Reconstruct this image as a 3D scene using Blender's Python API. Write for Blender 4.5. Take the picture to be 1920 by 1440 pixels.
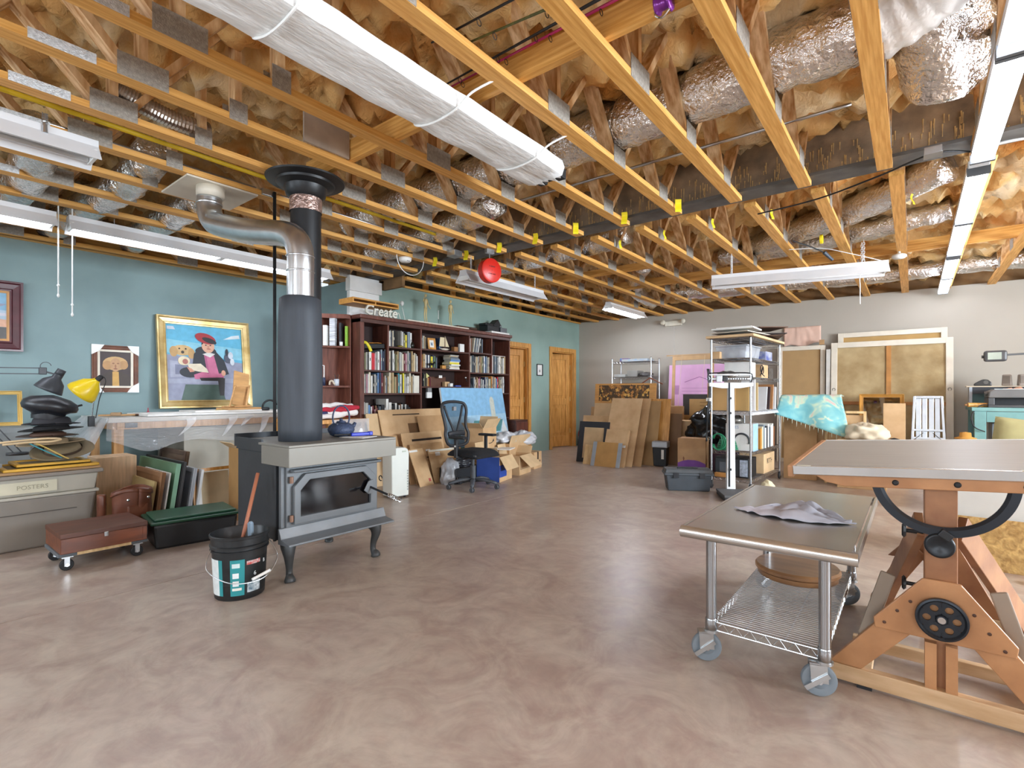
import bpy, math, random
from mathutils import Vector, Matrix, noise
R = math.radians
rnd = random.Random(7)
scene = bpy.context.scene
for o in list(bpy.data.objects): bpy.data.objects.remove(o)

# ---------------- camera, world, daylight, exposure ----------------
cam_data = bpy.data.cameras.new('camera'); cam = bpy.data.objects.new('camera', cam_data)
scene.collection.objects.link(cam); scene.camera = cam
cam_data.sensor_width = 36; cam_data.lens = 955/1920*36; cam_data.shift_y = 17/1920
cam_data.clip_start = .02
cam.location = (0, 0, 1.18); cam.rotation_euler = (R(90), 0, R(38.218))
world = bpy.data.worlds.new('world'); scene.world = world; world.use_nodes = True
wn = world.node_tree.nodes; wl = world.node_tree.links
wn['Background'].inputs[0].default_value = (.75, .87, 1, 1); wn['Background'].inputs[1].default_value = 1.0
vs = scene.view_settings; vs.view_transform = 'Standard'; vs.look = 'None'; vs.gamma = 1; vs.exposure = 0.28
vs.use_curve_mapping = False
cy = scene.cycles; cy.adaptive_threshold = .02; cy.max_bounces = 8; cy.diffuse_bounces = 4; cy.glossy_bounces = 3; cy.transmission_bounces = 4; cy.transparent_max_bounces = 8; cy.caustics_reflective = False; cy.caustics_refractive = False

def area(name, loc, rot, sx, sy, power, col=(1, 1, 1)):
    l = bpy.data.lights.new(name, 'AREA'); l.shape = 'RECTANGLE'; l.size = sx; l.size_y = sy
    l.energy = power; l.color = col
    o = bpy.data.objects.new(name, l); scene.collection.objects.link(o); o.location = loc; o.rotation_euler = rot
    return o
# daylight entering by the three windows behind the camera and the three in the right wall (openings below), the middle one there added to light the far end
DAY = (.80, .90, 1)
for wx in (-5.2, -1.6, 2.0):
    area('window_daylight', (wx, -3.06, 1.75), (R(90), 0, 0), 2.2, 1.5, 80*1.0, DAY)
for wy, wp in ((.4, 80), (3.0, 260), (5.6, 560)):
    area('window_daylight', (5.06, wy, 1.75), (R(90), 0, R(90)), 1.6 if wy == 3.0 else 2.2, 1.5, wp*1.0, DAY)

# ---------------- helpers ----------------
COL = scene.collection
def lin(h):
    if not isinstance(h, str): return tuple(h[:3])
    h = h.lstrip('#'); v = [int(h[i:i+2], 16)/255 for i in (0, 2, 4)]
    return tuple(c/12.92 if c <= .04045 else ((c+.055)/1.055)**2.4 for c in v)
_mats = {}
def mat(col, rough=.6, metal=0, var=.1, scale=6, stretch=(1, 1, 1), bump=0, bscale=40, col2=None, emit=0, trans=0, alpha=1, detail=4, spec=.5, coat=0, dist=0):
    key = (str(col), rough, metal, var, scale, stretch, bump, bscale, str(col2), emit, trans, alpha, detail, spec, coat, dist)
    if key in _mats: return _mats[key]
    m = bpy.data.materials.new('material'); m.use_nodes = True; nt = m.node_tree; N = nt.nodes; L = nt.links
    p = N['Principled BSDF']; c = lin(col)
    p.inputs['Roughness'].default_value = rough; p.inputs['Metallic'].default_value = metal
    p.inputs['Specular IOR Level'].default_value = spec
    if coat: p.inputs['Coat Weight'].default_value = coat; p.inputs['Coat Roughness'].default_value = .15
    tc = N.new('ShaderNodeTexCoord'); mp = N.new('ShaderNodeMapping'); mp.inputs['Scale'].default_value = stretch
    L.new(tc.outputs['Object'], mp.inputs[0])
    if var or col2:
        n = N.new('ShaderNodeTexNoise'); n.inputs['Scale'].default_value = scale; n.inputs['Detail'].default_value = detail
        n.inputs['Distortion'].default_value = dist
        L.new(mp.outputs[0], n.inputs['Vector'])
        r = N.new('ShaderNodeValToRGB'); L.new(n.outputs['Fac'], r.inputs[0])
        r.color_ramp.elements[0].position = .35; r.color_ramp.elements[1].position = .68
        a = [max(0, v*(1-var)) for v in c]; b = lin(col2) if col2 else [min(1, v*(1+var)) for v in c]
        r.color_ramp.elements[0].color = (*a, 1); r.color_ramp.elements[1].color = (*b, 1)
        L.new(r.outputs[0], p.inputs['Base Color'])
    else: p.inputs['Base Color'].default_value = (*c, 1)
    if bump:
        n2 = N.new('ShaderNodeTexNoise'); n2.inputs['Scale'].default_value = bscale; n2.inputs['Detail'].default_value = 3
        L.new(mp.outputs[0], n2.inputs['Vector'])
        bp = N.new('ShaderNodeBump'); bp.inputs['Strength'].default_value = bump; bp.inputs['Distance'].default_value = .02
        L.new(n2.outputs['Fac'], bp.inputs['Height']); L.new(bp.outputs[0], p.inputs['Normal'])
    if emit:
        p.inputs['Emission Color'].default_value = (*c, 1); p.inputs['Emission Strength'].default_value = emit
    if trans: p.inputs['Transmission Weight'].default_value = trans
    if alpha < 1: p.inputs['Alpha'].default_value = alpha
    _mats[key] = m
    return m

class MB:
    def __init__(s): s.v = []; s.f = []; s.mi = []; s.k = 0
    def add(s, vs, fs):
        b = len(s.v); s.v += [tuple(v) for v in vs]; s.f += [tuple(b+i for i in f) for f in fs]; s.mi += [s.k]*len(fs); return s
    def m(s, k): s.k = k; return s
    def box(s, a, b):
        x0, y0, z0 = a; x1, y1, z1 = b
        return s.add([(x0,y0,z0),(x1,y0,z0),(x1,y1,z0),(x0,y1,z0),(x0,y0,z1),(x1,y0,z1),(x1,y1,z1),(x0,y1,z1)],
                     [(0,3,2,1),(4,5,6,7),(0,1,5,4),(1,2,6,5),(2,3,7,6),(3,0,4,7)])
    def cbox(s, c, d, rx=0, ry=0, rz=0):
        h = [v/2 for v in d]; M = Matrix.Rotation(rz,3,'Z') @ Matrix.Rotation(ry,3,'Y') @ Matrix.Rotation(rx,3,'X'); c = Vector(c)
        P = [c + M @ Vector((x*h[0], y*h[1], z*h[2])) for z in (-1,1) for x, y in ((-1,-1),(1,-1),(1,1),(-1,1))]
        return s.add(P, [(0,3,2,1),(4,5,6,7),(0,1,5,4),(1,2,6,5),(2,3,7,6),(3,0,4,7)])
    def bar(s, p, q, w, h, up=(0,0,1)):      # box from p to q, w across, h along up
        p, q = Vector(p), Vector(q); d = (q-p).normalized(); up = Vector(up)
        sx = d.cross(up); sx = sx.normalized() if sx.length > 1e-5 else Vector((1,0,0)); u = sx.cross(d).normalized()
        P = [e + sx*a*w/2 + u*b*h/2 for e in (p, q) for a, b in ((-1,-1),(1,-1),(1,1),(-1,1))]
        return s.add(P, [(0,3,2,1),(4,5,6,7),(0,1,5,4),(1,2,6,5),(2,3,7,6),(3,0,4,7)][::1])
    def tube(s, pts, r, n=8, cap=True, sq=(1, 1)):
        pts = [Vector(p) for p in pts]; k = len(pts); rings = []; prev = None
        for i, p in enumerate(pts):
            d = (pts[min(i+1,k-1)] - pts[max(i-1,0)]).normalized()
            if prev is None:
                ref = Vector((0,0,1)) if abs(d.z) < .95 else Vector((1,0,0)); a = d.cross(ref).normalized()
            else: a = (prev - d*prev.dot(d)).normalized()
            prev = a; b = d.cross(a); rr = r[i] if isinstance(r, (list, tuple)) else (r(i) if callable(r) else r)
            rings.append([p + (a*math.cos(t)*sq[0] + b*math.sin(t)*sq[1])*rr for t in (2*math.pi*j/n for j in range(n))])
        V = [v for q in rings for v in q]
        F = [(i*n+j, i*n+(j+1)%n, (i+1)*n+(j+1)%n, (i+1)*n+j) for i in range(k-1) for j in range(n)]
        if cap: F += [tuple(range(n))[::-1], tuple((k-1)*n+j for j in range(n))]
        return s.add(V, F)
    def cyl(s, p, q, r, r2=None, n=16): return s.tube([p, q], [r, r if r2 is None else r2], n)
    def lathe(s, prof, c=(0,0,0), n=24, ax='Z', cap=True, ang=2*math.pi, sx=1, sy=1):
        V = []; full = abs(ang-2*math.pi) < 1e-6; m = n if full else n+1
        for r, z in prof:
            for j in range(m):
                t = ang*j/n; x, y = r*math.cos(t)*sx, r*math.sin(t)*sy
                V.append({'Z':(c[0]+x,c[1]+y,c[2]+z),'X':(c[0]+z,c[1]+x,c[2]+y),'Y':(c[0]+y,c[1]+z,c[2]+x)}[ax])
        F = []
        for i in range(len(prof)-1):
            for j in range(n if full else n):
                F.append((i*m+j, i*m+(j+1)%m, (i+1)*m+(j+1)%m, (i+1)*m+j))
        if cap and full:
            if prof[0][0] > 1e-5: F.append(tuple(range(m))[::-1])
            if prof[-1][0] > 1e-5: F.append(tuple((len(prof)-1)*m+j for j in range(m)))
        return s.add(V, F)
    def prism(s, poly, t0, t1, ax='Z'):       # polygon in the plane across ax, from t0 to t1
        n = len(poly)
        g = {'Z':lambda a,b,t:(a,b,t),'Y':lambda a,b,t:(a,t,b),'X':lambda a,b,t:(t,a,b)}[ax]
        V = [g(a,b,t) for t in (t0,t1) for a,b in poly]
        return s.add(V, [tuple(range(n))[::-1], tuple(range(n,2*n))] + [(i,(i+1)%n,n+(i+1)%n,n+i) for i in range(n)])
    def grid(s, nx, ny, fn, closed=False):
        V = [fn(i/nx, j/ny) for j in range(ny+1) for i in range(nx+1)]
        return s.add(V, [(j*(nx+1)+i, j*(nx+1)+i+1, (j+1)*(nx+1)+i+1, (j+1)*(nx+1)+i) for j in range(ny) for i in range(nx)])
    def xf(s, M):
        s.v = [tuple(M @ Vector(v)) for v in s.v]; return s
    def o(s, name, mt, parent=None, smooth=False, bev=0, loc=(0,0,0), rz=0, rot=None, solid=0, label=None, cat=None, group=None, kind=None, sub=0, auto=None):
        me = bpy.data.meshes.new(name); me.from_pydata(s.v, [], s.f)
        for x in (mt if isinstance(mt, list) else [mt]): me.materials.append(x)
        if isinstance(mt, list): me.polygons.foreach_set('material_index', s.mi)
        import bmesh
        bm = bmesh.new(); bm.from_mesh(me); bmesh.ops.recalc_face_normals(bm, faces=bm.faces); bm.to_mesh(me); bm.free()
        if smooth:
            me.polygons.foreach_set('use_smooth', [True]*len(me.polygons))
            if auto: me.set_sharp_from_angle(angle=R(auto))
        me.update()
        ob = bpy.data.objects.new(name, me); COL.objects.link(ob)
        ob.location = loc; ob.rotation_euler = rot if rot else (0,0,rz)
        if parent: ob.parent = parent
        if solid: md = ob.modifiers.new('solid','SOLIDIFY'); md.thickness = solid; md.offset = 0
        if bev:
            md = ob.modifiers.new('bevel','BEVEL'); md.width = bev; md.segments = 2; md.limit_method = 'ANGLE'
        if sub: md = ob.modifiers.new('sub','SUBSURF'); md.levels = md.render_levels = sub
        tag(ob, label, cat, group, kind)
        return ob
def tag(o, label=None, cat=None, group=None, kind=None):
    for k, v in (('label',label),('category',cat),('group',group),('kind',kind)):
        if v: o[k] = v
    return o
def T(name, label, cat, loc=(0,0,0), rz=0, group=None, rot=None):
    o = bpy.data.objects.new(name, None); COL.objects.link(o); o.empty_display_size = .1
    o.location = loc; o.rotation_euler = rot if rot else (0,0,rz)
    return tag(o, label, cat, group)
def ST(name):
    o = bpy.data.objects.new(name, None); COL.objects.link(o); return tag(o, kind='structure')
def copy_tree(o, parent=None):
    c = o.copy(); COL.objects.link(c); c.parent = parent
    for ch in list(o.children): copy_tree(ch, c)
    return c
def text(s, size, mt, parent, loc, rot, depth=.0006, name='lettering', xs=1, bold=0, shear=0):
    cu = bpy.data.curves.new('t','FONT'); cu.body = s; cu.size = size; cu.extrude = depth; cu.align_x = 'CENTER'; cu.align_y = 'CENTER'; cu.resolution_u = 2
    cu.offset = bold; cu.shear = shear
    t = bpy.data.objects.new('t', cu); COL.objects.link(t); dg = bpy.context.evaluated_depsgraph_get(); dg.update()
    me = bpy.data.meshes.new_from_object(t.evaluated_get(dg)); bpy.data.objects.remove(t); bpy.data.curves.remove(cu)
    me.materials.clear(); me.materials.append(mt)
    ob = bpy.data.objects.new(name, me); COL.objects.link(ob); ob.parent = parent; ob.location = loc; ob.rotation_euler = rot; ob.scale = (xs,1,1)
    return ob
def marks(n, size, mt, parent, loc, rot, seed=1, name='lettering'):
    # a word too small to read: a row of letter-sized strokes
    r = random.Random(seed); b = MB(); x = -n*size*.36
    for i in range(n):
        k = r.randrange(4); w, h = size*.5, size*.7
        b.box((x,-h/2,0),(x+w*.25,h/2,.0006))
        if k != 1: b.box((x+w*.25,h/2-w*.25,0),(x+w,h/2,.0006))
        if k != 2: b.box((x+w*.25,-w*.12,0),(x+w*.9,w*.12,.0006))
        if k in (0,3): b.box((x+w*.75,-h/2,0),(x+w,h/2-w*.25,.0006))
        x += size*.72
    return b.o(name, mt, parent, loc=loc, rot=rot, kind='stuff')
def arc(c, r, a0, a1, n, plane='XZ', ry=None):
    ry = r if ry is None else ry; out = []
    for i in range(n+1):
        t = R(a0+(a1-a0)*i/n); a, b = r*math.cos(t), ry*math.sin(t)
        out.append({'XZ':(c[0]+a,c[1],c[2]+b),'XY':(c[0]+a,c[1]+b,c[2]),'YZ':(c[0],c[1]+a,c[2]+b)}[plane])
    return out
def spline(pts, n=6):
    pts = [Vector(p) for p in pts]; out = []
    for i in range(len(pts)-1):
        p0 = pts[max(i-1,0)]; p1 = pts[i]; p2 = pts[i+1]; p3 = pts[min(i+2,len(pts)-1)]
        for j in range(n):
            t = j/n; out.append(.5*((2*p1)+(p2-p0)*t+(2*p0-5*p1+4*p2-p3)*t*t+(3*p1-p0-3*p2+p3)*t**3))
    return out + [pts[-1]]
def nz(x, y, z=0, s=1): return noise.noise(Vector((x*s, y*s, z*s)))

# ---------------- materials ----------------
WOOD = mat('#da9a46', .6, 0, .16, 4, (16, .8, 16), .05, 30, col2='#e8b264')
WOODX = mat('#da9a46', .6, 0, .16, 4, (.8, 16, 16), .05, 30, col2='#e8b264')
WEB = mat('#cf9353', .65, 0, .25, 4, (9, 4, 1.2), .06, 30, col2='#ecc99a')
PLATE = mat('#a19a90', .55, .35, .18, 60, (1, 1, 1), .3, 160)
PLATES = mat('#d5d8da', .4, .4, .18, 60, (1, 1, 1), .4, 160)
FOIL = mat('#eeebe7', .22, .94, .1, 9, (1, 1, 1), 1.0, 34)
STEEL = mat('#6a6058', .6, .15, .35, 9, (1, 1, 1), .2, 30, col2='#877461')
GALV = mat('#c3c6c8', .28, .95, .1, 8)
BLACK = mat('#17181a', .55, 0, .2, 20)
BLKMET = mat('#2a2b2d', .45, .35, .2, 12)
DKPLA = mat('#24262a', .4, 0, .15, 12)
WHITE = mat('#e9e9e6', .5, 0, .04, 8)
PAPER = mat('#e8e6e1', .75, 0, .06, 12)
CARD = mat('#cca578', .85, 0, .09, 5, (1, 1, 1), .05, 60, col2='#d6b388')
CARD2 = mat('#b58e62', .85, 0, .1, 5, (1, 1, 1), .05, 60, col2='#bf996e')
CARD3 = mat('#d3b48a', .85, 0, .1, 5, (1, 1, 1), .05, 60)
CHROME = mat('#d0d3d6', .18, 1, .05, 8)
STAIN = mat('#cfcdc8', .27, .85, .1, 3, (1, 1, 1), .02, 6)
OAK = mat('#c98a3c', .4, 0, .2, 4, (9, 9, 1), .05, 30, col2='#dca25a')
PINE = mat('#d9b27a', .6, 0, .15, 5, (6, 6, 1.2), .04, 30, col2='#e6c694')
REDW = mat('#6b3a2c', .45, 0, .25, 4, (7, 7, 1), .04, 30, col2='#7d4a39')
DKW = mat('#3d2620', .5, 0, .2, 4, (2, 7, 7), .03, 30)

# ---------------- the room ----------------
ZC = 2.74
def teal(): return mat('#8ca59b', .7, 0, .05, 2, (1, 1, 1), .03, 120, col2='#94aca2')
TEAL = teal(); TEAL2 = mat('#82999a', .7, 0, .05, 2, (1, 1, 1), .03, 120, col2='#8aa1a2')
WALLW = mat('#aea69a', .75, 0, .03, 1.5, (1, 1, 1), .02, 120)
def floor_mat():
    m = bpy.data.materials.new('stained_concrete'); m.use_nodes = True; N = m.node_tree.nodes; L = m.node_tree.links; p = N['Principled BSDF']
    tc = N.new('ShaderNodeTexCoord'); 
    def nzn(sc, det, dist, rough=.55):
        n = N.new('ShaderNodeTexNoise'); n.inputs['Scale'].default_value = sc; n.inputs['Detail'].default_value = det; n.inputs['Distortion'].default_value = dist; n.inputs['Roughness'].default_value = rough
        L.new(tc.outputs['Object'], n.inputs['Vector']); return n
    a = nzn(.55, 6, .6); b = nzn(3.2, 7, 1.2, .65); c = nzn(14, 5, .4)
    r = N.new('ShaderNodeValToRGB'); L.new(a.outputs[0], r.inputs[0])
    e = r.color_ramp.elements; e[0].position = .36; e[0].color = (*lin('#a89489'), 1); e[1].position = .66; e[1].color = (*lin('#ada092'), 1)
    r2 = N.new('ShaderNodeValToRGB'); L.new(b.outputs[0], r2.inputs[0])
    e = r2.color_ramp.elements; e[0].position = .38; e[0].color = (*lin('#967f76'), 1); e[1].position = .62; e[1].color = (*lin('#bdb1a3'), 1)
    x = N.new('ShaderNodeMixRGB'); x.inputs[0].default_value = .55; L.new(r.outputs[0], x.inputs[1]); L.new(r2.outputs[0], x.inputs[2])
    r3 = N.new('ShaderNodeValToRGB'); L.new(c.outputs[0], r3.inputs[0])
    e = r3.color_ramp.elements; e[0].position = .3; e[0].color = (.86,.86,.86,1); e[1].position = .7; e[1].color = (1.1,1.1,1.1,1)
    y = N.new('ShaderNodeMixRGB'); y.blend_type = 'MULTIPLY'; y.inputs[0].default_value = .7; L.new(x.outputs[0], y.inputs[1]); L.new(r3.outputs[0], y.inputs[2])
    L.new(y.outputs[0], p.inputs['Base Color'])
    rr = N.new('ShaderNodeMapRange'); L.new(b.outputs[0], rr.inputs[0]); rr.inputs[3].default_value = .24; rr.inputs[4].default_value = .42
    L.new(rr.outputs[0], p.inputs['Roughness']); p.inputs['Specular IOR Level'].default_value = .45
    bp = N.new('ShaderNodeBump'); bp.inputs['Strength'].default_value = .05; bp.inputs['Distance'].default_value = .01; L.new(c.outputs[0], bp.inputs['Height']); L.new(bp.outputs[0], p.inputs['Normal'])
    return m
# floor slabs meet in a sawn joint along Y
JX = -3.67
MB().box((-7.3,-3.2,-.12),(JX-.004,10.2,0)).box((JX+.004,-3.2,-.12),(5.2,10.2,0)).box((JX-.005,-3.2,-.12),(JX+.005,10.2,-.008)).o('floor', floor_mat(), kind='structure')
HW = 3.95
def wall(name, boxes, m):
    b = MB()
    for a, c in boxes: b.box(a, c)
    return b.o(name, m, kind='structure')
wall('wall_left', [((-7.3,-3.1,0),(-7.15,4.1,ZC))], TEAL2)
wall('wall_gable', [((-7.3,-3.1,ZC+.16),(-7.15,4.1,HW))], mat('#8a6a45', .8, 0, .3, 4, (1,1,1), .1, 20))
wall('wall_return', [((-7.3,4.1,0),(-6.0,4.22,ZC-.02))], TEAL2)
wall('wall_return_gable', [((-7.3,4.55,ZC-.1),(-5.5,4.6,HW))], mat('#8a6a45', .8, 0, .3, 4, (1,1,1), .1, 20))
# wall behind the bookcase with two door openings (Y 7.33-8.06 and 8.87-9.75)
D1A, D1B, D2A, D2B, DH = 7.27, 8.04, 8.88, 9.74, 2.06
wall('wall_bookcase', [((-6.07,4.1,0),(-5.94,D1A,ZC)),((-6.07,D1A,DH),(-5.94,D1B,ZC)),((-6.07,D1B,0),(-5.94,D2A,ZC)),((-6.07,D2A,DH),(-5.94,D2B,ZC)),((-6.07,D2B,0),(-5.94,10,ZC))], TEAL)
wall('wall_passage', [((-7.6,6.6,0),(-7.5,10.1,HW)),((-7.5,6.6,0),(-6.07,6.7,HW)),((-7.5,10.0,0),(-6.07,10.1,HW)),((-7.5,8.45,0),(-6.07,8.5,HW))], mat('#8a6a3e', .7, 0, .05, 2))
wall('wall_back', [((-6.07,10,0),(5.1,10.14,ZC+.03))], WALLW)
wall('wall_back_gable', [((-6.07,10.05,ZC+.03),(5.1,10.2,HW))], mat('#8a6a45', .8, 0, .3, 4, (1,1,1), .1, 20))
# walls behind and right of the camera, with window openings
def holed(name, along, fixed0, fixed1, s0, s1, holes, z0, z1, m):
    bs = []; cur = s0
    def B(a, b, za, zb): bs.append(((a,fixed0,za),(b,fixed1,zb)) if along == 'X' else ((fixed0,a,za),(fixed1,b,zb)))
    for a, b in holes:
        B(cur, a, 0, HW); B(a, b, 0, z0); B(a, b, z1, HW); cur = b
    B(cur, s1, 0, HW); return wall(name, bs, m)
WX = [(-6.3,-4.1),(-2.7,-.5),(.9,3.1)]; WY = [(-.7,1.5),(2.2,3.8),(4.5,6.7)]  # middle right-wall opening is added to bring light to the far end
holed('wall_front','X',-3.1,-3.0,-7.3,5.1,WX,1.0,2.5,WALLW)
holed('wall_right','Y',5.0,5.1,-3.1,10.14,WY,1.0,2.5,WALLW)
wi = 0
for along, hs in (('X',WX),('Y',WY)):
    for a, b in hs:
        wi += 1; q = MB(); mid = (a+b)/2
        for s0, s1, z0, z1 in ((a,a+.06,1,2.5),(b-.06,b,1,2.5),(mid-.02,mid+.02,1.06,2.44),(a,b,1,1.06),(a,b,2.44,2.5)):
            q.box((s0,-3.05,z0),(s1,-3.0,z1)) if along == 'X' else q.box((5.0,s0,z0),(5.05,s1,z1))
        q.o('window_%d' % wi, WHITE, kind='structure')

# ---------------- ceiling: spray foam on the roof deck, trusses, beam ----------------
def roof(y): return 3.15 - .03*max(0, y-4.5)
def foam_mat():
    m = bpy.data.materials.new('spray_foam'); m.use_nodes = True; N = m.node_tree.nodes; L = m.node_tree.links; p = N['Principled BSDF']
    tc = N.new('ShaderNodeTexCoord'); n = N.new('ShaderNodeTexNoise'); n.inputs['Scale'].default_value = 2.3; n.inputs['Detail'].default_value = 8; n.inputs['Distortion'].default_value = .8
    L.new(tc.outputs['Object'], n.inputs['Vector']); r = N.new('ShaderNodeValToRGB'); L.new(n.outputs[0], r.inputs[0]); e = r.color_ramp.elements
    e[0].position = .3; e[0].color = (*lin('#e09a48'), 1); e[1].position = .52; e[1].color = (*lin('#f4cd8a'), 1)
    x = e.new(.72); x.color = (*lin('#fbe8c4'), 1)
    L.new(r.outputs[0], p.inputs['Base Color']); p.inputs['Roughness'].default_value = .7
    v = N.new('ShaderNodeTexNoise'); v.inputs['Scale'].default_value = 22; v.inputs['Detail'].default_value = 4; v.inputs['Distortion'].default_value = 1.5; L.new(tc.outputs['Object'], v.inputs['Vector'])
    bp = N.new('ShaderNodeBump'); bp.inputs['Strength'].default_value = .5; bp.inputs['Distance'].default_value = .03; L.new(v.outputs['Fac'], bp.inputs['Height']); L.new(bp.outputs[0], p.inputs['Normal'])
    return m
def foam_pt(u, v):
    x = -7.3+12.4*u; y = -3.1+13.2*v
    a = nz(x+3, y, .3, 1.7); b = abs(nz(x, y, 1.7, 4.6)); c = abs(nz(x, y, 4.1, 10.5)); d = abs(nz(x, y, 7.7, 21))
    sag = .10*abs(math.sin((x+1.135)/.49*math.pi))
    return (x, y, roof(y) + .08*a + .42*b*b*2 + .2*c + .08*d + .3*sag - .10)
ceiling = MB().grid(230, 250, foam_pt).o('ceiling', foam_mat(), smooth=True, kind='structure')

def make_truss(y0, y1, pts, top):
    b = MB().box((-.0445,y0,0),(.0445,y1,.038)).o('truss_chord', WOOD, ceiling)
    for i, (py, kind) in enumerate(pts):
        h = roof(py)+.12-ZC
        segs = {'fan':((-.5,0),(0,0),(.42,0)),'v':((0,0),),'V':((-.42,0),(.42,0)),'N':((0,0),(.4,0))}[kind]
        for j, (dx, _) in enumerate(segs):
            s0 = (.05 if dx > 0 else -.05 if dx < 0 else 0)
            MB().bar((0,py+s0,.036),(0,py+dx,h), .086, .038, up=(0,1,0)).o('web', WEB, b)
        w = {'fan':.11,'v':.05,'V':.085,'N':.07}[kind]
        for sd in (-1, 1):
            MB().box((sd*.0447,py-w,.002),(sd*.0470,py+w,.118)).o('nail_plate', PLATE, b)
    return b
NEARP = [(-1.4,'fan'),(.1,'V'),(.87,'fan'),(1.33,'v'),(2.44,'fan'),(3.2,'V'),(3.98,'V')]
FARP = [(5.0,'N'),(5.85,'fan'),(6.75,'V'),(7.7,'fan'),(8.7,'V')]
t0 = make_truss(-3.0, 4.40, NEARP, 1)
f0 = make_truss(4.585, 10.02, FARP, 1)
for k in range(-9, 13):
    x = -1.135-.49*k
    if x < -7.1 or x > 4.9: continue
    c = t0 if k == 0 else copy_tree(t0, ceiling)
    c.location = (x, 0, ZC)
    if 2 <= k <= 8:        # bright splice plate on the near chords
        MB().box((.0447,.44,.001),(.0472,.68,.05)).o('nail_plate', PLATES, c)
for k in range(-8, 10):
    x = -1.075-.49*k
    if x < -5.8 or x > 4.9: continue
    c = f0 if k == 0 else copy_tree(f0, ceiling)
    c.location = (x, 0, ZC)
bm_ = MB().box((-6.0,4.31,ZC+.0385),(4.98,4.53,ZC+.062)).o('steel_beam', mat('#5c5955', .6, .2, .2, 9), ceiling)
MB().box((-6.0,4.415,ZC+.062),(4.98,4.43,ZC+.52)).o('beam_web', mat('#93806a', .7, 0, .3, 6, (1, 1, 1), .2, 30, col2='#b39a7c'), bm_)
b = MB(); r_ = random.Random(3)
for i in range(420):
    x = -3.6+4.6*r_.random(); z = ZC+.09+.2*r_.random()**1.5; l = .03+.09*r_.random(); l = min(l, z-ZC-.062)
    b.tube([(x,4.412,z),(x+.004*nz(i,1),4.409,z-l*.6),(x,4.41,z-l)],[.005,.002,.003],5)
b.o('foam_drips', mat('#d9b67c', .6), bm_, kind='stuff')
MB().box((-3.6,2.06,ZC+.039),(-.45,2.098,ZC+.18)).o('lateral_board', WOODX, ceiling)
MB().box((-3.045,1.72,ZC+.04),(-3.03,2.05,ZC+.23)).o('firestop_panel', mat('#a8998a', .7, 0, .15, 6), ceiling)
MB().box((-3.7,7.3,ZC+.039),(1.6,7.338,ZC+.165)).o('lateral_board', WOODX, ceiling)
MB().box((-5.8,6.2,ZC+.039),(-2.6,6.238,ZC+.13)).o('lateral_board', WOODX, ceiling)
# plates at the wall heads
MB().box((-7.15,-3,ZC),(-7.02,4.1,ZC+.038)).o('trim_1', WOOD, kind='structure')
MB().box((-7.15,-3,ZC+.038),(-7.1,4.1,ZC+.16)).o('trim_2', WOOD, kind='structure')
MB().box((-5.99,4.55,ZC),(-5.9,10,ZC+.03)).o('trim_3', WOOD, kind='structure')
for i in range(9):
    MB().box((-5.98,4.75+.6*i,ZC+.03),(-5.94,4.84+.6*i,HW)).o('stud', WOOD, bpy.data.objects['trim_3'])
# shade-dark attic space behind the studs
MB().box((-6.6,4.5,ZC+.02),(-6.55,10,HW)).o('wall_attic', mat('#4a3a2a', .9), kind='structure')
# boxed white post carrying the beam
MB().box((-6.0,4.02,0),(-5.938,4.5,ZC+.03)).o('trim_4', WHITE, kind='structure')
MB().box((-6.0,4.0,ZC-.18),(-5.90,4.52,ZC-.01)).o('trim_5', WHITE, kind='structure')
# doors in the teal wall
dn = 0
for a, b, hinge, ang in ((D1A,D1B,1,0),(D2A,D2B,1,0)):
    dn += 1; d = ST('door_%d' % dn)
    for y0, y1, z0, z1 in ((a-.09,a,0,DH+.09),(b,b+.09,0,DH+.09),(a,b,DH,DH+.09)):
        MB().box((-5.945,y0,z0),(-5.915,y1,z1)).o('casing', OAK, d, bev=.004)
    MB().box((-6.07,a,0),(-5.945,a+.02,DH)).box((-6.07,b-.02,0),(-5.945,b,DH)).box((-6.07,a,DH-.02),(-5.945,b,DH)).o('jamb', OAK, d)
    # leaf with two raised panels, hung on the far jamb and standing ajar into the passage
    lf = MB(); w = b-a-.05
    for s0, s1, z0, z1 in ((0,.11,.01,DH-.025),(w-.11,w,.01,DH-.025),(.11,w-.11,.01,.24),(.11,w-.11,.92,1.06),(.11,w-.11,DH-.15,DH-.025)):
        lf.box((-.02,s0-w,z0),(.02,s1-w,z1))
    leaf = lf.o('leaf', OAK, d, bev=.004, loc=(-6.03,b-.025,0), rz=R(-10 if dn == 1 else -17))
    for z0, z1 in ((.24,.92),(1.06,DH-.15)):
        MB().box((-.012,.11-w,z0),(.002,-.11,z1)).o('panel', OAK, leaf)
        MB().box((-.004,.17-w,z0+.06),(.012,-.17,z1-.06)).o('panel', OAK, leaf, bev=.008)
    lx = -6.03
    for z in (.35,1.05,1.75):
        MB().box((lx+.02,b-.035,z-.05),(lx+.032,b-.018,z+.05)).o('hinge', mat('#d7c89a', .3, .9), d)

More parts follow.
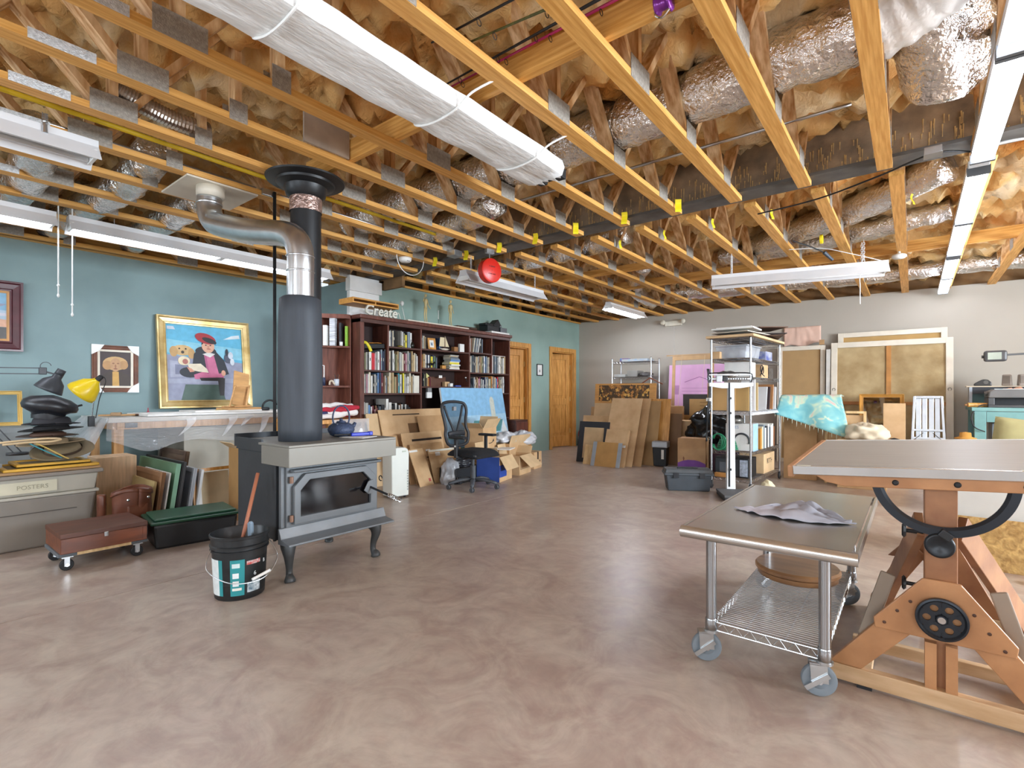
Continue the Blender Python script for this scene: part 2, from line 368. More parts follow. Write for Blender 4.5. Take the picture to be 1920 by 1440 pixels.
# ---------------- things on and under the ceiling ----------------
TUBE_ON = mat('#eef4ff', .4, 0, 0, emit=18.0)
TUBE_FAR = mat('#eef4ff', .4, 0, 0, emit=75)
TUBE_OFF = mat('#eef0f2', .3, 0, .02)
def strip_light(name, label, cat, loc, length, lit, rz=0, group=None, style='strip', hang=None, tandem=1, tilt=0, tube=None):
    t = T(name, label, cat, loc, rz, group, rot=(0, tilt, rz) if tilt else None); L2 = length/2
    if style == 'strip':
        MB().box((-.055,-L2,-.05),(.055,L2,0)).o('housing', mat('#dcdcdc', .4, .1, .03), t, bev=.004); zt = -.075; xs = (-.04,.04)
        ys = [(-L2+2*L2*i/tandem+.03, -L2+2*L2*(i+1)/tandem-.03) for i in range(tandem)]
        for a, b in ys:
            MB().box((-.06,a-.025,-.1),(.06,a,-.045)).o('socket', mat('#55585c', .5), t); MB().box((-.06,b,-.1),(.06,b+.025,-.045)).o('socket', mat('#55585c', .5), t)
    else:
        prof = [(-.12,-.11),(-.115,-.112),(-.05,-.045),(.05,-.045),(.115,-.112),(.12,-.11),(.055,-.02),(.05,.02),(-.05,.02),(-.055,-.02)]
        MB().prism(prof, -L2, L2, 'Y').o('reflector', mat('#e3e4e6', .35, .15, .03), t); zt = -.075; xs = (-.045,.045)
        ys = [(-L2+2*L2*i/tandem+.03, -L2+2*L2*(i+1)/tandem-.03) for i in range(tandem)]
        for a, b in ys:
            MB().box((-.075,a-.02,-.095),(.075,a-.004,-.045)).o('socket', WHITE, t); MB().box((-.075,b+.004,-.095),(.075,b+.02,-.045)).o('socket', WHITE, t)
    for a, b in ys:
        for x in xs: MB().cyl((x,a,zt),(x,b,zt),.0165,n=10).o('fluorescent_tube', (tube or TUBE_ON) if lit else TUBE_OFF, t, smooth=True)
    return t
def chain(t, x, y, z0, z1, name='chain'):
    b = MB(); n = max(4, int((z1-z0)/.022))
    for i in range(n):
        z = z0+(z1-z0)*(i+.5)/n; h = .017; a = .008
        c = [(a if i%2 else 0, 0 if i%2 else a)][0]
        b.tube([(x-c[0],y-c[1],z-h*.6),(x,y,z-h),(x+c[0],y+c[1],z-h*.6),(x+c[0],y+c[1],z+h*.6),(x,y,z+h),(x-c[0],y-c[1],z+h*.6),(x-c[0],y-c[1],z-h*.6)], .0025, 4)
    return b.o(name, mat('#dfe2e4', .35, .6), t)
ZL = ZC-.001
strip_light('strip_light','long lit fluorescent strip nearest the camera in the row at right','light',(.345,3.08,ZL),2.62,1,tandem=2,group='lit strips in the right hand row')
strip_light('strip_light','lit fluorescent strip between the nearest and farthest of the right row','light',(.345,5.9,ZL),2.62,1,tandem=2,group='lit strips in the right hand row')
strip_light('strip_light','lit fluorescent strip ending at the white back wall','light',(.345,8.6,ZL),2.5,1,tandem=2,group='lit strips in the right hand row')
for yy in (4.455,7.28): pass
a = strip_light('shop_light','lit shop light with grey reflector above the gold framed painting','light',(-5.62,2.28,2.66),2.44,1,style='shop',tandem=2)
MB().cyl((0,.9,.02),(0,.9,.078),.003,n=6).cyl((0,-.9,.02),(0,-.9,.078),.003,n=6).o('hanger', GALV, a)
a = strip_light('shop_light','lit shop light at the left edge above the maroon framed landscape','light',(-5.62,-.24,2.66),2.44,1,style='shop',tandem=2)
MB().cyl((0,.9,.02),(0,.9,.078),.003,n=6).cyl((0,-.9,.02),(0,-.9,.078),.003,n=6).o('hanger', GALV, a)
a = strip_light('shop_light','unlit white shop light at upper left with a spring hanger','light',(-3.86,-.36,2.66),2.44,0,style='shop')
MB().tube([(.06+.012*math.cos(i*.9),.98+.012*math.sin(i*.9),.02+.06*i/40) for i in range(41)],.003,5).o('spring_hanger', GALV, a)
MB().cyl((.06,.98,-.03),(.06,.98,.03),.014,.010,n=8).o('hook', GALV, a)
a = strip_light('shop_light','unlit white shop light on thin chains beside the red cord reel','light',(-3.93,4.86,2.53),1.5,0,style='shop')
chain(a,0,-.62,.02,.2); chain(a,0,.62,.02,.2)
a = strip_light('shop_light','unlit white shop light hanging level by two doubled chains','light',(-1.01,6.21,2.50),1.66,0,rz=R(104),style='shop')
for yy in (-.62,.62):
    chain(a,-.05,yy,.02,.24); chain(a,.05,yy,.02,.24)
MB().tube(spline([(.0,-.62,.0),(.02,-.60,-.12),(.01,-.6,-.22),(.015,-.6,-.34),(.005,-.6,-.4)]),.004,6).o('pull_cord', WHITE, a)
MB().tube(spline([(0,-.8,.02),(-.05,-.5,.12),(-.02,-.25,.21),(.0,.05,.235)]),.004,6).o('cord', WHITE, a)
strip_light('shop_light','lit fluorescent light far back near the corner doorway','light',(-4.13,8.62,2.735),1.4,1,style='shop',tube=TUBE_FAR)
# unseen strips of the same kind, added as extra fill light
for i, (x, y) in enumerate(((-2.3,-1.6),(1.815,-1.2),(2.9,4.0))):
    strip_light('strip_light',['lit fluorescent strip behind the camera on the stove side','lit fluorescent strip behind the camera on the cart side','lit fluorescent strip near the right wall out of the photo'][i],'light',(x,y,ZL-.0),2.4,1,tandem=2,group='strips behind the camera')
# pull cords by the left shop light
for y, z0, lb in ((1.0,1.98,'shorter white pull cord hanging over the teal wall'),(1.09,1.83,'longer white pull cord hanging over the teal wall')):
    t = T('pull_string', lb, 'cord', (-5.62,y,z0))
    MB().tube([(0,0,.03),(0,0,2.76-z0)],.005,6).o('cord', WHITE, t)
    MB().lathe([(.004,0),(.01,.012),(.01,.02),(.004,.035)],n=8).o('pull_knob', WHITE, t, smooth=True)
    MB().lathe([(.004,.09),(.012,.1),(.004,.115)],n=8).o('knot', WHITE, t, smooth=True)
# foil ducts
def wr(pts, r, n=24, per=14, amp=.016, seed=0):
    pts = spline(pts, per); k = len(pts); V = MB(); V.tube(pts, r, n, cap=True); vs = []
    for i in range(k):
        c = pts[i]
        for j in range(n):
            p = Vector(V.v[i*n+j]); d = (p-c); 
            f = 1 + (amp/r if not callable(r) else .08)*(nz(p.x*11+seed, p.y*11, p.z*11)+.6*nz(p.x*31, p.y*31+seed, p.z*31)) + .03*math.sin(i*1.9)
            vs.append(tuple(c+d*f))
    V.v[:k*n] = vs; return V
def duct(label, pts, r, **kw):
    return wr(pts, r, **kw).o('foil_duct', FOIL, smooth=True, label=label, cat='duct', group='foil air ducts in the roof trusses')
duct('big foil duct crossing the near trusses at upper right', [(-4.7,3.2,3.0),(-3.2,3.22,3.02),(-1.6,3.2,3.02),(-.2,3.14,3.04)], .165, per=34)
duct('foil duct crossing the trusses just left of the red cord reel', [(-3.05,3.62,2.96),(-3.6,3.76,2.95),(-4.4,3.86,2.93),(-5.3,3.92,2.93)], .14, per=16)
duct('foil duct at far left nearest the left picture edge', [(-4.5,.7,2.9),(-5.3,.78,2.87),(-6.2,.76,2.88),(-7.05,.7,2.9)], .13, per=18)
duct('foil duct above the unlit shop light at upper left', [(-4.25,1.3,2.93),(-5.0,1.3,2.87),(-6.0,1.24,2.87),(-7.05,1.2,2.9)], .125, per=18)
duct('foil duct behind the pale square ceiling register', [(-4.75,1.85,2.93),(-5.4,1.8,2.87),(-6.2,1.8,2.87),(-7.05,1.9,2.9)], .13, per=18)
duct('foil duct running slantwise above the black drooping cable', [(-1.6,6.85,2.99),(-1.1,6.5,2.99),(-.4,6.0,3.0),(.22,5.52,3.06)], .135, per=16)
duct('smaller foil duct beside the slanting duct past the beam', [(-2.0,7.0,2.98),(-1.2,6.95,2.95),(-.3,6.72,2.95),(.3,6.6,2.99)], .105, per=18)
duct('foil duct sagging along the head of the white back wall', [(-3.2,8.6,2.9),(-2.3,8.75,2.88),(-1.3,8.95,2.9),(-.4,9.05,2.88),(.5,9.1,2.91),(1.5,9.3,2.9)], .12, per=14)
duct('foil duct in the trusses just past the beam at left', [(-2.5,5.25,2.98),(-3.1,5.3,2.94),(-3.8,5.3,2.92),(-4.9,5.4,2.93)], .14, per=14)
duct('foil duct above the far lit shop light', [(-2.9,6.6,2.94),(-3.4,7.4,2.92),(-3.7,8.2,2.9),(-3.9,9.3,2.93)], .12, per=14)
wr([(-.2,3.14,3.04),(.0,3.1,3.08),(.2,3.0,3.16),(.45,2.85,3.3)], .19, per=10, amp=.01).o('duct_elbow', mat('#d9d6d0', .5, .35, .08, 7, (1,1,1), .5, 18), smooth=True, label='pale wrapped duct elbow at the top right corner', cat='duct')
wr([(.02,3.02,3.2),(.08,3.2,3.1),(.12,3.42,3.0),(.14,3.62,2.93),(.14,3.68,2.92)], lambda i: [.15,.17,.19,.2,.2,.2,.2,.2,.2,.2,.2,.2,.2,.2,.2,.2,.2,.2,.2,.19,.17,.15,.12,.1,.06][min(i,24)], per=6, amp=.02).o('duct_boot', FOIL, smooth=True, label='bulging crumpled foil duct boot beside the right light row', cat='duct')
# corrugated metal hose
pts = spline([(-3.60,.88,2.93),(-3.61,1.02,2.90),(-3.63,1.2,2.885),(-3.66,1.4,2.91)], 20)
MB().tube(pts, lambda i: .048 + (.008 if i%2 else 0), 16).o('corrugated_hose', mat('#cfc7bd', .3, .85, .1), label='ribbed metal hose lying in the near left trusses', cat='hose')
# yellow gas tube, grey conduit, boxes
MB().tube(spline([(-3.93,-.5,2.84),(-3.93,.8,2.85),(-3.93,2.4,2.84),(-3.95,3.9,2.85)],10), .016, 8).o('gas_tube', mat('#e6c229', .45), smooth=True, label='yellow gas tube running along the near left trusses', cat='pipe')
MB().cyl((-4.06,-1,2.79),(-4.06,1.9,2.79),.012,n=8).o('conduit', GALV, smooth=True, label='grey metal conduit left of the chimney along the trusses', cat='pipe')
MB().cyl((-4.06,2.1,2.79),(-4.06,3.95,2.79),.012,n=8).o('conduit', GALV, smooth=True, label='grey metal conduit between the chimney and the cord reel', cat='pipe')
def jbox(loc, s, label):
    t = T('junction_box', label, 'box', loc)
    MB().box((-s,-s,-s*.5),(s,s,s*.5)).o('body', GALV, t, bev=.003); MB().box((-s*1.05,-s*1.05,-s*.55),(s*1.05,s*1.05,-s*.5)).o('cover', GALV, t); return t
jbox((-4.06,1.98,2.77),.05,'galvanized junction box beside the chimney collar')
jbox((.1,4.22,2.72),.045,'galvanized junction box above the beam beside the right light row')
jbox((-3.98,4.03,2.72),.06,'white plastered outlet box above the red cord reel')
MB().tube(spline([(-3.4,3.72,2.95),(-1.8,3.75,2.96),(-.3,3.78,2.97)],10), .011, 8).o('sprinkler_pipe', GALV, smooth=True, label='thin grey pipe crossing the trusses just before the beam', cat='pipe')
MB().tube(spline([(-1.05,4.75,2.72),(-.6,4.66,2.715),(-.2,4.4,2.70),(.1,4.25,2.72),(.3,4.4,2.73)],10), .006, 6).o('black_cable', BLACK, smooth=True, label='black cable drooping under the beam toward the right lights', cat='cable')
MB().tube(spline([(.33,4.45,2.76),(.55,4.5,2.78),(.85,4.7,2.80),(1.2,4.9,2.8)],10), .012, 8).o('flexible_conduit', mat('#d8d8d6', .4, .5), smooth=True, label='pale flexible conduit leaving the right light row', cat='cable')
t = T('trouble_plug','black cord end with a grey plug hanging from a truss past the beam','plug',(-.73,6.2,2.6))
MB().tube(spline([(-.25,-.25,.16),(-.1,-.1,.1),(0,0,.05)]),.006,6).o('cord', BLACK, t); MB().cyl((.0,0,.05),(.07,.06,-.03),.02,.014,n=10).o('plug_body', mat('#3b4550', .5), t)
t = T('tape_roll','yellow tape roll hung on a truss past the beam','tape',(-.72,5.92,2.72))
MB().lathe([(.025,-.012),(.045,-.012),(.045,.012),(.025,.012),(.025,-.012)],n=16,ax='X',cap=False).o('roll', mat('#efd21c', .5), t)
# yellow flagging
def flag(x, y, z, label, w=.03, h=.11, rz=0):
    MB().grid(3, 6, lambda u, v: ((u-.5)*w, .012*math.sin(v*5)+.008*u, -h*v)).o('flagging_tape', mat('#f0dc1e', .6, 0, .05), loc=(x,y,z), rz=rz, solid=.0012, label=label, cat='tape', group='yellow flagging tapes on the trusses')
for i, (x, y, r) in enumerate(((-1.59,4.2,.4),(-2.08,4.2,.2),(-2.57,4.18,.5),(-3.06,4.2,.1),(-3.55,4.22,.3),(-4.53,4.2,.2),(-4.04,4.22,.2))): flag(x+.05, y, 2.80, 'yellow flagging tape on the camera side of the beam, %s counted from the right' % ['first','second','third','fourth','fifth','seventh','sixth'][i], w=.05, rz=r)
for i, (x, y, r) in enumerate(((-1.515,4.9,.9),(-2.0,4.95,1.1),(-1.03,4.98,.8),(-2.5,4.98,.9),(-.05,5.3,.9))): flag(x+.05, y, 2.81, 'yellow flagging tape past the beam, %s counted from the right' % ['third','fourth','second','fifth','first'][i], h=.09, rz=r)
# smoke detector, red cord reel, white hoop cable
t = T('smoke_detector','white round smoke detector under a truss near the cord reel','detector',(-4.61,3.86,2.69))
MB().lathe([(.02,0),(.055,.004),(.07,.02),(.075,.05)],n=24).o('body', WHITE, t, smooth=True); MB().box((.05,-.02,.006),(.06,.02,.016)).o('vent', DKPLA, t)
MB().tube(arc((-4.565,3.9,2.745),.2,180,360,20,'YZ'),.005,6).o('white_cable', WHITE, smooth=True, label='white cable hanging in a hoop near the smoke detector', cat='cable')
t = T('cord_reel','round red extension cord reel with black lettering','reel',(-3.6,4.18,2.5),R(78))
MB().lathe([(0,-.05),(.115,-.05),(.13,-.04),(.13,.035),(.12,.05),(.11,.05),(.1,.042),(0,.042)],n=36,ax='Y').o('casing', mat('#c9281c', .35), t, smooth=True, auto=40)
for z, s in ((.04,7),(0,1),(-.04,8)): marks(s,.018,mat('#3a0c08',.6),t,(0,-.0515,z),(R(90),0,0),s)
MB().tube([(0,0,.12),(0,0,.2)],.006,6).box((-.05,-.02,.19),(.05,.02,.235)).o('bracket', GALV, t)
# rolled projection canvas wrapped in white plastic
WRAP = mat('#eeeeec', .45, 0, .06, 5, (3,1,3), .25, 14)
t = T('wrapped_screen','long flat screen wrapped in white paper slung under the trusses','screen',(-1.965,0,2.674))
def sec(y):
    return [(-.155,-.02),(-.14,-.05),(-.06,-.06),(-.005,-.046),(.05,-.058),(.14,-.045),(.155,0),(.14,.05),(0,.06),(-.14,.05),(-.155,.02)]
b = MB(); NS = 40; y0, y1 = -1.6, 2.86
for i in range(NS+1):
    y = y0+(y1-y0)*i/NS
    for j, (x, z) in enumerate(sec(y)):
        q = .007*nz(x*9, y*7, z*9+j); b.v.append((x+q, y, z+q))
n = 11
b.f = [(i*n+j, i*n+(j+1)%n, (i+1)*n+(j+1)%n, (i+1)*n+j) for i in range(NS) for j in range(n)] + [tuple(range(n))]; b.mi = [0]*len(b.f)
b.o('paper_wrap', WRAP, t, smooth=True, auto=50, solid=.002)
for x in (-.075,.0,.075): MB().box((x-.03,2.6,-.035),(x+.03,2.96 if x else 2.93,.03)).o('screen_rail', BLACK, t, bev=.004)
for i in range(5):
    MB().add([(-.13+.052*i,2.855,-.05),(-.08+.052*i,2.855,-.05),(-.1+.05*i,2.9+.03*(i%2),-.045)],[(0,1,2)]).o('torn_wrap', WRAP, t, solid=.002)
for y in (1.0,1.86,2.55,.2):
    MB().tube(spline([(.36,y+.1,.09),(.32,y+.09,.075),(.22,y+.03,.02),(.15,y,-.045),(.05,y-.005,-.066),(-.06,y-.01,-.068),(-.15,y-.02,-.045),(-.17,y,.02),(-.17,y,.09)],5),.006,6).o('sling_strap', WHITE, t)
# fishing rods on the lateral board
def rod(label, p, q, m, group='fishing rods stowed in the trusses'):
    t = T('fishing_rod', label, 'fishing rod', p, group=group); d = Vector(q)-Vector(p)
    MB().tube([(0,0,0), d], [.004,.009], 8).o('blank', m, t, smooth=True)
    for f in (.18,.36,.52,.68): 
        c = d*f; MB().tube(arc((c.x,c.y,c.z-.022),.014,0,360,10,'YZ'),.002,4).o('line_guide', BLKMET, t)
    return t
PINKROD = mat('#b0265c', .3, 0, .1)
t = rod('magenta fishing rod with a purple reel on the lateral board', (-2.25,2.03,2.895), (-.55,2.035,2.905), PINKROD)
MB().lathe([(.0,-.03),(.035,-.03),(.04,-.02),(.025,-.01),(.025,.02),(.04,.028),(.034,.036),(0,.036)],c=(1.45,-.02,-.13),n=18,ax='X').o('reel', mat('#7a2c86', .25, .3), t, smooth=True)
MB().cyl((1.45,-.015,-.11),(1.45,-.005,.01),.01,n=8).o('reel_foot', BLKMET, t); MB().tube(spline([(1.43,-.02,-.12),(1.42,-.03,-.165),(1.45,-.03,-.19),(1.48,-.03,-.17)],5),.005,6).o('reel_bail', CHROME, t)
MB().lathe([(0,-.03),(.03,-.03),(.036,-.02),(.03,.02),(0,.025)],c=(1.56,-.03,-.12),n=16,ax='X').o('reel', BLACK, t, smooth=True); MB().cyl((1.56,-.03,-.1),(1.56,-.01,.01),.009,n=8).o('reel_foot', BLKMET, t)
rod('black fishing rod beside the magenta one', (-2.2,2.0,2.895), (-.7,1.98,2.905), BLACK)
t = rod('black fishing rod with a black reel nearest the camera', (-1.75,1.62,2.80), (-.2,1.72,2.80), BLACK)
rod('olive mottled fishing rod beside the white wrapped screen', (-1.72,1.7,2.79), (-.3,1.9,2.80), mat('#4a4a22', .5, 0, .5, 30))
# register box and ventilation pipe, chimney collar
t = T('ceiling_register','pale square ceiling panel with a round collar','register',(-4.28,1.66,2.725))
MB().box((-.27,-.25,0),(.24,.25,.014)).o('panel', mat('#d5cbb9', .6, 0, .05), t, bev=.003); MB().lathe([(.095,-.07),(.095,0)],n=24,c=(.12,-.05,0)).o('collar', mat('#d5cbb9', .5), t, smooth=True)

# ---------------- stove, chimney, air pipe ----------------
t = T('air_pipe','galvanized air pipe with elbows running into a dark sleeve on the stove','pipe',(-3.2,1.79,0))
pp = spline([(-.98,-.18,2.655),(-.98,-.18,2.56),(-.94,-.17,2.48),(-.85,-.155,2.43),(-.5,-.09,2.33),(-.15,-.03,2.26),(-.04,-.01,2.2),(0,0,2.1),(0,0,1.95),(0,0,1.78)],6)
MB().tube(pp, .085, 28).o('pipe', GALV, t, smooth=True)
for z in (2.08,1.98): MB().lathe([(.086,0),(.091,.006),(.086,.012)],c=(0,0,z),n=28,cap=False).o('seam', GALV, t, smooth=True)
MB().lathe([(.086,.0),(.09,.004),(.086,.02)],c=(-.98,-.18,2.6),n=24,cap=False).o('seam', GALV, t, smooth=True)
b = MB(); b.lathe([(.135,.868),(.137,.95),(.139,1.2),(.137,1.5),(.134,1.7),(.13,1.8),(.11,1.815),(.087,1.815)],n=36)
b.o('sleeve', mat('#3f444b', .6, .15, .15, 3, (6,6,.6), .04, 20), t, smooth=True)
t = T('chimney','black stove chimney with round ceiling collar','chimney',(-3.5,2.0,0))
MB().cyl((0,0,.869),(0,0,2.64),.106,n=32).o('flue_pipe', mat('#232426', .45, .3, .15, 4), t, smooth=True, auto=40)
MB().lathe([(.112,2.5),(.112,2.62)],n=32,cap=False).o('foil_band', mat('#b59a90', .35, .8, .3, 30, (1,1,1), .6, 40), t, smooth=True)
MB().lathe([(.112,2.6),(.135,2.62),(.15,2.68),(.2,2.7),(.205,2.715),(.27,2.725),(.275,2.735),(.0,2.737)],n=40).o('collar', mat('#1b1c1e', .4, .2), t, smooth=True, auto=35)
MB().cyl((-4.0,2.02,.0),(-4.0,2.02,2.78),.013,n=8).o('support_rod', BLACK, smooth=True, label='thin black rod rising from floor to trusses behind the stove', cat='rod')
SB = mat('#3b3e42', .5, .35, .12, 5, (1,1,1), .03, 40); SF = mat('#6c7073', .45, .25, .1, 4, (1,1,1), .03, 60); SG = mat('#86837b', .5, .3, .08, 2)
# local frame: +x out of the front, y across
t = T('wood_stove','black wood stove with glass door on curved legs','stove',(-3.3,1.955,0)); Wd = .36
BX0, BX1 = -.37, .25
MB().box((BX0,-Wd,.25),(BX1-.1,Wd,.80)).o('body', SB, t, bev=.006)
MB().box((BX1-.1,-Wd+.02,.25),(BX1-.0,Wd-.02,.80)).o('firebox', SF, t, bev=.004)
MB().box((BX0-.02,-Wd-.015,.815),(BX0+.0,Wd+.015,.9)).o('rear_lip', SB, t); MB().box((BX0,-Wd-.015,.816),(.0,-Wd-.003,.88)).o('side_lip', SB, t)
MB().box((BX0,-Wd-.01,.80),(.0,Wd+.01,.815)).o('top_plate', SB, t)
hood = MB(); hood.box((.02,-Wd-.045,.852),(.40,Wd+.03,.867)).box((.387,-Wd-.045,.735),(.40,Wd+.03,.852)).box((.06,-Wd-.045,.735),(.387,-Wd-.033,.852)).box((.06,Wd+.018,.735),(.387,Wd+.03,.852))
hood.o('heat_hood', SG, t, bev=.003)
MB().box((BX0+.02,-Wd,.815),(.02,Wd,.866)).o('rear_top', mat('#85827b', .45, .4, .1), t)
MB().box((BX1,-.32,.685),(BX1+.055,.34,.705)).o('hood_lip', SF, t, bev=.008)
# glass door: octagonal frame
def oct(w, z0, z1, c): return [(-w,z0),(w,z0),(w,z1-c),(w-c,z1),(-w+c,z1),(-w,z1-c)]
out = oct(.305,.36,.67,.075); inn = oct(.262,.405,.63,.062); fr = MB(); n = 6
V = []
for x in (BX1,BX1+.032):
    for q in (out, inn): V += [(x,a,z) for a, z in q]
F = []
for i in range(n):
    j = (i+1)%n
    F += [(i,j,n+j,n+i),(2*n+i,3*n+i,3*n+j,2*n+j),(i,2*n+i,2*n+j,j),(n+i,n+j,3*n+j,3*n+i)]
dr = fr.add(V, F).o('door', SF, t, bev=.004)
MB().prism(inn, BX1+.004, BX1+.012, 'X').o('glass', mat('#0c0d12', .08, 0, .5, 4, col2='#1d1a1c', spec=.6), dr)
MB().prism([(.20,.50),(.235,.47),(.275,.47),(.285,.52),(.275,.57),(.235,.56)], BX1+.033, BX1+.042, 'X').o('latch_plate', SF, dr, bev=.003)
MB().cyl((BX1+.03,.25,.52),(BX1+.2,.285,.475),.008,n=8).o('handle_rod', BLKMET, dr)
MB().tube([(BX1+.2+.1*i/60, .285+.02*i/60+.013*math.cos(i*.75), .475-.025*i/60+.013*math.sin(i*.75)) for i in range(61)],.0035,6).o('spring_handle', CHROME, dr)
for z in (.40,.64): MB().cyl((BX1+.02,-.318,z-.02),(BX1+.02,-.318,z+.02),.012,n=10).o('hinge', mat('#8a6a58', .5, .4), dr)
# ash lip and tapering apron
MB().prism([(BX1-.01,.345),(BX1+.003,.345),(BX1+.03,.285),(BX1+.125,.268),(BX1+.125,.256),(BX1-.01,.25)], -Wd-.03, Wd+.035, 'Y').o('ash_lip', mat('#7d8388', .4, .3, .1), t, bev=.003)
MB().box((BX1-.04,-Wd-.004,.26),(BX1-.02,-Wd+.02,.74)).o('corner_strip', SF, t)
# cabriole legs
for sx, sy in ((.20,-.30),(.20,.31),(-.3,-.30),(-.3,.31)):
    ox, oy = (1 if sx > 0 else -1), (1 if sy > 0 else -1)
    ps = spline([(sx,sy,.262),(sx+.035*ox,sy+.02*oy,.22),(sx+.045*ox,sy+.022*oy,.17),(sx+.03*ox,sy+.012*oy,.1),(sx+.028*ox,sy+.01*oy,.05),(sx+.045*ox,sy+.016*oy,.022),(sx+.052*ox,sy+.018*oy,.0)],5)
    rr = [.046,.048,.05,.05,.048,.046,.044,.041,.038,.036,.033,.03,.028,.026,.024,.022,.021,.02,.02,.02,.02,.021,.023,.026,.028,.031,.033,.034,.033,.032,.03]
    MB().tube(ps, rr[:len(ps)], 12).o('leg', mat('#4c4e4f', .5, .4, .1), t, smooth=True)
MB().tube(arc((.25,.37,.56),.018,0,300,10,'XZ'),.004,5).o('damper_ring', BLKMET, t)
# kettle
t = T('kettle','blue cast iron kettle with ring handle on the stove','kettle',(-3.25,2.13,.869))
KB = mat('#3d4a66', .45, .1, .2, 60, (1,1,1), .3, 150)
MB().lathe([(0,0),(.055,0),(.075,.01),(.09,.035),(.094,.05),(.092,.055),(.085,.075),(.06,.093),(.03,.1),(0,.1)],n=32).o('body', KB, t, smooth=True)
MB().lathe([(.0,.1),(.035,.1),(.03,.108),(.012,.112),(.012,.122),(.008,.128),(0,.128)],n=20).o('lid', KB, t, smooth=True)
MB().tube(arc((0,0,.135),.068,-35,215,22,'YZ',.085),.006,8).o('handle', KB, t, smooth=True)
MB().tube([(.0,.08,.06),(.0,.105,.072),(.0,.118,.092)],[.02,.015,.011],10).o('spout', KB, t, smooth=True)
t = T('gas_lighter','blue long gas lighter lying on the stove top','lighter',(-3.15,2.23,.869), R(80))
MB().cbox((0,0,.014),(.16,.028,.024)).cbox((.07,0,.016),(.03,.034,.03)).o('grip', mat('#1c2fae', .35), t, bev=.006); MB().cyl((-.08,0,.016),(-.2,0,.016),.006,n=8).o('barrel', BLKMET, t)
MB().box((-.1,-.08,0),(.1,.08,.003)).o('paper_sheet', PAPER, loc=(-3.1,2.17,.8675), rz=.3, label='white paper lying under the blue lighter', cat='paper')
# bucket
t = T('ash_bucket','black plastic bucket with teal and white printed label','bucket',(-3.125,1.37,0),R(-10))
BK = mat('#212325', .4, 0, .25, 15)
MB().lathe([(.0,.0),(.128,0),(.132,.006),(.146,.27),(.155,.272),(.156,.28),(.148,.283),(.148,.295),(.157,.297),(.158,.305),(.15,.31),(.152,.345),(.158,.348),(.16,.362),(.154,.366),(.149,.36),(.138,.1),(.126,.01),(0,.008)],n=40).o('shell', BK, t, smooth=True, auto=40)
MB().lathe([(0,.06),(.13,.065)],n=30,cap=False).o('ash', mat('#4a4a48', .9, 0, .3, 30, (1,1,1), .4, 60), t)
def band(name, a0, a1, z0, z1, m, lift=.0012, par=None):
    rr = lambda z: .132+(.146-.132)*(z-.006)/.264+lift
    n = 12; return MB().grid(n, 4, lambda u, v: (rr(z0+(z1-z0)*v)*math.cos(R(a0+(a1-a0)*u)), rr(z0+(z1-z0)*v)*math.sin(R(a0+(a1-a0)*u)), z0+(z1-z0)*v)).o(name, m, par or t, smooth=True)
TEALP = mat('#2f8f94', .5, 0, .05)
lb = band('label_panel', -100, -62, .03, .235, mat('#dfe6e6', .5, 0, .08, 30)); band('label_edge', -62, -52, .03, .235, TEALP, par=lb)
lb2 = band('label_panel', -34, -4, .03, .235, TEALP); band('label_panel', -4, 62, .03, .235, mat('#161b1d', .4))
band('label_print', -30, -14, .19, .215, mat('#cfe0e0', .5), .002, lb2); band('label_print', -30, -10, .06, .075, mat('#e6e6dc', .5), .002, lb2)
for z in (.13,.085): band('label_print', -29, -16, z, z+.03, mat('#e4e8e8', .5), .002, lb2)
band('label_picture', 2, 34, .04, .10, mat('#7fa3b8', .5, 0, .5, 40, col2='#dfe7ea'), .002, lb2)
band('label_brand', 0, 32, .2, .222, mat('#eceeee', .5, 0, .3, 60, col2='#c9342b'), .002, lb2)
for a, z, s, sz in ((18,.145,'6',.034),(44,.2,'B',.03)):
    rr = .146; text(s, sz, mat('#e9eeee',.5), lb2, (rr*math.cos(R(a)),rr*math.sin(R(a)),z), (R(90),0,R(90+a)))
MB().tube(spline([(.03,-.158,.29),(.1,-.19,.2),(.17,-.08,.12),(.18,.08,.12),(.1,.18,.2),(.03,.158,.29)],8),.0028,6).o('bail', GALV, t)
MB().cyl((.178,.02,.121),(.165,.12,.15),.009,n=8).o('grip', WHITE, t)
MB().cyl((-3.13,1.33,.075),(-3.22,1.52,.68),.011,n=10).o('wooden_stick', mat('#a8674a', .5), smooth=True, label='slim reddish wooden stick standing in the bucket', cat='stick')
t = T('scoop','grey plastic hand brush standing in the bucket','brush',(-3.12,1.42,.072),R(20)); 
MB().prism([(-.025,0),(.025,0),(.02,.2),(.028,.27),(.026,.335),(.01,.345),(-.005,.33),(0,.25),(-.02,.2)],-.012,.012,'Y').o('handle', mat('#7c8d9c', .5), t, bev=.006)

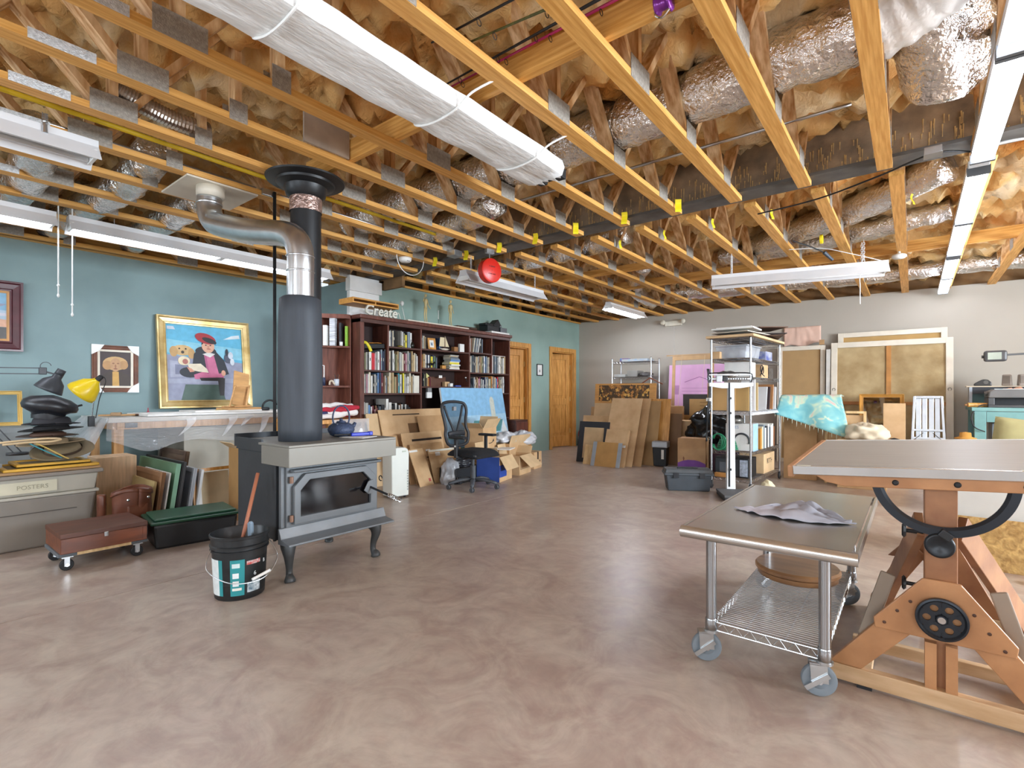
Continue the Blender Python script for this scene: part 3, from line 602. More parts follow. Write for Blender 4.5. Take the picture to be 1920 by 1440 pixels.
# ---------------- pictures, left wall, worktable ----------------
def el(cx, cy, rx, ry, n=20, a=0):
    return [(cx+rx*math.cos(t)*math.cos(a)-ry*math.sin(t)*math.sin(a), cy+rx*math.cos(t)*math.sin(a)+ry*math.sin(t)*math.cos(a)) for t in (2*math.pi*i/n for i in range(n))]
def paint(parent, x0, z0, w, h, items, y=0, name='painted_picture', rough=.5):
    """flat picture facing -y: coloured areas in 0..1 over w x h"""
    b = MB(); ms = []
    for i, (c, poly) in enumerate(items):
        e = y-.0004*i; n = len(poly)
        ms.append(mat(c, rough, 0, .1, 14)); b.m(i)
        b.add([(x0+u*w, e, z0+v*h) for u, v in poly], [tuple(range(n))])
    return b.o(name, ms, parent)
FULL = [(0,0),(1,0),(1,1),(0,1)]
def frame(parent, w, h, fw, d, m, y=0, name='frame_side', prof=None):
    """mitred frame, outer w x h centred on x, standing on z = 0, front at -d"""
    o = [(-w/2,0),(w/2,0),(w/2,h),(-w/2,h)]; k = [(-w/2+fw,fw),(w/2-fw,fw),(w/2-fw,h-fw),(-w/2+fw,h-fw)]
    prof = prof or [(0,0),(0,1),(.18,1.0),(.3,.7),(.75,.55),(.85,.75),(1,.7),(1,0)]
    for i in range(4):
        j = (i+1)%4; V = []
        for a, b in ((o[i],k[i]),(o[j],k[j])):
            V += [(a[0]+(b[0]-a[0])*f, y-d*q, a[1]+(b[1]-a[1])*f) for f, q in prof]
        n = len(prof); F = [(q,(q+1)%n,n+(q+1)%n,n+q) for q in range(n)]+[tuple(range(n)),tuple(range(n,2*n))]
        MB().add(V,F).o(name, m, parent)
# maroon framed landscape at the left edge
t = T('landscape_painting','maroon framed sunset landscape on the teal wall at left edge','painting',(-7.149,.62,1.6),R(90))
frame(t,.75,.70,.1,.045,mat('#4a1620', .3, 0, .15, 8, coat=.4)); frame(t,.555,.50,.022,.03,mat('#c79a68', .5),name='liner')
bpy.context.view_layer.update()
for o in t.children:
    if o.name.startswith('liner'): o.location.z = .1
paint(t,-.26,.12,.52,.46,[('#7fa9c4',FULL),('#a9bccb',[(0,.3),(1,.34),(1,.62),(0,.66)]),('#8d8ea0',[(.2,.68),(.9,.7),(1,.76),(.5,.78),(.1,.74)]),('#d3a58a',[(0,.26),(1,.26),(1,.42),(.6,.46),(0,.4)]),('#c6c3cc',[(.3,.5),(1,.5),(1,.56),(.5,.57)]),('#5c5a58',[(0,0),(1,0),(1,.26),(.5,.24),(0,.28)])],-.012)
# portrait with white corner guards
t = T('portrait_print','small brown framed portrait with white corner guards on the teal wall','painting',(-7.149,1.765,1.19),R(90))
frame(t,.43,.53,.05,.022,mat('#6e4029', .5, 0, .35, 8, (1,1,1), .05, 30)); frame(t,.33,.43,.022,.02,mat('#e2d9c8', .6),name='mat_board',prof=[(0,0),(0,1),(1,.8),(1,0)])
for o in t.children:
    if o.name.startswith('mat_board'): o.location.z = .05
paint(t,-.145,.07,.29,.39,[('#3a2a28',FULL),('#c6a06a',el(.5,.66,.4,.2)),('#b58a58',el(.25,.6,.16,.13)),('#b58a58',el(.76,.62,.15,.13)),('#b98f66',el(.5,.62,.17,.2)),('#8a5f42',el(.43,.66,.04,.02)),('#8a5f42',el(.58,.66,.04,.02)),('#9b6a4a',el(.5,.57,.03,.06)),('#7d4a36',el(.5,.5,.07,.015)),('#3b2c22',[(0,0),(1,0),(.95,.3),(.7,.42),(.3,.42),(.05,.3)]),('#c79a4e',[(.4,0),(.62,0),(.6,.42),(.4,.42)])],-.006)
for sx in (-1,1):
    for z0, z1, z2 in ((-.004,.11,0),(.534,.42,0)):
        MB().prism([(sx*.219,z0),(sx*.105,z0),(sx*.15,(z0+z1)/2+(.012 if z0<0.2 else -.012)),(sx*.219,z1)],-.03,.0,'Y').o('corner_guard', WHITE, t)
# big painting leaning on the worktable
t = T('girl_painting','large gold framed painting of a girl in a red beret','painting',(-7.0,2.68,.995),rot=(R(-6.5),0,R(90)))
frame(t,1.07,1.13,.095,.05,mat('#b99a5c', .32, .55, .15, 6, col2='#d8c08a'))
paint(t,-.44,.095,.88,.94,[('#5fb0cf',FULL),('#86c3d6',[(0,.62),(1,.56),(1,.72),(0,.8)]),('#d5dde0',[(.74,.84),(.98,.87),(.97,.92),(.86,.9)]),('#c6cdd6',[(.02,.93),(.12,.93),(.1,.97),(.02,.97)]),
 ('#8f92a6',[(0,0),(1,0),(1,.52),(0,.6)]),('#a3a5b6',[(.04,.3),(.3,.32),(.3,.5),(.04,.52)]),('#787b90',[(.1,.34),(.26,.35),(.26,.46),(.1,.47)]),
 ('#9da0b2',[(0,.22),(1,.24),(1,.3),(0,.28)]),('#4a5f56',[(.16,0),(.74,0),(.68,.21),(.22,.21)]),
 ('#c9a773',el(.2,.66,.13,.07)),('#bb9560',el(.09,.64,.05,.07)),('#bb9560',el(.31,.62,.045,.07)),('#3a3029',el(.2,.635,.02,.02)),('#2a2420',el(.16,.68,.012,.01)),('#2a2420',el(.24,.68,.012,.01)),
 ('#22262e',[(.3,.36),(.34,.62),(.42,.7),(.62,.68),(.74,.55),(.8,.36),(.7,.33)]),('#22262e',el(.28,.37,.13,.07)),('#22262e',el(.5,.66,.14,.07)),
 ('#c2688a',[(.47,.62),(.6,.62),(.66,.36),(.74,.38),(.72,.29),(.34,.28),(.33,.34),(.5,.4)]),('#a9557a',[(.48,.6),(.5,.6),(.53,.36),(.5,.36)]),
 ('#2b2626',[(.4,.3),(.72,.31),(.72,.26),(.42,.26)]),('#2b2626',[(.64,.3),(.74,.3),(.72,.06),(.66,.06)]),
 ('#d8d4cf',[(.45,.62),(.55,.58),(.62,.63),(.53,.65)]),('#d7a58a',el(.53,.735,.085,.095)),('#1c1a1e',[(.44,.74),(.46,.84),(.6,.85),(.64,.74),(.61,.79),(.5,.8)]),('#a3262f',el(.5,.835,.14,.07,20,-.25)),('#1d1b20',el(.55,.81,.1,.035,16,-.3)),
 ('#3a2a28',el(.5,.745,.012,.008)),('#3a2a28',el(.56,.745,.012,.008)),('#b06a5c',el(.535,.695,.03,.009)),('#c98d74',el(.53,.72,.013,.02)),
 ('#d8c9a8',el(.21,.52,.075,.06)),('#a5645a',el(.225,.51,.035,.035)),('#d9cdb4',[(.25,.48),(.42,.49),(.5,.42),(.52,.37),(.4,.38),(.28,.4)]),('#c98d74',[(.24,.44),(.3,.42),(.34,.38),(.28,.37)]),
 ('#cf9a80',el(.72,.37,.03,.04)),('#4d5262',el(.8,.58,.06,.07)),('#c9d0da',el(.83,.62,.035,.05)),('#2a2c33',el(.78,.66,.02,.05)),('#d5dae0',el(.85,.53,.03,.05))],-.014)
# worktable
TZ = .935
t = T('worktable','long worktable under clear plastic along the teal wall','table',(-6.6,2.45,0))
MB().box((-.5,-1.0,TZ-.045),(.5,1.1,TZ)).o('tabletop', mat('#cfc8bb', .5, 0, .1), t, bev=.004)
MB().box((.44,-.92,TZ-.115),(.475,1.05,TZ-.045)).o('apron', OAK, t); MB().box((-.47,-.95,TZ-.115),(.44,-.92,TZ-.045)).o('apron', OAK, t)
for x, y in ((.4,-.9),(.4,1.0),(-.44,-.9),(-.44,1.0)): MB().box((x-.04,y-.04,0),(x+.04,y+.04,TZ-.115)).o('leg', OAK, t)
MB().box((-.45,-.3,.05),(.355,.95,TZ-.13)).o('cabinet_box', mat('#b5b1a3', .6, 0, .06), t, bev=.004)
MB().box((.475,-.86,TZ-.1),(.49,-.76,TZ-.05)).o('corner_bracket', BLKMET, t)
PLAS = bpy.data.materials.new('clear_plastic'); PLAS.use_nodes = True; _n = PLAS.node_tree.nodes; _l = PLAS.node_tree.links
_p = _n['Principled BSDF']; _p.inputs['Base Color'].default_value = (.9,.92,.95,1); _p.inputs['Roughness'].default_value = .12; _p.inputs['Alpha'].default_value = .26
_tx = _n.new('ShaderNodeTexNoise'); _tx.inputs['Scale'].default_value = 9; _tx.inputs['Distortion'].default_value = 2; _b = _n.new('ShaderNodeBump'); _b.inputs['Strength'].default_value = .6; _b.inputs['Distance'].default_value = .03
_l.new(_tx.outputs[0], _b.inputs['Height']); _l.new(_b.outputs[0], _p.inputs['Normal'])
def sheet(u, v):   # over the top and hanging down in front
    y = -1.02+2.1*u; s = v*1.32
    if s < .95: x, z = -.42+s, TZ+.006
    else:
        q = s-.95; x = .53+.03*math.sin(y*7)*q/.35+.05*q; z = TZ+.002-q*(.75+.35*nz(y*2.3,3))
    return (x+.01*nz(y*6,s*6), y, z+.004*nz(y*5,s*8,2))
MB().grid(60,26,sheet).o('plastic_sheet', PLAS, t, smooth=True)
def sheet_l(u, v):
    x = -.4+.95*u; q = v*.34
    return (x+.06*q*math.sin(9*u), -1.005-.62*q-.03*math.sin(x*9)*v, TZ+.006-q*(.55+.6*u)-.02*v)
MB().grid(26,14,sheet_l).o('plastic_corner', mat('#d5d8dc', .2, 0, .1, 6, (1,1,1), .5, 9, alpha=.55), t, smooth=True)
for i, (y, l, dx) in enumerate(((-.3,.18,.05),(.12,.2,.08),(.3,.12,.03),(.5,.22,.04),(.72,.1,.1))):
    MB().grid(5,10,lambda u, v, y=y, l=l, dx=dx: (.545+dx*v*.6+.02*math.sin(6*v+i)+.02*u, y+.09*(u-.5)*(1-.7*v)-.12*v*v, TZ-.03-l*v+.02*u)).o('plastic_strip', mat('#e6e8ea', .12, 0, .1, 6, (1,1,1), .5, 12, alpha=.4), t, smooth=True)
# paper, boards and small things on the table
tb = TZ+.006
def slab(name, label, cat, loc, d, rz, m, group=None, bev=.002):
    return MB().box((-d[0]/2,-d[1]/2,0),(d[0]/2,d[1]/2,d[2])).o(name, m, loc=loc, rz=rz, label=label, cat=cat, group=group, bev=bev)
slab('drawing_board','wide white drawing board lying on the worktable','board',(-6.45,2.45,tb),(.62,1.35,.022),.02,PAPER)
slab('paper_stack','upper stack of white papers under the small easel','paper',(-6.45,2.62,tb+.023),(.42,.75,.02),.04,PAPER)
slab('paper_sheet','loose white sheet at the left on the drawing board','paper',(-6.42,2.0,tb+.023),(.4,.45,.005),-.08,PAPER)
slab('paper_stack','white papers at the chimney end of the worktable','paper',(-6.35,3.3,tb),(.5,.42,.03),.03,PAPER)
slab('wooden_stick','thin yellowish stick lying on white papers','stick',(-6.27,2.55,tb+.044),(.012,.2,.006),.5,mat('#c9b66a', .6))
t = T('brush_roll','tan paint brushes in a roll at the left of the worktable','brushes',(-6.45,1.62,tb),R(70))
for i in range(4): MB().cyl((-.16+.03*i,-.03+.02*i,.012),(.14+.03*i,-.02+.02*i,.012),.009,n=8).o('brush', mat(['#c59a6a','#6a4a32','#d6cdbd','#9a8a72'][i], .5), t)
MB().cbox((-.02,0,.022),(.09,.09,.035)).o('wrap', mat('#a98a68', .8), t, bev=.01)
MB().lathe([(0,0),(.012,0),(.012,.03),(.005,.04),(.004,.07),(0,.075)],n=12).o('paint_bottle', mat('#a8283c', .4), loc=(-6.8,1.98,tb), smooth=True, label='tiny red bottle beside the gold framed painting', cat='bottle')
t = T('table_easel','small folding wooden table easel on the worktable','easel',(-6.36,2.78,tb+.043),R(100))
EZ = mat('#cf9f68', .5, 0, .12, 5, (1,6,6))
MB().cbox((0,0,.012),(.42,.24,.024)).cbox((-.02,.05,.032),(.3,.06,.018)).o('base', EZ, t, bev=.003)
MB().cbox((.06,.06,.245),(.2,.012,.43),rx=R(-14),ry=R(13)).o('panel', EZ, t, bev=.002)
for x0, x1 in ((-.16,-.03),(.05,.15)): MB().bar((x0,-.06,.03),(x1,.03,.28),.016,.016).o('strut', EZ, t)
MB().bar((-.03,.02,.28),(.15,.02,.285),.018,.018).bar((-.1,-.06,.04),(.1,-.06,.04),.02,.02).o('crossbar', EZ, t)
t = T('hand_magnifier','dark hand lens with a curved handle on the worktable','magnifier',(-6.3,3.12,tb+.03))
MB().tube(arc((0,0,.03),.09,20,175,14,'YZ'),.012,8).o('handle', BLACK, t, smooth=True); MB().lathe([(0,0),(.05,0),(.055,.02),(.04,.035),(0,.035)],c=(0,-.06,-.0),n=16).o('base', DKPLA, t, smooth=True)
t = T('glass_jar','clear glass jar beside the black rod on the worktable','jar',(-6.3,3.3,tb+.031))
MB().lathe([(.0,.002),(.045,.002),(.048,.01),(.048,.07),(.04,.08),(.04,.09)],n=20).o('glass', mat('#dfe4e6', .05, 0, 0, trans=.9), t, smooth=True); MB().lathe([(0,.09),(.042,.09),(.042,.1),(0,.1)],n=20).o('lid', GALV, t, smooth=True)
# yellow lamp clamped to the left table end
t = T('yellow_lamp','yellow clamp lamp with a cone shade beside the portrait','lamp',(-6.28,1.36,TZ))
MB().tube([(0,0,-.05),(0,.02,.2),(.0,.05,.33)],.006,8).o('stem', CHROME, t); MB().cbox((0,0,-.03),(.04,.05,.1)).o('clamp', BLKMET, t, bev=.004)
def shade(c, axis, prof, m, name, par):
    M = Vector((0,0,1)).rotation_difference(Vector(axis)).to_matrix().to_4x4(); M.translation = Vector(c)
    return MB().lathe(prof,n=28,cap=False).xf(M).o(name, m, par, smooth=True, solid=.002)
shade((0.02,.03,.36),(-.35,-.52,-.62),[(.028,-.02),(.035,0),(.085,.05),(.125,.14),(.13,.17)],mat('#e3c21d', .3, 0, .05),'lamp_shade',t)
shade((0.02,.03,.36),(.35,.52,.62),[(.0,.07),(.022,.065),(.024,0),(.03,-.01)],BLACK,'lamp_socket',t)
MB().tube(spline([(.04,.07,.42),(.06,.1,.36),(.03,.06,.2),(.02,.03,0)]),.004,6).o('cord', BLACK, t)
# black swing arm lamp reaching in from the left
t = T('swing_arm_lamp','black swing arm desk lamp reaching in from the left edge','lamp',(-5.75,.65,.735))
B0 = Vector((0,.12,-.04)); EL = Vector((.0,-.32,.62)); HD = Vector((.02,.27,.63))
LB = mat('#3f4247', .4, .1, .1)
for d in (-.012,.012):
    MB().bar(B0+Vector((0,d*2,0)),EL+Vector((0,d*2,0)),.008,.008).o('lower_arm', LB, t)
    MB().bar(EL+Vector((0,0,d*2)),HD+Vector((0,0,d*2)),.008,.008).o('upper_arm', LB, t)
MB().cbox(tuple(HD),(.03,.05,.06)).o('joint', LB, t, bev=.004); MB().tube(arc((.02,.29,.67),.035,10,200,10,'YZ'),.003,5).o('spring', LB, t)
MB().lathe([(0,0),(.07,0),(.07,.02),(0,.025)],c=tuple(B0+Vector((0,0,-.02))),n=20).o('base', LB, t, smooth=True)
shade((.03,.37,.60),(-.15,-.42,-.85),[(.026,-.02),(.032,.0),(.034,.03),(.075,.07),(.095,.13),(.1,.15)],LB,'lamp_shade',t)
shade((.03,.37,.60),(.15,.42,.85),[(0,.05),(.03,.048),(.032,0)],LB,'lamp_cap',t)
MB().bar(HD,(.03,.36,.60),.014,.014).o('neck', LB, t)
# low cabinet behind the totes, with a small gold frame on it
t = T('low_cabinet','low grey cabinet behind the storage tote at left','cabinet',(-6.75,.5,0))
MB().box((-.38,-.6,0),(.3,.5,.86)).o('body', mat('#8f9494', .6, 0, .05), t, bev=.004); MB().box((.3,-.55,.05),(.32,-.02,.82)).o('door', mat('#878c8c', .6), t, bev=.003); MB().box((.3,.02,.05),(.32,.45,.82)).o('door', mat('#878c8c', .6), t, bev=.003)
t = T('gold_frame','small empty gold frame leaning behind the black beret','frame',(-6.9,.66,.862),rot=(R(-8),0,R(90)))
frame(t,.6,.34,.035,.02,mat('#c9a65c', .35, .4, .1))
# ------- totes, hats and other things at lower left -------
t = T('storage_tote','large grey lidded storage tote at the left edge','tote',(-5.55,.62,0))
TG = mat('#8c857c', .5, 0, .05); TL = mat('#b7b3a6', .5, 0, .05)
def taper(z0, z1, a, b, c, d):     # frustum: half sizes a,b at z0 and c,d at z1
    return [(-a,-b,z0),(a,-b,z0),(a,b,z0),(-a,b,z0),(-c,-d,z1),(c,-d,z1),(c,d,z1),(-c,d,z1)], [(0,3,2,1),(4,5,6,7),(0,1,5,4),(1,2,6,5),(2,3,7,6),(3,0,4,7)]
MB().add(*taper(0,.385,.30,.5,.33,.545)).o('body', TG, t, bev=.015)
MB().box((-.345,-.56,.385),(.345,.56,.408)).o('rim', TL, t, bev=.006)
MB().add(*taper(.408,.54,.325,.535,.34,.555)).o('upper_body', TL, t, bev=.01)
MB().box((-.365,-.585,.54),(.365,.585,.57)).o('lid', TG, t, bev=.008)
MB().box((.335,-.42,.43),(.343,.3,.515)).o('paper_label', mat('#d6d2ba', .7, 0, .06), t)
text('POSTERS',.045,mat('#a9a58e',.7),t,(.345,.16,.472),(R(90),0,R(90)))
MB().box((.331,-.5,.272),(.336,.42,.277)).o('crease', mat('#4d4640', .6), t)
marks(10,.022,mat('#4d4640',.6),t,(.329,-.26,.290),(R(90),0,R(90)),5)
zt = .572
slab('cardboard_sheet','corrugated cardboard sheet lying on the storage tote','cardboard',(-5.52,.68,zt),(.6,1.02,.02),0,CARD2)
zt += .022
GOLDF = mat('#cf9d2c', .35, .2, .12)
for i, (x, y, w, l, lb) in enumerate(((-5.42,.9,.44,.56,'lower yellow gilt frame lying under the stacked hats'),(-5.46,.92,.36,.44,'upper yellow gilt frame lying under the stacked hats'),(-5.35,.34,.36,.4,'yellow gilt frame lying on the tote at the left edge'))):
    t = T('gilt_frame', lb, 'frame', (x,y,zt+(.024 if i == 1 else .001)))
    for a, b in (((w/2-.03,-l/2),(w/2,l/2)),((-w/2,-l/2),(-w/2+.03,l/2)),((-w/2+.03,-l/2),(w/2-.03,-l/2+.03)),((-w/2+.03,l/2-.03),(w/2-.03,l/2))):
        MB().box((a[0],a[1],0),(b[0],b[1],.022)).o('frame_side', GOLDF, t, bev=.005)
    MB().box((-w/2+.03,-l/2+.03,.004),(w/2-.03,l/2-.03,.01)).o('backing', mat('#7c6a4c', .8), t)
for i, (x, y, r, lb) in enumerate(((-5.24,.53,.55,'front grey aluminium bar lying across the gilt frames'),(-5.3,.55,.62,'rear grey aluminium bar lying across the gilt frames'))):
    MB().prism([(-.02,0),(.02,0),(.02,.006),(.008,.012),(.008,.024),(-.02,.024)],-.13,.13,'Y').o('metal_bar', mat('#a9adb2', .35, .7), loc=(x,y,zt+.048), rz=-r-.6, label=lb, cat='bar', group='aluminium bars on the tote')
slab('wood_offcut','small wood offcut beside the aluminium bars','wood',(-5.36,.45,zt+.024),(.05,.09,.03),.4,CARD)
t = T('camera_bag','black padded bag lying on the tote at the left edge','bag',(-5.5,.42,zt+.025))
b = MB(); b.lathe([(0,0),(.1,.0),(.155,.02),(.17,.07),(.165,.13),(.13,.165),(.06,.175),(0,.175)],n=28,sx=1,sy=1.25); b.o('body', mat('#232428', .7, 0, .2, 40, (1,1,1), .1, 90), t, smooth=True)
MB().tube(spline([(.16,-.16,.12),(.175,0,.06),(.16,.16,.12)]),.006,6).o('piping', mat('#55503f', .7), t)
# hats, from the bottom up
def hat(label, loc, brim, crown, m, band=None, tilt=(0,0), curl=.02, rz=0):
    t = T('hat', label, 'hat', loc, rz, 'hats stacked on the tote', rot=(tilt[0],tilt[1],rz))
    a, b_ = brim; r, h = crown
    def bf(u, v):
        an = 2*math.pi*u; q = .55+.45*v; 
        return (a*q*math.cos(an), b_*q*math.sin(an), .012+curl*(v**2)*(.4+.6*math.cos(an)**2*1)-.006*v)
    MB().grid(36,5,bf).o('brim', m, t, smooth=True, solid=.004)
    pf = [(r*1.02,.006),(r,h*.35),(r*.93,h*.8),(r*.8,h*.98),(r*.5,h),(0,h*.93)]
    MB().lathe(pf,n=30,sx=1,sy=b_/a,cap=False).o('crown', m, t, smooth=True)
    if band: MB().lathe([(r*1.03,.01),(r*1.04,.035)],n=30,sx=1,sy=b_/a,cap=False).o('hat_band', band, t, smooth=True)
    return t
hx, hy = -5.45, .93; z = zt+.06
hat('olive brown hat at the bottom of the stack, crown facing out', (hx+.05,hy+.06,z+.055), (.17,.2), (.1,.06), mat('#7c6e55', .8, 0, .12), mat('#4c3d30', .8), tilt=(R(8),R(24)))
hat('tan broad brimmed hat low in the stack', (hx,hy,z+.115), (.18,.21), (.09,.05), mat('#a08b6c', .8, 0, .12), tilt=(R(4),R(3)))
hat('dark brown leather hat in the middle of the stack', (hx-.01,hy-.02,z+.17), (.16,.19), (.09,.05), mat('#4a342a', .5, 0, .2), mat('#5c4030', .6))
hat('black felt hat below the grey cap', (hx,hy,z+.22), (.155,.2), (.09,.05), mat('#1b1a1c', .8, 0, .12), tilt=(R(3),0))
hat('thin black hat with flat brim below the beret', (hx,hy,z+.265), (.14,.18), (.095,.07), mat('#2d2c31', .75, 0, .12))
t = T('beret','large black leather beret topping the stack of hats','hat',(hx-.01,hy-.02,z+.345),rot=(R(-8),0,0))
b = MB(); b.lathe([(.1,0),(.105,.018),(.13,.03),(.165,.052),(.175,.08),(.163,.115),(.12,.145),(.05,.16),(0,.162)],n=36)
b.v = [(x*(1+.05*nz(y*9,zz*9)), y*(1.02+.05*nz(x*9,zz*9)), zz+.012*nz(x*8,y*8)+(.0 if zz<.05 else -.12*max(0,y))) for x, y, zz in b.v]
b.o('crown', mat('#24262b', .35, 0, .15, 5, (1,1,1), .05, 12), t, smooth=True)
MB().lathe([(.1,-.03),(.104,0),(.1,.03)],n=30,cap=False).o('head_band', mat('#1d1e22', .5), t, smooth=True)
MB().cyl((.0,.155,.09),(.0,.2,.11),.008,n=8).o('stalk', BLACK, t)
# cords and ribbons over the hats
for i, (c, pts, lb) in enumerate((('#cdb38c',[(hx+.12,hy-.38,z+.15),(hx+.15,hy-.2,z+.165),(hx+.19,hy-.06,z+.175),(hx+.2,hy+.02,z+.165),(hx+.2,hy-.04,z+.15),(hx+.17,hy-.16,z+.15),(hx+.14,hy-.3,z+.14)],'beige rope looped over the front of the hats'),
    ('#3c8a96',[(hx+.16,hy-.16,z+.145),(hx+.19,hy-.1,z+.1),(hx+.22,hy-.02,z+.045),(hx+.23,hy+.02,z+.02)],'teal cord hanging down the front of the hats'),
    ('#c2a558',[(hx+.17,hy-.12,z+.14),(hx+.2,hy-.06,z+.1),(hx+.235,hy+.03,z+.03),(hx+.245,hy+.06,z+.012)],'yellow cord hanging down the front of the hats'))):
    MB().tube(spline(pts,6),.008 if i == 0 else .005,8).o('cord', mat(c, .8), smooth=True, label=lb, cat='cord')
# leather bag
t = T('leather_bag','brown leather bag slumped open beside the tote','bag',(-4.99,1.345,0),R(12))
LE = mat('#6a3a28', .38, 0, .25, 5, (1,1,1), .15, 9, col2='#83503a')
def bagf(u, v):
    an = 2*math.pi*u; h = .4*v; r = .1+.02*v; 
    return (r*.75*math.cos(an)*(1+.12*nz(math.cos(an)*2,math.sin(an)*2,v*3)), r*1.2*math.sin(an)*(1+.1*nz(math.cos(an)*2,v*4,3)), h*(1+.03*math.cos(an*2+1)))
MB().grid(40,16,bagf).o('body', LE, t, smooth=True, solid=.006)
MB().grid(40,3,lambda u, v: (lambda p: (p[0]*(1+.03*v), p[1]*(1+.03*v), .40-.03*v+.02*math.cos(2*math.pi*u*2+1)*1))(bagf(u,1))).o('rolled_rim', LE, t, smooth=True, solid=.008)
for y in (-.07,.075): MB().lathe([(0,.0),(.012,.002),(.008,.006),(0,.007)],n=10,ax='X',c=(.082,y,.33)).o('rivet', CHROME, t)
MB().cbox((.078,0,.16),(.02,.15,.24)).o('front_pocket', LE, t, bev=.012)
t = T('leather_tube','narrow brown leather case standing between tote and bag','case',(-5.08,1.165,0)); MB().lathe([(0,0),(.04,0),(.04,.36),(.036,.37),(0,.37)],n=20,sx=1.0,sy=.75).o('body', LE, t, smooth=True); MB().lathe([(.041,.28),(.042,.29),(.041,.3)],n=20,sx=1.0,sy=.75,cap=False).o('seam', LE, t, smooth=True)
# boards and frames leaning in a row
def leaner(name, label, cat, x0, x1, y, h, th, m, lean=8, edge=None, framed=None):
    t = T(name, label, cat, ((x0+x1)/2,y,0), rot=(R(-lean),0,0), group='boards leaning under the worktable'); w = x1-x0
    MB().box((-w/2,-th/2,0),(w/2,th/2,h)).o('panel', m, t, bev=.002)
    if edge: MB().box((w/2+.0005,-th/2,0),(w/2+.004,th/2,h)).o('edge', edge, t)
    if framed:
        for a, b in (((-w/2,0),(-w/2+.04,h)),((w/2-.04,0),(w/2,h)),((-w/2+.04,h-.04),(w/2-.04,h)),((-w/2+.04,0),(w/2-.04,.04))):
            MB().box((a[0],-th/2-.012,a[1]),(b[0],-th/2-.0005,b[1])).o('frame_side', framed, t, bev=.003)
    return t
leaner('wood_board','small yellowish wood panel behind the leather bag','board',-5.62,-5.06,1.47,.43,.02,mat('#b39a68', .6))
leaner('wood_board','brown wood panel with frame behind the leather bag','board',-5.75,-5.05,1.525,.5,.02,mat('#8a6240', .6, 0, .2, 5),framed=mat('#8a6444', .6))
leaner('white_board','thin white edged panel beside the green board','board',-5.7,-5.07,1.575,.49,.012,PAPER)
leaner('green_board','green board with a pale green edge standing tallest in the row','board',-6.05,-5.09,1.635,.56,.035,mat('#5f8062', .6, 0, .08),edge=mat('#8fc0a2', .6))
leaner('framed_canvas','black frame standing just behind the green board','frame',-6.05,-5.1,1.69,.57,.025,mat('#2c2a2b', .5),framed=BLACK)
leaner('grey_board','grey panel with a rounded raised line','board',-5.95,-5.13,1.80,.5,.02,mat('#9a9da3', .5),framed=mat('#a5a8ad', .5))
leaner('white_board','pale grey panel behind the rounded grey one','board',-5.9,-5.14,1.86,.48,.022,mat('#c4c6c8', .5))
leaner('framed_picture','brown framed picture back at the rear of the row','frame',-6.4,-5.7,1.92,.6,.03,mat('#6d5a4a', .6),framed=mat('#5c4a3e', .6))
t = T('canvas_stretcher','bare wooden stretcher frame beside the tall cardboard box','frame',(-5.16,2.06,0),rot=(R(-9),0,R(94)))
for a, b in (((-.2,0),(-.17,.48)),((.17,0),(.2,.48)),((-.17,.45),(.17,.48)),((-.17,0),(.17,.03))): MB().box((a[0],-.012,a[1]),(b[0],.012,b[1])).o('frame_side', OAK, t)
t2 = leaner('white_board','white panel with beige inset behind the bare stretcher frame','board',-.15,.17,0,.43,.012,mat('#cdbb98', .7),lean=0)
t2.location = (-5.235,2.06,0); t2.rotation_euler = (R(-9),0,R(94)); MB().box((-.15,-.0085,0),(-.1,-.0065,.43)).o('white_strip', WHITE, t2)
def carton(label, loc, d, rz=0, m=None, flaps=None, tape=None, name='cardboard_box', group=None, smile=False):
    m = m or CARD; w, l, h = d; t = T(name, label, 'box', loc, rz, group); th = .006
    if flaps is None: MB().box((-w/2,-l/2,0),(w/2,l/2,h)).o('carton', m, t, bev=.003)
    else:
        q = MB(); q.box((-w/2,-l/2,0),(w/2,l/2,th)).box((-w/2,-l/2,th),(-w/2+th,l/2,h)).box((w/2-th,-l/2,th),(w/2,l/2,h)).box((-w/2+th,-l/2,th),(w/2-th,-l/2+th,h)).box((-w/2+th,l/2-th,th),(w/2-th,l/2,h)); q.o('carton', m, t)
        for side, ang, fl in flaps:
            a = R(ang); c, s = math.cos(a), math.sin(a)
            if side in 'x-x' and side in ('x','-x'):
                sg = 1 if side == 'x' else -1; p = (sg*w/2,0,h); e = (sg*(w/2+c*fl),0,h+s*fl)
                MB().add([(p[0],-l/2,p[2]),(p[0],l/2,p[2]),(e[0],l/2,e[2]),(e[0],-l/2,e[2])],[(0,1,2,3)]).o('flap', CARD3, t, solid=.005)
            else:
                sg = 1 if side == 'y' else -1
                MB().add([(-w/2,sg*l/2,h),(w/2,sg*l/2,h),(w/2,sg*(l/2+c*fl),h+s*fl),(-w/2,sg*(l/2+c*fl),h+s*fl)],[(0,1,2,3)]).o('flap', CARD3, t, solid=.005)
    if tape:
        MB().box((-w/2,-.025,h+.0002),(w/2,.025,h+.001)).box((w/2+.0002,-.025,h*.55),(w/2+.001,.025,h)).o('tape', tape, t)
    if smile:
        MB().tube(arc((w/2+.0008,0,h*.5),l*.3,205,335,14,'YZ',h*.16),.005,6).o('printed_mark', BLACK, t); MB().prism([(l*.2,h*.42),(l*.33,h*.4),(l*.29,h*.52)],w/2+.0003,w/2+.001,'X').o('printed_mark', BLACK, t)
    return t
t = carton('tall narrow cardboard box standing beside the stove','x' and (-4.97,2.27,0),(.24,.28,.67),0,mat('#a9814f', .85, 0, .1, 5),flaps=[('-y',35,.1),('x',-60,.06)])
carton('plywood fronted crate of planks under the worktable',(-5.85,1.42,0),(.3,.3,.6),0,mat('#d0b08c', .6, 0, .15, 4, (1,10,1)))
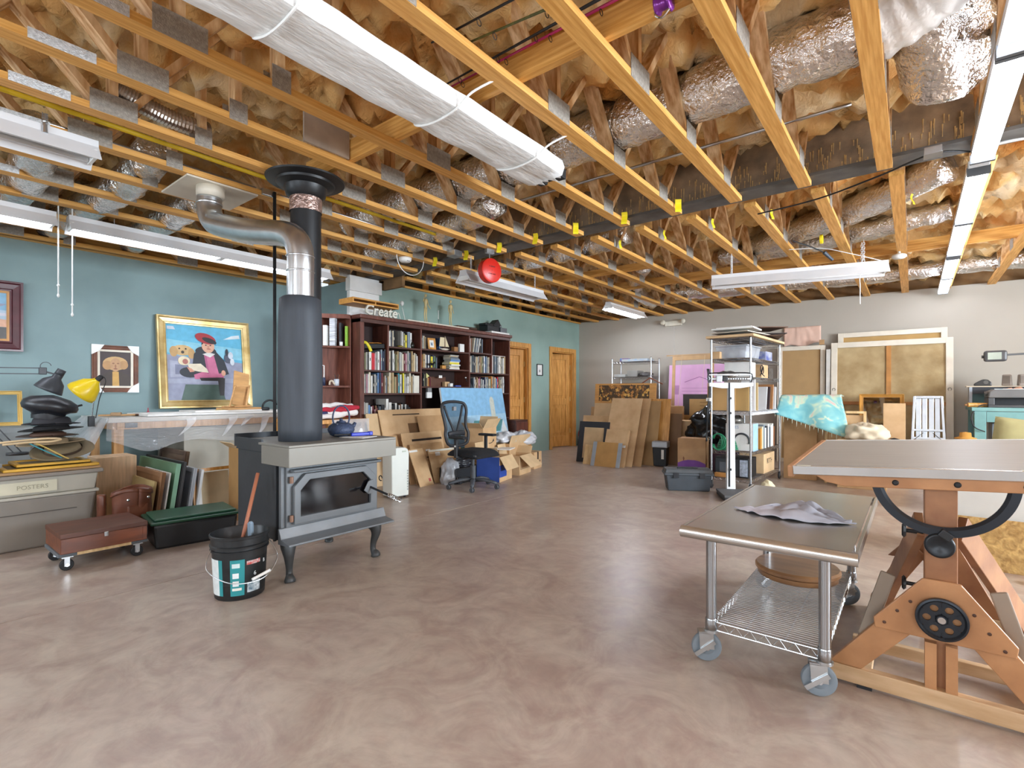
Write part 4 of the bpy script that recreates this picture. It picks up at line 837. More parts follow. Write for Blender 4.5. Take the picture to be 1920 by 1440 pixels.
# dolly with wooden case
t = T('furniture_dolly','small wooden dolly on black casters','dolly',(-4.6,1.03,0))
DG = mat('#5d6266', .8)
for y in (-.2,.2): MB().box((-.2,y-.05,.095),(.2,y+.05,.118)).o('padded_end', DG, t, bev=.004)
for x in (-.17,.17): MB().box((x-.03,-.15,.095),(x+.03,.15,.117)).o('rail', PINE, t)
for x in (-.16,.17):
    for y in (-.2,.19):
        w = MB(); w.lathe([(0,-.012),(.034,-.012),(.038,-.008),(.038,.008),(.034,.012),(0,.012)],n=20,ax='X',c=(x,y,.038)); cs = w.o('caster', BLACK, t, smooth=True, auto=40)
        MB().box((x-.018,y-.014,.03),(x-.014,y+.014,.09)).box((x+.014,y-.014,.03),(x+.018,y+.014,.09)).box((x-.03,y-.03,.088),(x+.03,y+.03,.0945)).o('caster_fork', GALV, cs)
        MB().cyl((x-.021,y,.038),(x+.021,y,.038),.012,n=12).o('hub', CHROME, cs)
t = T('wooden_case','reddish brown wooden case with a metal latch on the dolly','case',(-4.6,1.03,.1185))
RC = mat('#6d3a24', .4, 0, .2, 4, (6,1,6), col2='#84492d', coat=.2)
MB().box((-.22,-.24,0),(.22,.24,.10)).o('case_body', RC, t, bev=.003); MB().box((-.225,-.243,.101),(.225,.243,.132)).o('case_lid', mat('#5a3526', .45, 0, .2, 4, (6,1,6)), t, bev=.004)
MB().box((.222,-.012,.075),(.232,.012,.108)).o('latch', CHROME, t, bev=.003)
for y in (-.225,.225): MB().box((.2205,y-.012,.005),(.224,y+.012,.098)).o('end_strip', RC, t)
# green lidded tote
t = T('green_lid_tote','low black tote with a dark green lid beside the dolly','tote',(-4.6,1.64,0),R(-8))
MB().add(*taper(0,.19,.185,.27,.2,.29)).o('body', mat('#17181a', .4, 0, .15), t, bev=.02)
MB().box((-.215,-.31,.19),(.215,.31,.212)).o('lid_rim', mat('#1f4a36', .4, 0, .08), t, bev=.012); MB().box((-.185,-.28,.2125),(.185,.28,.232)).o('lid', mat('#254f3b', .4, 0, .1), t, bev=.018)
MB().box((.0,-.31-.008,.1),(.05,-.301,.2)).o('handle_clip', DKPLA, t)

# ---------------- bookcase ----------------
BF, BB = -5.6, -5.935       # front and back of the case
BH = 2.2
t = T('bookcase','tall dark reddish bookcase filled with art books along the teal wall','bookcase',(0,0,0))
ups = [3.95,4.385,4.975,6.0,6.55,7.03]      # left faces of the uprights
BW = mat('#5e3327', .45, 0, .25, 4, (7,7,1), .03, 30, col2='#714033')
BS = mat('#4a2b23', .45, 0, .2, 4, (7,1,7), .03, 30, col2='#57342b')
for i, y in enumerate(ups):
    z0 = 1.49 if i in (1,) else (1.52 if i == 4 else .0); y1 = y+(.06 if i == 0 else .024)
    MB().box((BB,y,z0),(BF,y1,BH-.05)).o('upright', BW, t, bev=.002)
MB().box((BB-.0,3.93,BH-.05),(BF+.035,7.08,BH)).o('crown', BW, t, bev=.008); MB().box((BB,3.95,BH-.1),(BF+.012,7.055,BH-.05)).o('crown_rail', BS, t, bev=.004)
MB().box((BB-.004,3.95,0),(BB,7.05,BH-.05)).o('back_panel', mat('#2e1b17', .7, 0, .15), t)
def shelf(y0, y1, z): MB().box((BB+.002,y0,z-.024),(BF-.004,y1,z)).o('shelf', BS, t, bev=.002)
S = {'a_mid':(ups[0]+.06,ups[2],1.487),'b_up':(ups[1]+.024,ups[2],1.82),'a_low':(ups[0]+.06,ups[2],1.18),'a_bot':(ups[0]+.06,ups[2],.76),'a_base':(ups[0]+.06,ups[2],.1),
     'c_up':(ups[2]+.024,ups[3],1.83),'c_mid':(ups[2]+.024,ups[3],1.55),'c_low':(ups[2]+.024,ups[3],1.28),'c_bot':(ups[2]+.024,ups[3],.76),
     'd_up':(ups[3]+.024,ups[4],1.845),'d_mid':(ups[3]+.024,ups[5],1.515),'d_low':(ups[3]+.024,ups[5],1.18),'d_bot':(ups[3]+.024,ups[5],.76),'d_base':(ups[3]+.024,ups[5],.4)}
for k, (y0, y1, z) in S.items(): shelf(y0, y1, z)
# books: (thickness, height, colour) runs
PAL = {'cream':'#d8cdb4','white':'#e4e2dc','grey':'#a9a79f','black':'#222226','navy':'#2b3550','red':'#c2242e','maroon':'#6b2630','tan':'#b79d74','olive':'#7c7a58','blue':'#5f86b4','steel':'#7d8a94','yellow':'#dfce3a','orange':'#cf8a4a','green':'#5f7d62','teal':'#3f8f9a','pink':'#c99aa4','brown':'#6e4b34','slate':'#55606a'}
ORD = ['first','second','third','fourth','fifth','sixth','seventh','eighth','ninth','tenth','eleventh','twelfth','thirteenth','fourteenth','fifteenth','sixteenth','seventeenth','eighteenth','nineteenth','twentieth','twenty-first','twenty-second','twenty-third','twenty-fourth','twenty-fifth','twenty-sixth','twenty-seventh','twenty-eighth','twenty-ninth','thirtieth','thirty-first','thirty-second','thirty-third','thirty-fourth']
PAGES = mat('#d9d0ba', .8, 0, .05)
def book(loc, th, h, d, col, label, group, lean=0, flat=False, title=True, rz=0):
    c = mat(PAL.get(col, col), .5, 0, .06, 20)
    rot = (R(lean),0,rz)
    if flat: rot = (R(90),0,rz)
    t = T('book', label, 'book', loc, group=group, rot=rot)
    MB().box((-d/2,-th/2,0),(d/2,-th/2+.002,h)).box((-d/2,th/2-.002,0),(d/2,th/2,h)).box((d/2-.003,-th/2,0),(d/2,th/2,h)).o('cover', c, t)
    MB().box((-d/2+.004,-th/2+.002,.003),(d/2-.004,th/2-.002,h-.004)).o('pages', PAGES, t)
    if title and th > .02 and h > .12 and rnd.random() < .45:
        dk = sum(lin(PAL.get(col,col))) > .9; m = mat('#4a4640' if dk else '#cfc9b8', .6)
        z0 = .5+.2*rnd.random(); MB().box((d/2+.0001,-th*.16,h*(z0-.16)),(d/2+.0006,th*.16,h*z0)).o('spine_title', m, t)
    return t
def shelf_row(key, runs, where, group, d=.22, y0=None, xf=BF-.03, gap=.0012, y1=None):
    ya, yb, z = S[key]; y = (ya+.004) if y0 is None else y0; yb = y1 or yb; skip = [ups[4]-.003] if key == 'd_mid' else []
    for i, r in enumerate(runs):
        th, h, col = r[0], r[1], r[2]; lean = r[3] if len(r) > 3 else 0
        if col == '_': y += th; continue
        if y+th+abs(math.sin(R(lean)))*h > yb-.004: break
        dd = d*(.9+.2*rnd.random()); 
        x = xf-dd/2-.02*rnd.random()
        k = sum(1 for q in runs[:i+1] if q[2] != '_')-1
        book((x,y+th/2+(h*math.sin(R(-lean)) if lean > 0 else 0),z+.0005+(abs(math.sin(R(lean)))*th/2 if lean else 0)),th,h,dd,col,'%s book, %s from left on the %s' % (col,ORD[k],where),group,lean)
        y += th+gap+abs(math.sin(R(lean)))*h*.12
    return y
def mk(seq, hmin, hmax, tmin=.018, tmax=.034):
    return [(tmin+(tmax-tmin)*rnd.random(), hmin+(hmax-hmin)*rnd.random(), c) for c in seq.split()]
shelf_row('a_mid',[(.02,.24,'tan'),(.022,.22,'olive'),(.024,.23,'grey'),(.02,.2,'black'),(.042,.235,'white'),(.05,.225,'red'),(.02,.225,'pink'),(.022,.24,'grey'),(.034,.25,'white'),(.02,.22,'maroon'),(.03,.28,'steel'),(.022,.26,'navy'),(.024,.285,'black'),(.02,.29,'navy')],'second shelf at the left end','books on the second shelf, left',y1=4.384)
# the wide right part of that shelf
shelf_row('a_mid',mk('tan cream black white grey olive tan black white grey cream maroon pink grey slate navy tan tan cream grey white',.22,.29,.018,.03),'second shelf under the small top books','books on the second shelf, middle',y0=4.42)
shelf_row('a_low',mk('grey grey pink white cream white black grey slate blue navy maroon brown grey slate tan cream tan tan olive tan brown teal white black yellow grey grey white cream tan grey slate',.21,.285,.019,.031),'third shelf of the wide left bay','books on the third shelf, left')
slab('white_album','blank white volume ending the third shelf row','book',(BF-.11,4.915,1.1805),(.18,.1,.25),0,mat('#d9d4c6', .6))
shelf_row('a_bot',[(.04,.3,'white'),(.05,.29,'grey'),(.03,.26,'blue'),(.02,.24,'white'),(.03,.25,'maroon'),(.02,.2,'pink'),(.025,.25,'brown'),(.02,.22,'maroon'),(.02,.25,'black'),(.03,.24,'slate'),(.05,.26,'black'),(.02,.22,'white'),(.045,.34,'white'),(.05,.29,'white'),(.03,.25,'black'),(.03,.27,'black'),(.035,.28,'white'),(.02,.26,'black'),(.025,.25,'white'),(.02,.27,'brown'),(.03,.26,'white'),(.02,.28,'black'),(.02,.22,'black'),(.025,.26,'white'),(.03,.25,'black'),(.03,.22,'black')],'lowest visible shelf at left','books on the lowest visible shelf',)
shelf_row('b_up',[(.02,.2,'brown'),(.018,.21,'white'),(.022,.22,'grey'),(.02,.2,'navy'),(.02,.22,'cream'),(.03,.23,'black'),(.09,.2,'_'),(.022,.23,'grey'),(.02,.22,'white'),(.03,.2,'olive'),(.03,.18,'yellow'),(.02,.22,'black'),(.05,.23,'steel'),(.03,.22,'white')],'small top shelf in the second bay','books on the small top shelf')
# bay c
shelf_row('c_up',[(.018,.15,'grey'),(.02,.17,'brown'),(.02,.18,'tan'),(.02,.16,'white',-8),(.02,.17,'cream'),(.03,.2,'grey'),(.02,.2,'tan'),(.02,.18,'cream'),(.22,.1,'_'),(.03,.19,'navy'),(.03,.19,'blue'),(.02,.18,'maroon'),(.02,.18,'slate')],'top shelf behind the small wooden boat','books behind the boat',d=.16,xf=BF-.1)
shelf_row('c_mid',[(.02,.14,'cream'),(.025,.22,'navy'),(.02,.22,'steel'),(.03,.2,'orange'),(.045,.21,'tan'),(.035,.2,'white'),(.02,.2,'navy'),(.03,.2,'white'),(.02,.2,'slate'),(.04,.18,'yellow'),(.03,.2,'navy'),(.03,.19,'green'),(.03,.17,'slate')],'shelf beside the flat pile of books','books on the shelf with the flat pile',d=.18,xf=BF-.09)
y = 5.72; z = 1.551
for i, (c, th, l) in enumerate((('white',.018,.21),('cream',.02,.22),('grey',.018,.22),('white',.02,.2),('yellow',.03,.23),('white',.012,.2),('blue',.028,.2),('steel',.02,.21),('slate',.022,.19),('tan',.012,.17),('grey',.018,.18))):
    t = T('book','%s book lying %s from bottom of the flat pile in the bookcase' % (c,ORD[i]),'book',(BF-.13+.012*rnd.random(),y+.04*rnd.random()-.02,z),R(rnd.uniform(-5,5)),'flat pile of books')
    m = mat(PAL[c], .5); MB().box((-.08,-l/2,0),(.08,l/2,.002)).box((-.08,-l/2,th-.002),(.08,l/2,th)).box((.077,-l/2,.002),(.08,l/2,th-.002)).o('cover', m, t); MB().box((-.076,-l/2+.003,.002),(.076,l/2-.003,th-.002)).o('pages', PAGES, t); z += th+.0006
shelf_row('c_low',[(.045,.26,'maroon'),(.03,.2,'black'),(.03,.19,'black'),(.03,.2,'black'),(.02,.18,'olive'),(.02,.17,'black'),(.02,.14,'tan'),(.02,.13,'brown'),(.02,.13,'orange'),(.02,.14,'maroon'),(.02,.13,'brown')],'dark shelf above the farm painting','books on the dark shelf',d=.18,xf=BF-.1)
# bay d and e
shelf_row('d_up',[(.03,.23,'grey'),(.02,.22,'white'),(.04,.23,'brown'),(.02,.24,'cream',-10),(.03,.24,'slate',-10),(.02,.24,'grey',-10),(.03,.24,'steel',-10),(.02,.24,'white',-12),(.03,.2,'_'),(.05,.25,'black'),(.02,.23,'steel')],'top right shelf beside the empty corner bay','books on the top right shelf')
shelf_row('d_mid',mk('white cream grey slate black grey tan cream grey brown tan olive navy white blue steel grey',.25,.285,.022,.035)+[(.02,.1,'_')]+mk('cream grey white black steel slate grey white cream grey white tan',.25,.3,.03,.042),'second shelf of the right bays','books on the second shelf, right')
shelf_row('d_low',[(.1,.1,'_')]+mk('slate grey cream brown tan pink maroon grey slate white navy grey grey steel cream olive',.22,.27,.022,.034)+mk('orange grey brown cream blue red black tan cream grey white slate',.23,.29,.026,.034),'third shelf of the right bays','books on the third shelf, right')
shelf_row('d_bot',[(.62,.1,'_'),(.04,.2,'black'),(.03,.22,'grey'),(.05,.26,'olive'),(.03,.27,'grey'),(.03,.25,'cream')],'shelf behind the farm painting','books behind the farm painting')
slab('loose_paper','curling plastic sleeve on top of the right bay books','sleeve',(BF-.14,6.78,1.815),(.2,.4,.012),.05,mat('#cfc6c2', .3, 0, .2, 8))
# things on the shelves
t = T('sheet_folder','folder of orange and black sheets above the red book','folder',(BF-.16,4.2,1.775),rot=(R(4),0,0))
MB().box((-.13,-.16,0),(.13,.16,.06)).o('black_folder', BLACK, t, bev=.004); MB().cbox((.06,.06,.072),(.12,.14,.006),rz=.5).o('orange_sheet', mat('#d18a3a', .6), t); MB().cbox((.02,.03,.079),(.1,.2,.005),rz=.2).o('orange_sheet', mat('#c07f3a', .6), t)
MB().tube(spline([(BF-.06,4.02,1.85),(BF-.035,4.06,1.84),(BF-.02,4.1,1.79),(BF-.018,4.13,1.73)],6),.02,8,sq=(.35,1)).o('yellow_strap', mat('#e0cf1f', .5), smooth=True, label='bright yellow strap drooping over the left books', cat='strap')
t = T('model_boat','small wooden model sailboat with cream sails','boat',(BF-.05,5.5,1.831),R(90))
MB().grid(14,6,lambda u, v: ((u-.5)*.22, .026*math.sin(math.pi*min(1,u*1.0))*math.cos(math.pi*v), .032-.03*math.sin(math.pi*v)*math.sin(math.pi*u))).o('hull', mat('#d9d0bd', .5), t, smooth=True, solid=.004); MB().box((-.1,-.02,.028),(.1,.02,.034)).o('deck', mat('#5a3a28', .5), t); MB().cyl((0.01,0,.03),(.01,0,.23),.004,n=8).o('mast', mat('#6e4a30', .5), t)
SAIL = mat('#d9c9a4', .8); MB().add([(-.0,0,.06),(-.11,0,.06),(-.09,0,.2),(0,0,.2)],[(0,1,2,3)]).o('sail', SAIL, t, solid=.002); MB().add([(.02,0,.06),(.1,0,.06),(.015,0,.22)],[(0,1,2)]).o('sail', SAIL, t, solid=.002); MB().box((-.07,-.02,0),(.07,.02,.006)).o('stand', mat('#4a2f22', .5), t)
t = T('framed_photo','small light wood photo frame on the bookcase shelf','frame',(BF-.05,5.24,1.831),rot=(R(-8),0,R(90)))
frame(t,.15,.17,.03,.015,OAK); paint(t,-.05,.03,.1,.11,[('#e8e4da',FULL),('#a9bccb',[(.3,.25),(.75,.25),(.75,.7),(.3,.7)]),('#5c6a78',el(.52,.45,.12,.16))],-.006)
slab('wood_block','small brown wooden box beside the model boat','box',(BF-.05,5.72,1.831),(.07,.08,.07),0,mat('#9a6a3c', .5)); slab('white_card','white card standing at the end of the boat shelf','card',(BF-.06,5.88,1.831),(.04,.1,.13),0,PAPER)
slab('small_box','orange wooden block below the photo frame','box',(BF-.04,5.46,1.551),(.05,.08,.05),0,OAK)
t = T('bronze_figurine','dark bronze animal figurine on the shelf below the photo frame','figurine',(BF-.03,5.22,1.551),R(90)); 
MB().lathe([(0,0),(.05,0),(.05,.008),(0,.008)],n=14).o('base', mat('#5a4030', .5), t); MB().tube(spline([(-.05,0,.05),(-.02,0,.06),(.02,0,.06),(.04,0,.075),(.055,0,.09)]),[.02]*10+[.016]*15,8).o('body', mat('#1d1c1a', .4, .3), t, smooth=True)
for x in (-.04,.03):
    for yy in (-.012,.012): MB().cyl((x,yy,.008),(x,yy,.05),.006,n=6).o('leg', mat('#1d1c1a', .4, .3), t)
for lb, c, y, d in (('tiny round brass object on the small top shelf','#8a7a2c',4.66,(.06,.1,.03)),('small dark jar on the small top shelf','#2c2a22',4.86,(.07,.08,.09))):
    t = MB().lathe([(0,0),(d[1]*.4,0),(d[1]*.5,d[2]*.5),(d[1]*.35,d[2]),(0,d[2])],n=18).o('trinket', mat(c, .35, .4), loc=(BF-.025-d[1]*.5,y,1.8205), smooth=True, label=lb, cat='trinket')
MB().add([(0,0,0),(0,.06,.03),(0,0,.075)],[(0,1,2)]).o('paper_pennant', mat('#d9d48a', .7), loc=(BF-.008,5.09,1.40), solid=.002, label='tiny pale yellow pennant at the dark shelf', cat='pennant')
slab('white_box','small white box on the dark shelf','box',(BF-.04,5.62,1.2805),(.05,.06,.05),0,WHITE); slab('brown_box','small brown box behind the white one on the dark shelf','box',(BF-.12,5.6,1.2805),(.06,.1,.075),0,CARD); slab('blue_tray','flat blue tray on the dark shelf','tray',(BF-.05,5.78,1.2805),(.05,.12,.02),0,mat('#2b4fa8', .4)); slab('note_card','white card pinned on the dark books','card',(BF-.085,5.45,1.41),(.004,.07,.04),0,PAPER); slab('cigar_box','long brown box at the back of the dark shelf','box',(BF-.22,5.45,1.2805),(.08,.4,.15),0,mat('#5c3a2a', .5))
t = T('paper_holder','white paper holder below the dark shelf','holder',(BF-.03,5.16,1.105)); MB().box((-.02,-.05,0),(.02,.05,.09)).o('roll', WHITE, t, bev=.01); MB().box((-.02,-.04,.09),(.02,.04,.151)).o('bracket', mat('#777777', .5), t)
t = T('desk_lamp','black jointed lamp clamped to the upright of the right bay','lamp',(BF-.04,6.05,1.1805)); MB().lathe([(.0,.0),(.055,0),(.06,.05),(.05,.1),(.022,.16),(0,.17)],n=20).o('lamp_shade', mat('#2a3138', .5), t, smooth=True); MB().tube(spline([(0,0,.16),(.0,-.06,.19),(.0,-.09,.24)],6),.006,6).o('arm', BLACK, t); MB().lathe([(0,0),(.014,.004),(.014,.018),(0,.022)],c=(0,-.09,.235),n=10).o('bulb', WHITE, t, smooth=True)
# top of the bookcase
zb = BH+.0005
t = T('create_sign','cream script sign reading Create on the bookcase','sign',(BF-.06,4.32,zb),R(90))
CM = mat('#d8d4c6', .6); text('Create',.19,CM,t,(0,0,.08),(R(90),0,0),depth=.012,bold=.004,shear=.15); MB().box((-.28,-.018,0),(.3,.018,.014)).o('base', mat('#8d8877', .6), t)
MB().tube(spline([(.27,0,.06),(.3,0,.1),(.33,0,.02)],6),.006,6).o('flourish', CM, t)
t = T('wall_shelf','open plank box shelf fixed above the bookcase end','shelf',(-5.8,4.22,2.345),R(90)); PN = mat('#cf9448', .55, 0, .15, 5, (1,8,8))
for a, b in (((-.36,-.17,.05),(.38,.14,.07)),((-.36,-.17,0),(.38,.14,.016)),((-.36,-.17,.016),(-.345,.14,.05)),((.365,-.17,.016),(.38,.14,.05)),((.0,-.15,.016),(.015,.14,.05))): MB().box(a,b).o('plank', PN, t)
def skeleton(name, label, loc, h, m, rz=0, arms=True, bent=False):
    t = T(name, label, 'figure', loc, rz, 'anatomy figures on the bookcase'); k = h/.4
    def P(*p): return tuple(v*k for v in p)
    MB().lathe([(0,0),(.045*k,0),(.045*k,.01*k),(0,.012*k)],n=16).o('base', mat('#b59a5c', .5), t)
    q = MB()
    hip, neck = (0,0,.205), (0,0,.335)
    ps = [(hip,.022),(((0,.0,.25)),.018),((0,0,.30),.028),((0,0,.325),.024),(neck,.008)]
    q.tube([P(*p) for p, _ in ps],[r*k for _, r in ps],10)
    for s in (-1,1):
        kn = (s*.016,.006,.11); an = (s*.018,-.006,.02)
        q.tube([P(s*.013,0,.21),P(*kn),P(*an),P(s*.02,-.02,.012)],[.013*k,.0085*k,.006*k,.004*k],8)
        if bent and s < 0: sh, elb, ha = (s*.03,0,.318), (s*.06,-.02,.285), (s*.05,-.03,.345)
        else: sh, elb, ha = (s*.03,0,.318), (s*.045,.0,.25), (s*(.05 if not bent else .075),-.02,.2)
        q.tube([P(*sh),P(*elb),P(*ha)],[.0095*k,.007*k,.0045*k],8)
    q.o('body', m, t, smooth=True)
    MB().lathe([(0,-.027*k),(.012*k,-.022*k),(.019*k,0),(.016*k,.018*k),(0,.026*k)],c=P(0,0,.372),n=14).o('head', m, t, smooth=True)
    return t
IV = mat('#d3bf8a', .5, 0, .15)
skeleton('anatomy_figure','pale anatomy figure with a raised arm on the bookcase',(BF-.1,5.16,zb+.02),.44,IV,R(90),bent=True)
skeleton('anatomy_figure','pale standing anatomy figure nearer the middle of the bookcase top',(BF-.1,5.68,zb+.02),.42,IV,R(90))
t = T('skull_model','white spine and skull model on the bookcase top','figure',(BF-.12,4.75,zb)); MB().lathe([(0,0),(.03,0),(.03,.008),(0,.008)],n=12).o('base', WHITE, t); MB().tube(spline([(0,.04,.01),(0,.02,.08),(0,0,.15),(0,-.02,.2)],6),.005,6).o('spine', mat('#d8d6d0', .5), t); MB().lathe([(0,-.035),(.02,-.02),(.028,.01),(.02,.035),(0,.042)],c=(0,-.02,.25),n=14).o('skull', mat('#dedcd6', .5), t, smooth=True)
t = T('bone_stand','slim black stand holding a white bone between the figures','figure',(BF-.1,5.42,zb+.02)); MB().lathe([(0,0),(.025,0),(.025,.006),(0,.006)],n=12).o('base', BLACK, t); MB().cyl((0,0,.006),(0,0,.1),.003,n=6).o('stem', BLACK, t); MB().tube([(0,0,.09),(0,0,.11),(0,0,.2),(0,0,.22)],[.009,.005,.005,.009],8).o('bone', mat('#cfcfc8', .5), t, smooth=True)
slab('white_plank','long thin white board lying on the bookcase top','board',(BF-.06,5.35,zb),(.16,1.25,.018),0,mat('#d8cdbb', .6))
slab('brown_tray','flat brown wicker tray on the bookcase top','tray',(BF-.15,6.02,zb+.019),(.2,.46,.035),0,mat('#4a3424', .7, 0, .4, 30), bev=.01)
slab('paper_pile','white papers at the right end of the bookcase top','paper',(BF-.12,6.78,zb),(.26,.5,.03),.03,PAPER)
t = T('camera_gear','black equipment cases heaped on the right end of the bookcase','case',(BF-.13,6.72,zb+.031))
MB().cbox((0,-.08,.05),(.2,.3,.1)).cbox((0,-.16,.115),(.16,.2,.04)).o('black_case', BLACK, t, bev=.008); MB().cbox((0,.06,.13),(.14,.16,.12),rx=R(38)).o('black_hood', BLACK, t, bev=.006); MB().cbox((.04,.2,.045),(.12,.18,.085)).o('grey_device', mat('#4a4d50', .4), t, bev=.006); MB().lathe([(.03,0),(.03,.05),(.02,.052)],n=16,c=(.03,.18,.09)).o('lens', mat('#7a7c7e', .3, .5), t, smooth=True)
# corner shelf unit at the left end
t = T('corner_shelf','reddish open corner shelf unit joined to the bookcase end','shelf',(-6.05,3.925,0))
MB().box((0,-.335,0),(.016,-.016,BH-.04)).o('side_panel', REDW, t); MB().box((0,-.016,0),(.285,0,BH-.04)).o('side_panel', REDW, t)
def tri(z, th, e=0): return MB().prism([(.016,-.016),(.016,-.33-e),(.06+e,-.335-e),(.28+e,-.06-e),(.28+e,-.016)],z-th,z,'Z')
for z in (1.79,1.275,.8,.35): tri(z,.022).o('shelf', REDW, t)
tri(BH,.055,.015).o('crown', REDW, t)
for x, y, th, h, d, c, lb in ((-5.94,3.67,.05,.26,.14,'white','white book at the left of the corner shelf top'),(-5.9,3.75,.07,.41,.15,'#c9cbd0','tall stack of striped journals on the corner shelf'),(-5.86,3.84,.03,.3,.16,'black','black binder standing on the corner shelf'),(-5.81,3.89,.03,.26,.1,'#86b23a','green and yellow booklet on the corner shelf')):
    slab('shelf_item', lb, 'book', (x,y,1.7905), (d*.6,th,h), R(-50), mat(PAL.get(c,c), .6, 0, .45 if 'striped' in lb else .1, 30, (.2,.2,4)))
MB().lathe([(0,0),(.02,0),(.022,.05),(0,.05)],n=14).o('white_cup', WHITE, loc=(-5.8,3.8,1.7905), smooth=True, label='tiny white cup on the upper corner shelf', cat='cup')
t = T('brush_cup','white cup of paint brushes on the corner shelf','cup',(-5.87,3.78,1.2755)); MB().lathe([(0,0),(.03,0),(.034,.085),(.03,.085),(.027,.006),(0,.006)],n=20).o('cup', mat('#cdd6e0', .4), t, smooth=True)
for i in range(6): MB().cyl((0,0,.01),(.035*math.cos(i),.035*math.sin(i),.13+.01*(i%3)),.003,n=6).o('brush', mat(['#2c3038','#8a5a3a','#3a3a3a'][i%3], .5), t)
MB().tube(spline([(0,0,0),(.01,0,.04),(.03,.02,.05),(.05,.03,.02),(.06,.04,.0)],5),.012,8).o('hand_model', mat('#d8c8b2', .6), loc=(-5.92,3.71,1.288), smooth=True, label='pale wooden hand model on the corner shelf', cat='figure')
t = T('white_bottle_stand','slim white and dark rod on the corner shelf beside the sleeve','stand',(-5.95,3.65,1.2755)); MB().lathe([(0,0),(.018,0),(.018,.1),(.0,.11)],n=12).o('base', mat('#2b3550', .5), t, smooth=True); MB().cyl((0,0,.1),(0,0,.26),.007,n=8).cyl((0,-.0,.26),(-.0,-.03,.26),.005,n=6).o('rod', WHITE, t)

# ---------------- middle of the room: small table, cardboard, chair, boxes ----------------
t = T('side_table','small wooden table behind the stove under a folded flag','table',(-5.12,3.1,0))
MB().box((-.37,-.35,.86),(.37,.35,.9)).o('tabletop', OAK, t, bev=.004)
for x, y in ((-.32,-.3),(.32,-.3),(-.32,.3),(.32,.3)): MB().box((x-.025,y-.025,0),(x+.025,y+.025,.86)).o('leg', OAK, t)
MB().grid(14,10,lambda u, v: (.375+.02*math.sin(9*u)*v, -.1+.46*u, .9-.2*v*(.8+.3*u))).o('plastic_sheet', mat('#cfd0d2', .2, 0, .15, 8, (1,1,1), .5, 9, alpha=.6), t, smooth=True)
FW, FR, FB = mat('#e3e0dd', .8, 0, .06), mat('#b02438', .8, 0, .1), mat('#2b3358', .8)
t = T('folded_flag','crumpled red white and blue flag on the small table','flag',(-5.0,3.1,.9005),R(90))
for i, (x0, x1, y, z, r, m) in enumerate(((-.3,.3,.08,.075,.07,FW),(-.28,.3,-.04,.045,.05,FR),(-.22,.32,.0,.13,.045,FW),(-.3,-.02,-.09,.06,.045,FB),(-.12,.3,-.1,.06,.05,FW),(-.18,.2,-.13,.1,.03,FR),(-.28,.1,-.14,.035,.03,FW),(.05,.32,-.12,.12,.035,FR))):
    pts = [(x0+(x1-x0)*k/8, y+.03*nz(k*.7,i*3.1), max(r+.002, z+.02*nz(k*.6,i*5.7))) for k in range(9)]
    MB().tube(spline(pts,3), lambda q, r=r: r*(1-.5*abs(q/24-.5)**2*4*.6)*(1+.15*nz(q*.5,r*50)), 12, sq=(1,.9)).o('fold', m, t, smooth=True)
t = T('dehumidifier','white portable dehumidifier standing right of the stove','appliance',(-4.62,3.73,0),R(-6))
DW = mat('#dfe3dc', .4, 0, .03)
MB().prism([(-.11,.02),(.11,.02),(.115,.5),(.1,.545),(.06,.565),(-.06,.565),(-.1,.545),(-.115,.5)],-.1,.1,'X').o('body', DW, t, bev=.012)
MB().box((.101,.02,.515),(.104,.07,.53)).o('control_panel', mat('#b9c4b4', .4), t)
for i in range(8): MB().box((.1012,.085,.08+.03*i),(.103,.1,.1+.03*i)).o('vent_slot', mat('#a3a9a2', .5), t)
for y in (-.08,.08): MB().lathe([(0,-.01),(.018,-.01),(.018,.01),(0,.01)],n=12,ax='Y',c=(.06,y,.018)).o('caster', DKPLA, t)
MB().box((-.1,-.1,.018),(.1,.1,.022)).o('base', DKPLA, t)
# cardboard sheets leaning on the bookcase
def sheet_card(label, y0, y1, xb, h, lean, m=CARD, th=.012, z=0, cuts=(), name='cardboard_sheet', yaw=0):
    t = T(name, label, 'cardboard', (xb,(y0+y1)/2,z), rot=(0,R(-lean),R(yaw)), group='flattened cardboard against the bookcase'); w = (y1-y0)/2
    MB().box((-th,-w,0),(0,w,h)).o('board', m, t, bev=.002)
    for (a, b, c, d, mm) in cuts: MB().box((.0003,a,b),(.0012,c,d)).o('print', mm, t)
    return t
DKP = mat('#6b4c34', .85, 0, .25, 30); HOLE = mat('#2c2118', .9)
sheet_card('rear tan cardboard sheet beside the small table',3.98,4.62,-5.3,.94,14,CARD3)
sheet_card('wide cardboard sheet with a slot and brown print',4.16,5.3,-5.22,1.0,17,CARD,cuts=[(-.35,.92,.12,.935,HOLE),(-.12,.66,.18,.8,mat('#a07b52', .9, 0, .5, 22, col2='#7a5638')),(.4,.7,.43,.74,HOLE),(-.12,.6,.1,.612,HOLE)])
sheet_card('cardboard sheet leaning right of the printed one',4.75,5.22,-5.16,.9,17,CARD2)
sheet_card('narrow cardboard strip left of the middle sheets',4.1,4.3,-5.10,.66,18,CARD2)
sheet_card('medium cardboard sheet with a torn dark edge',4.33,5.05,-5.06,.68,17,CARD,cuts=[(-.2,.56,.34,.59,HOLE)])
sheet_card('small cardboard panel with a white sticker',4.38,4.95,-4.99,.53,17,CARD2,cuts=[(-.03,.42,.05,.445,WHITE),(-.04,.33,.0,.35,DKP)])
sheet_card('cardboard panel with white paper strip in front',4.62,5.2,-4.90,.45,20,CARD,cuts=[(-.28,.42,.25,.445,mat('#e2e0d0', .7)),(-.18,.36,-.1,.41,PAPER)],yaw=-4)
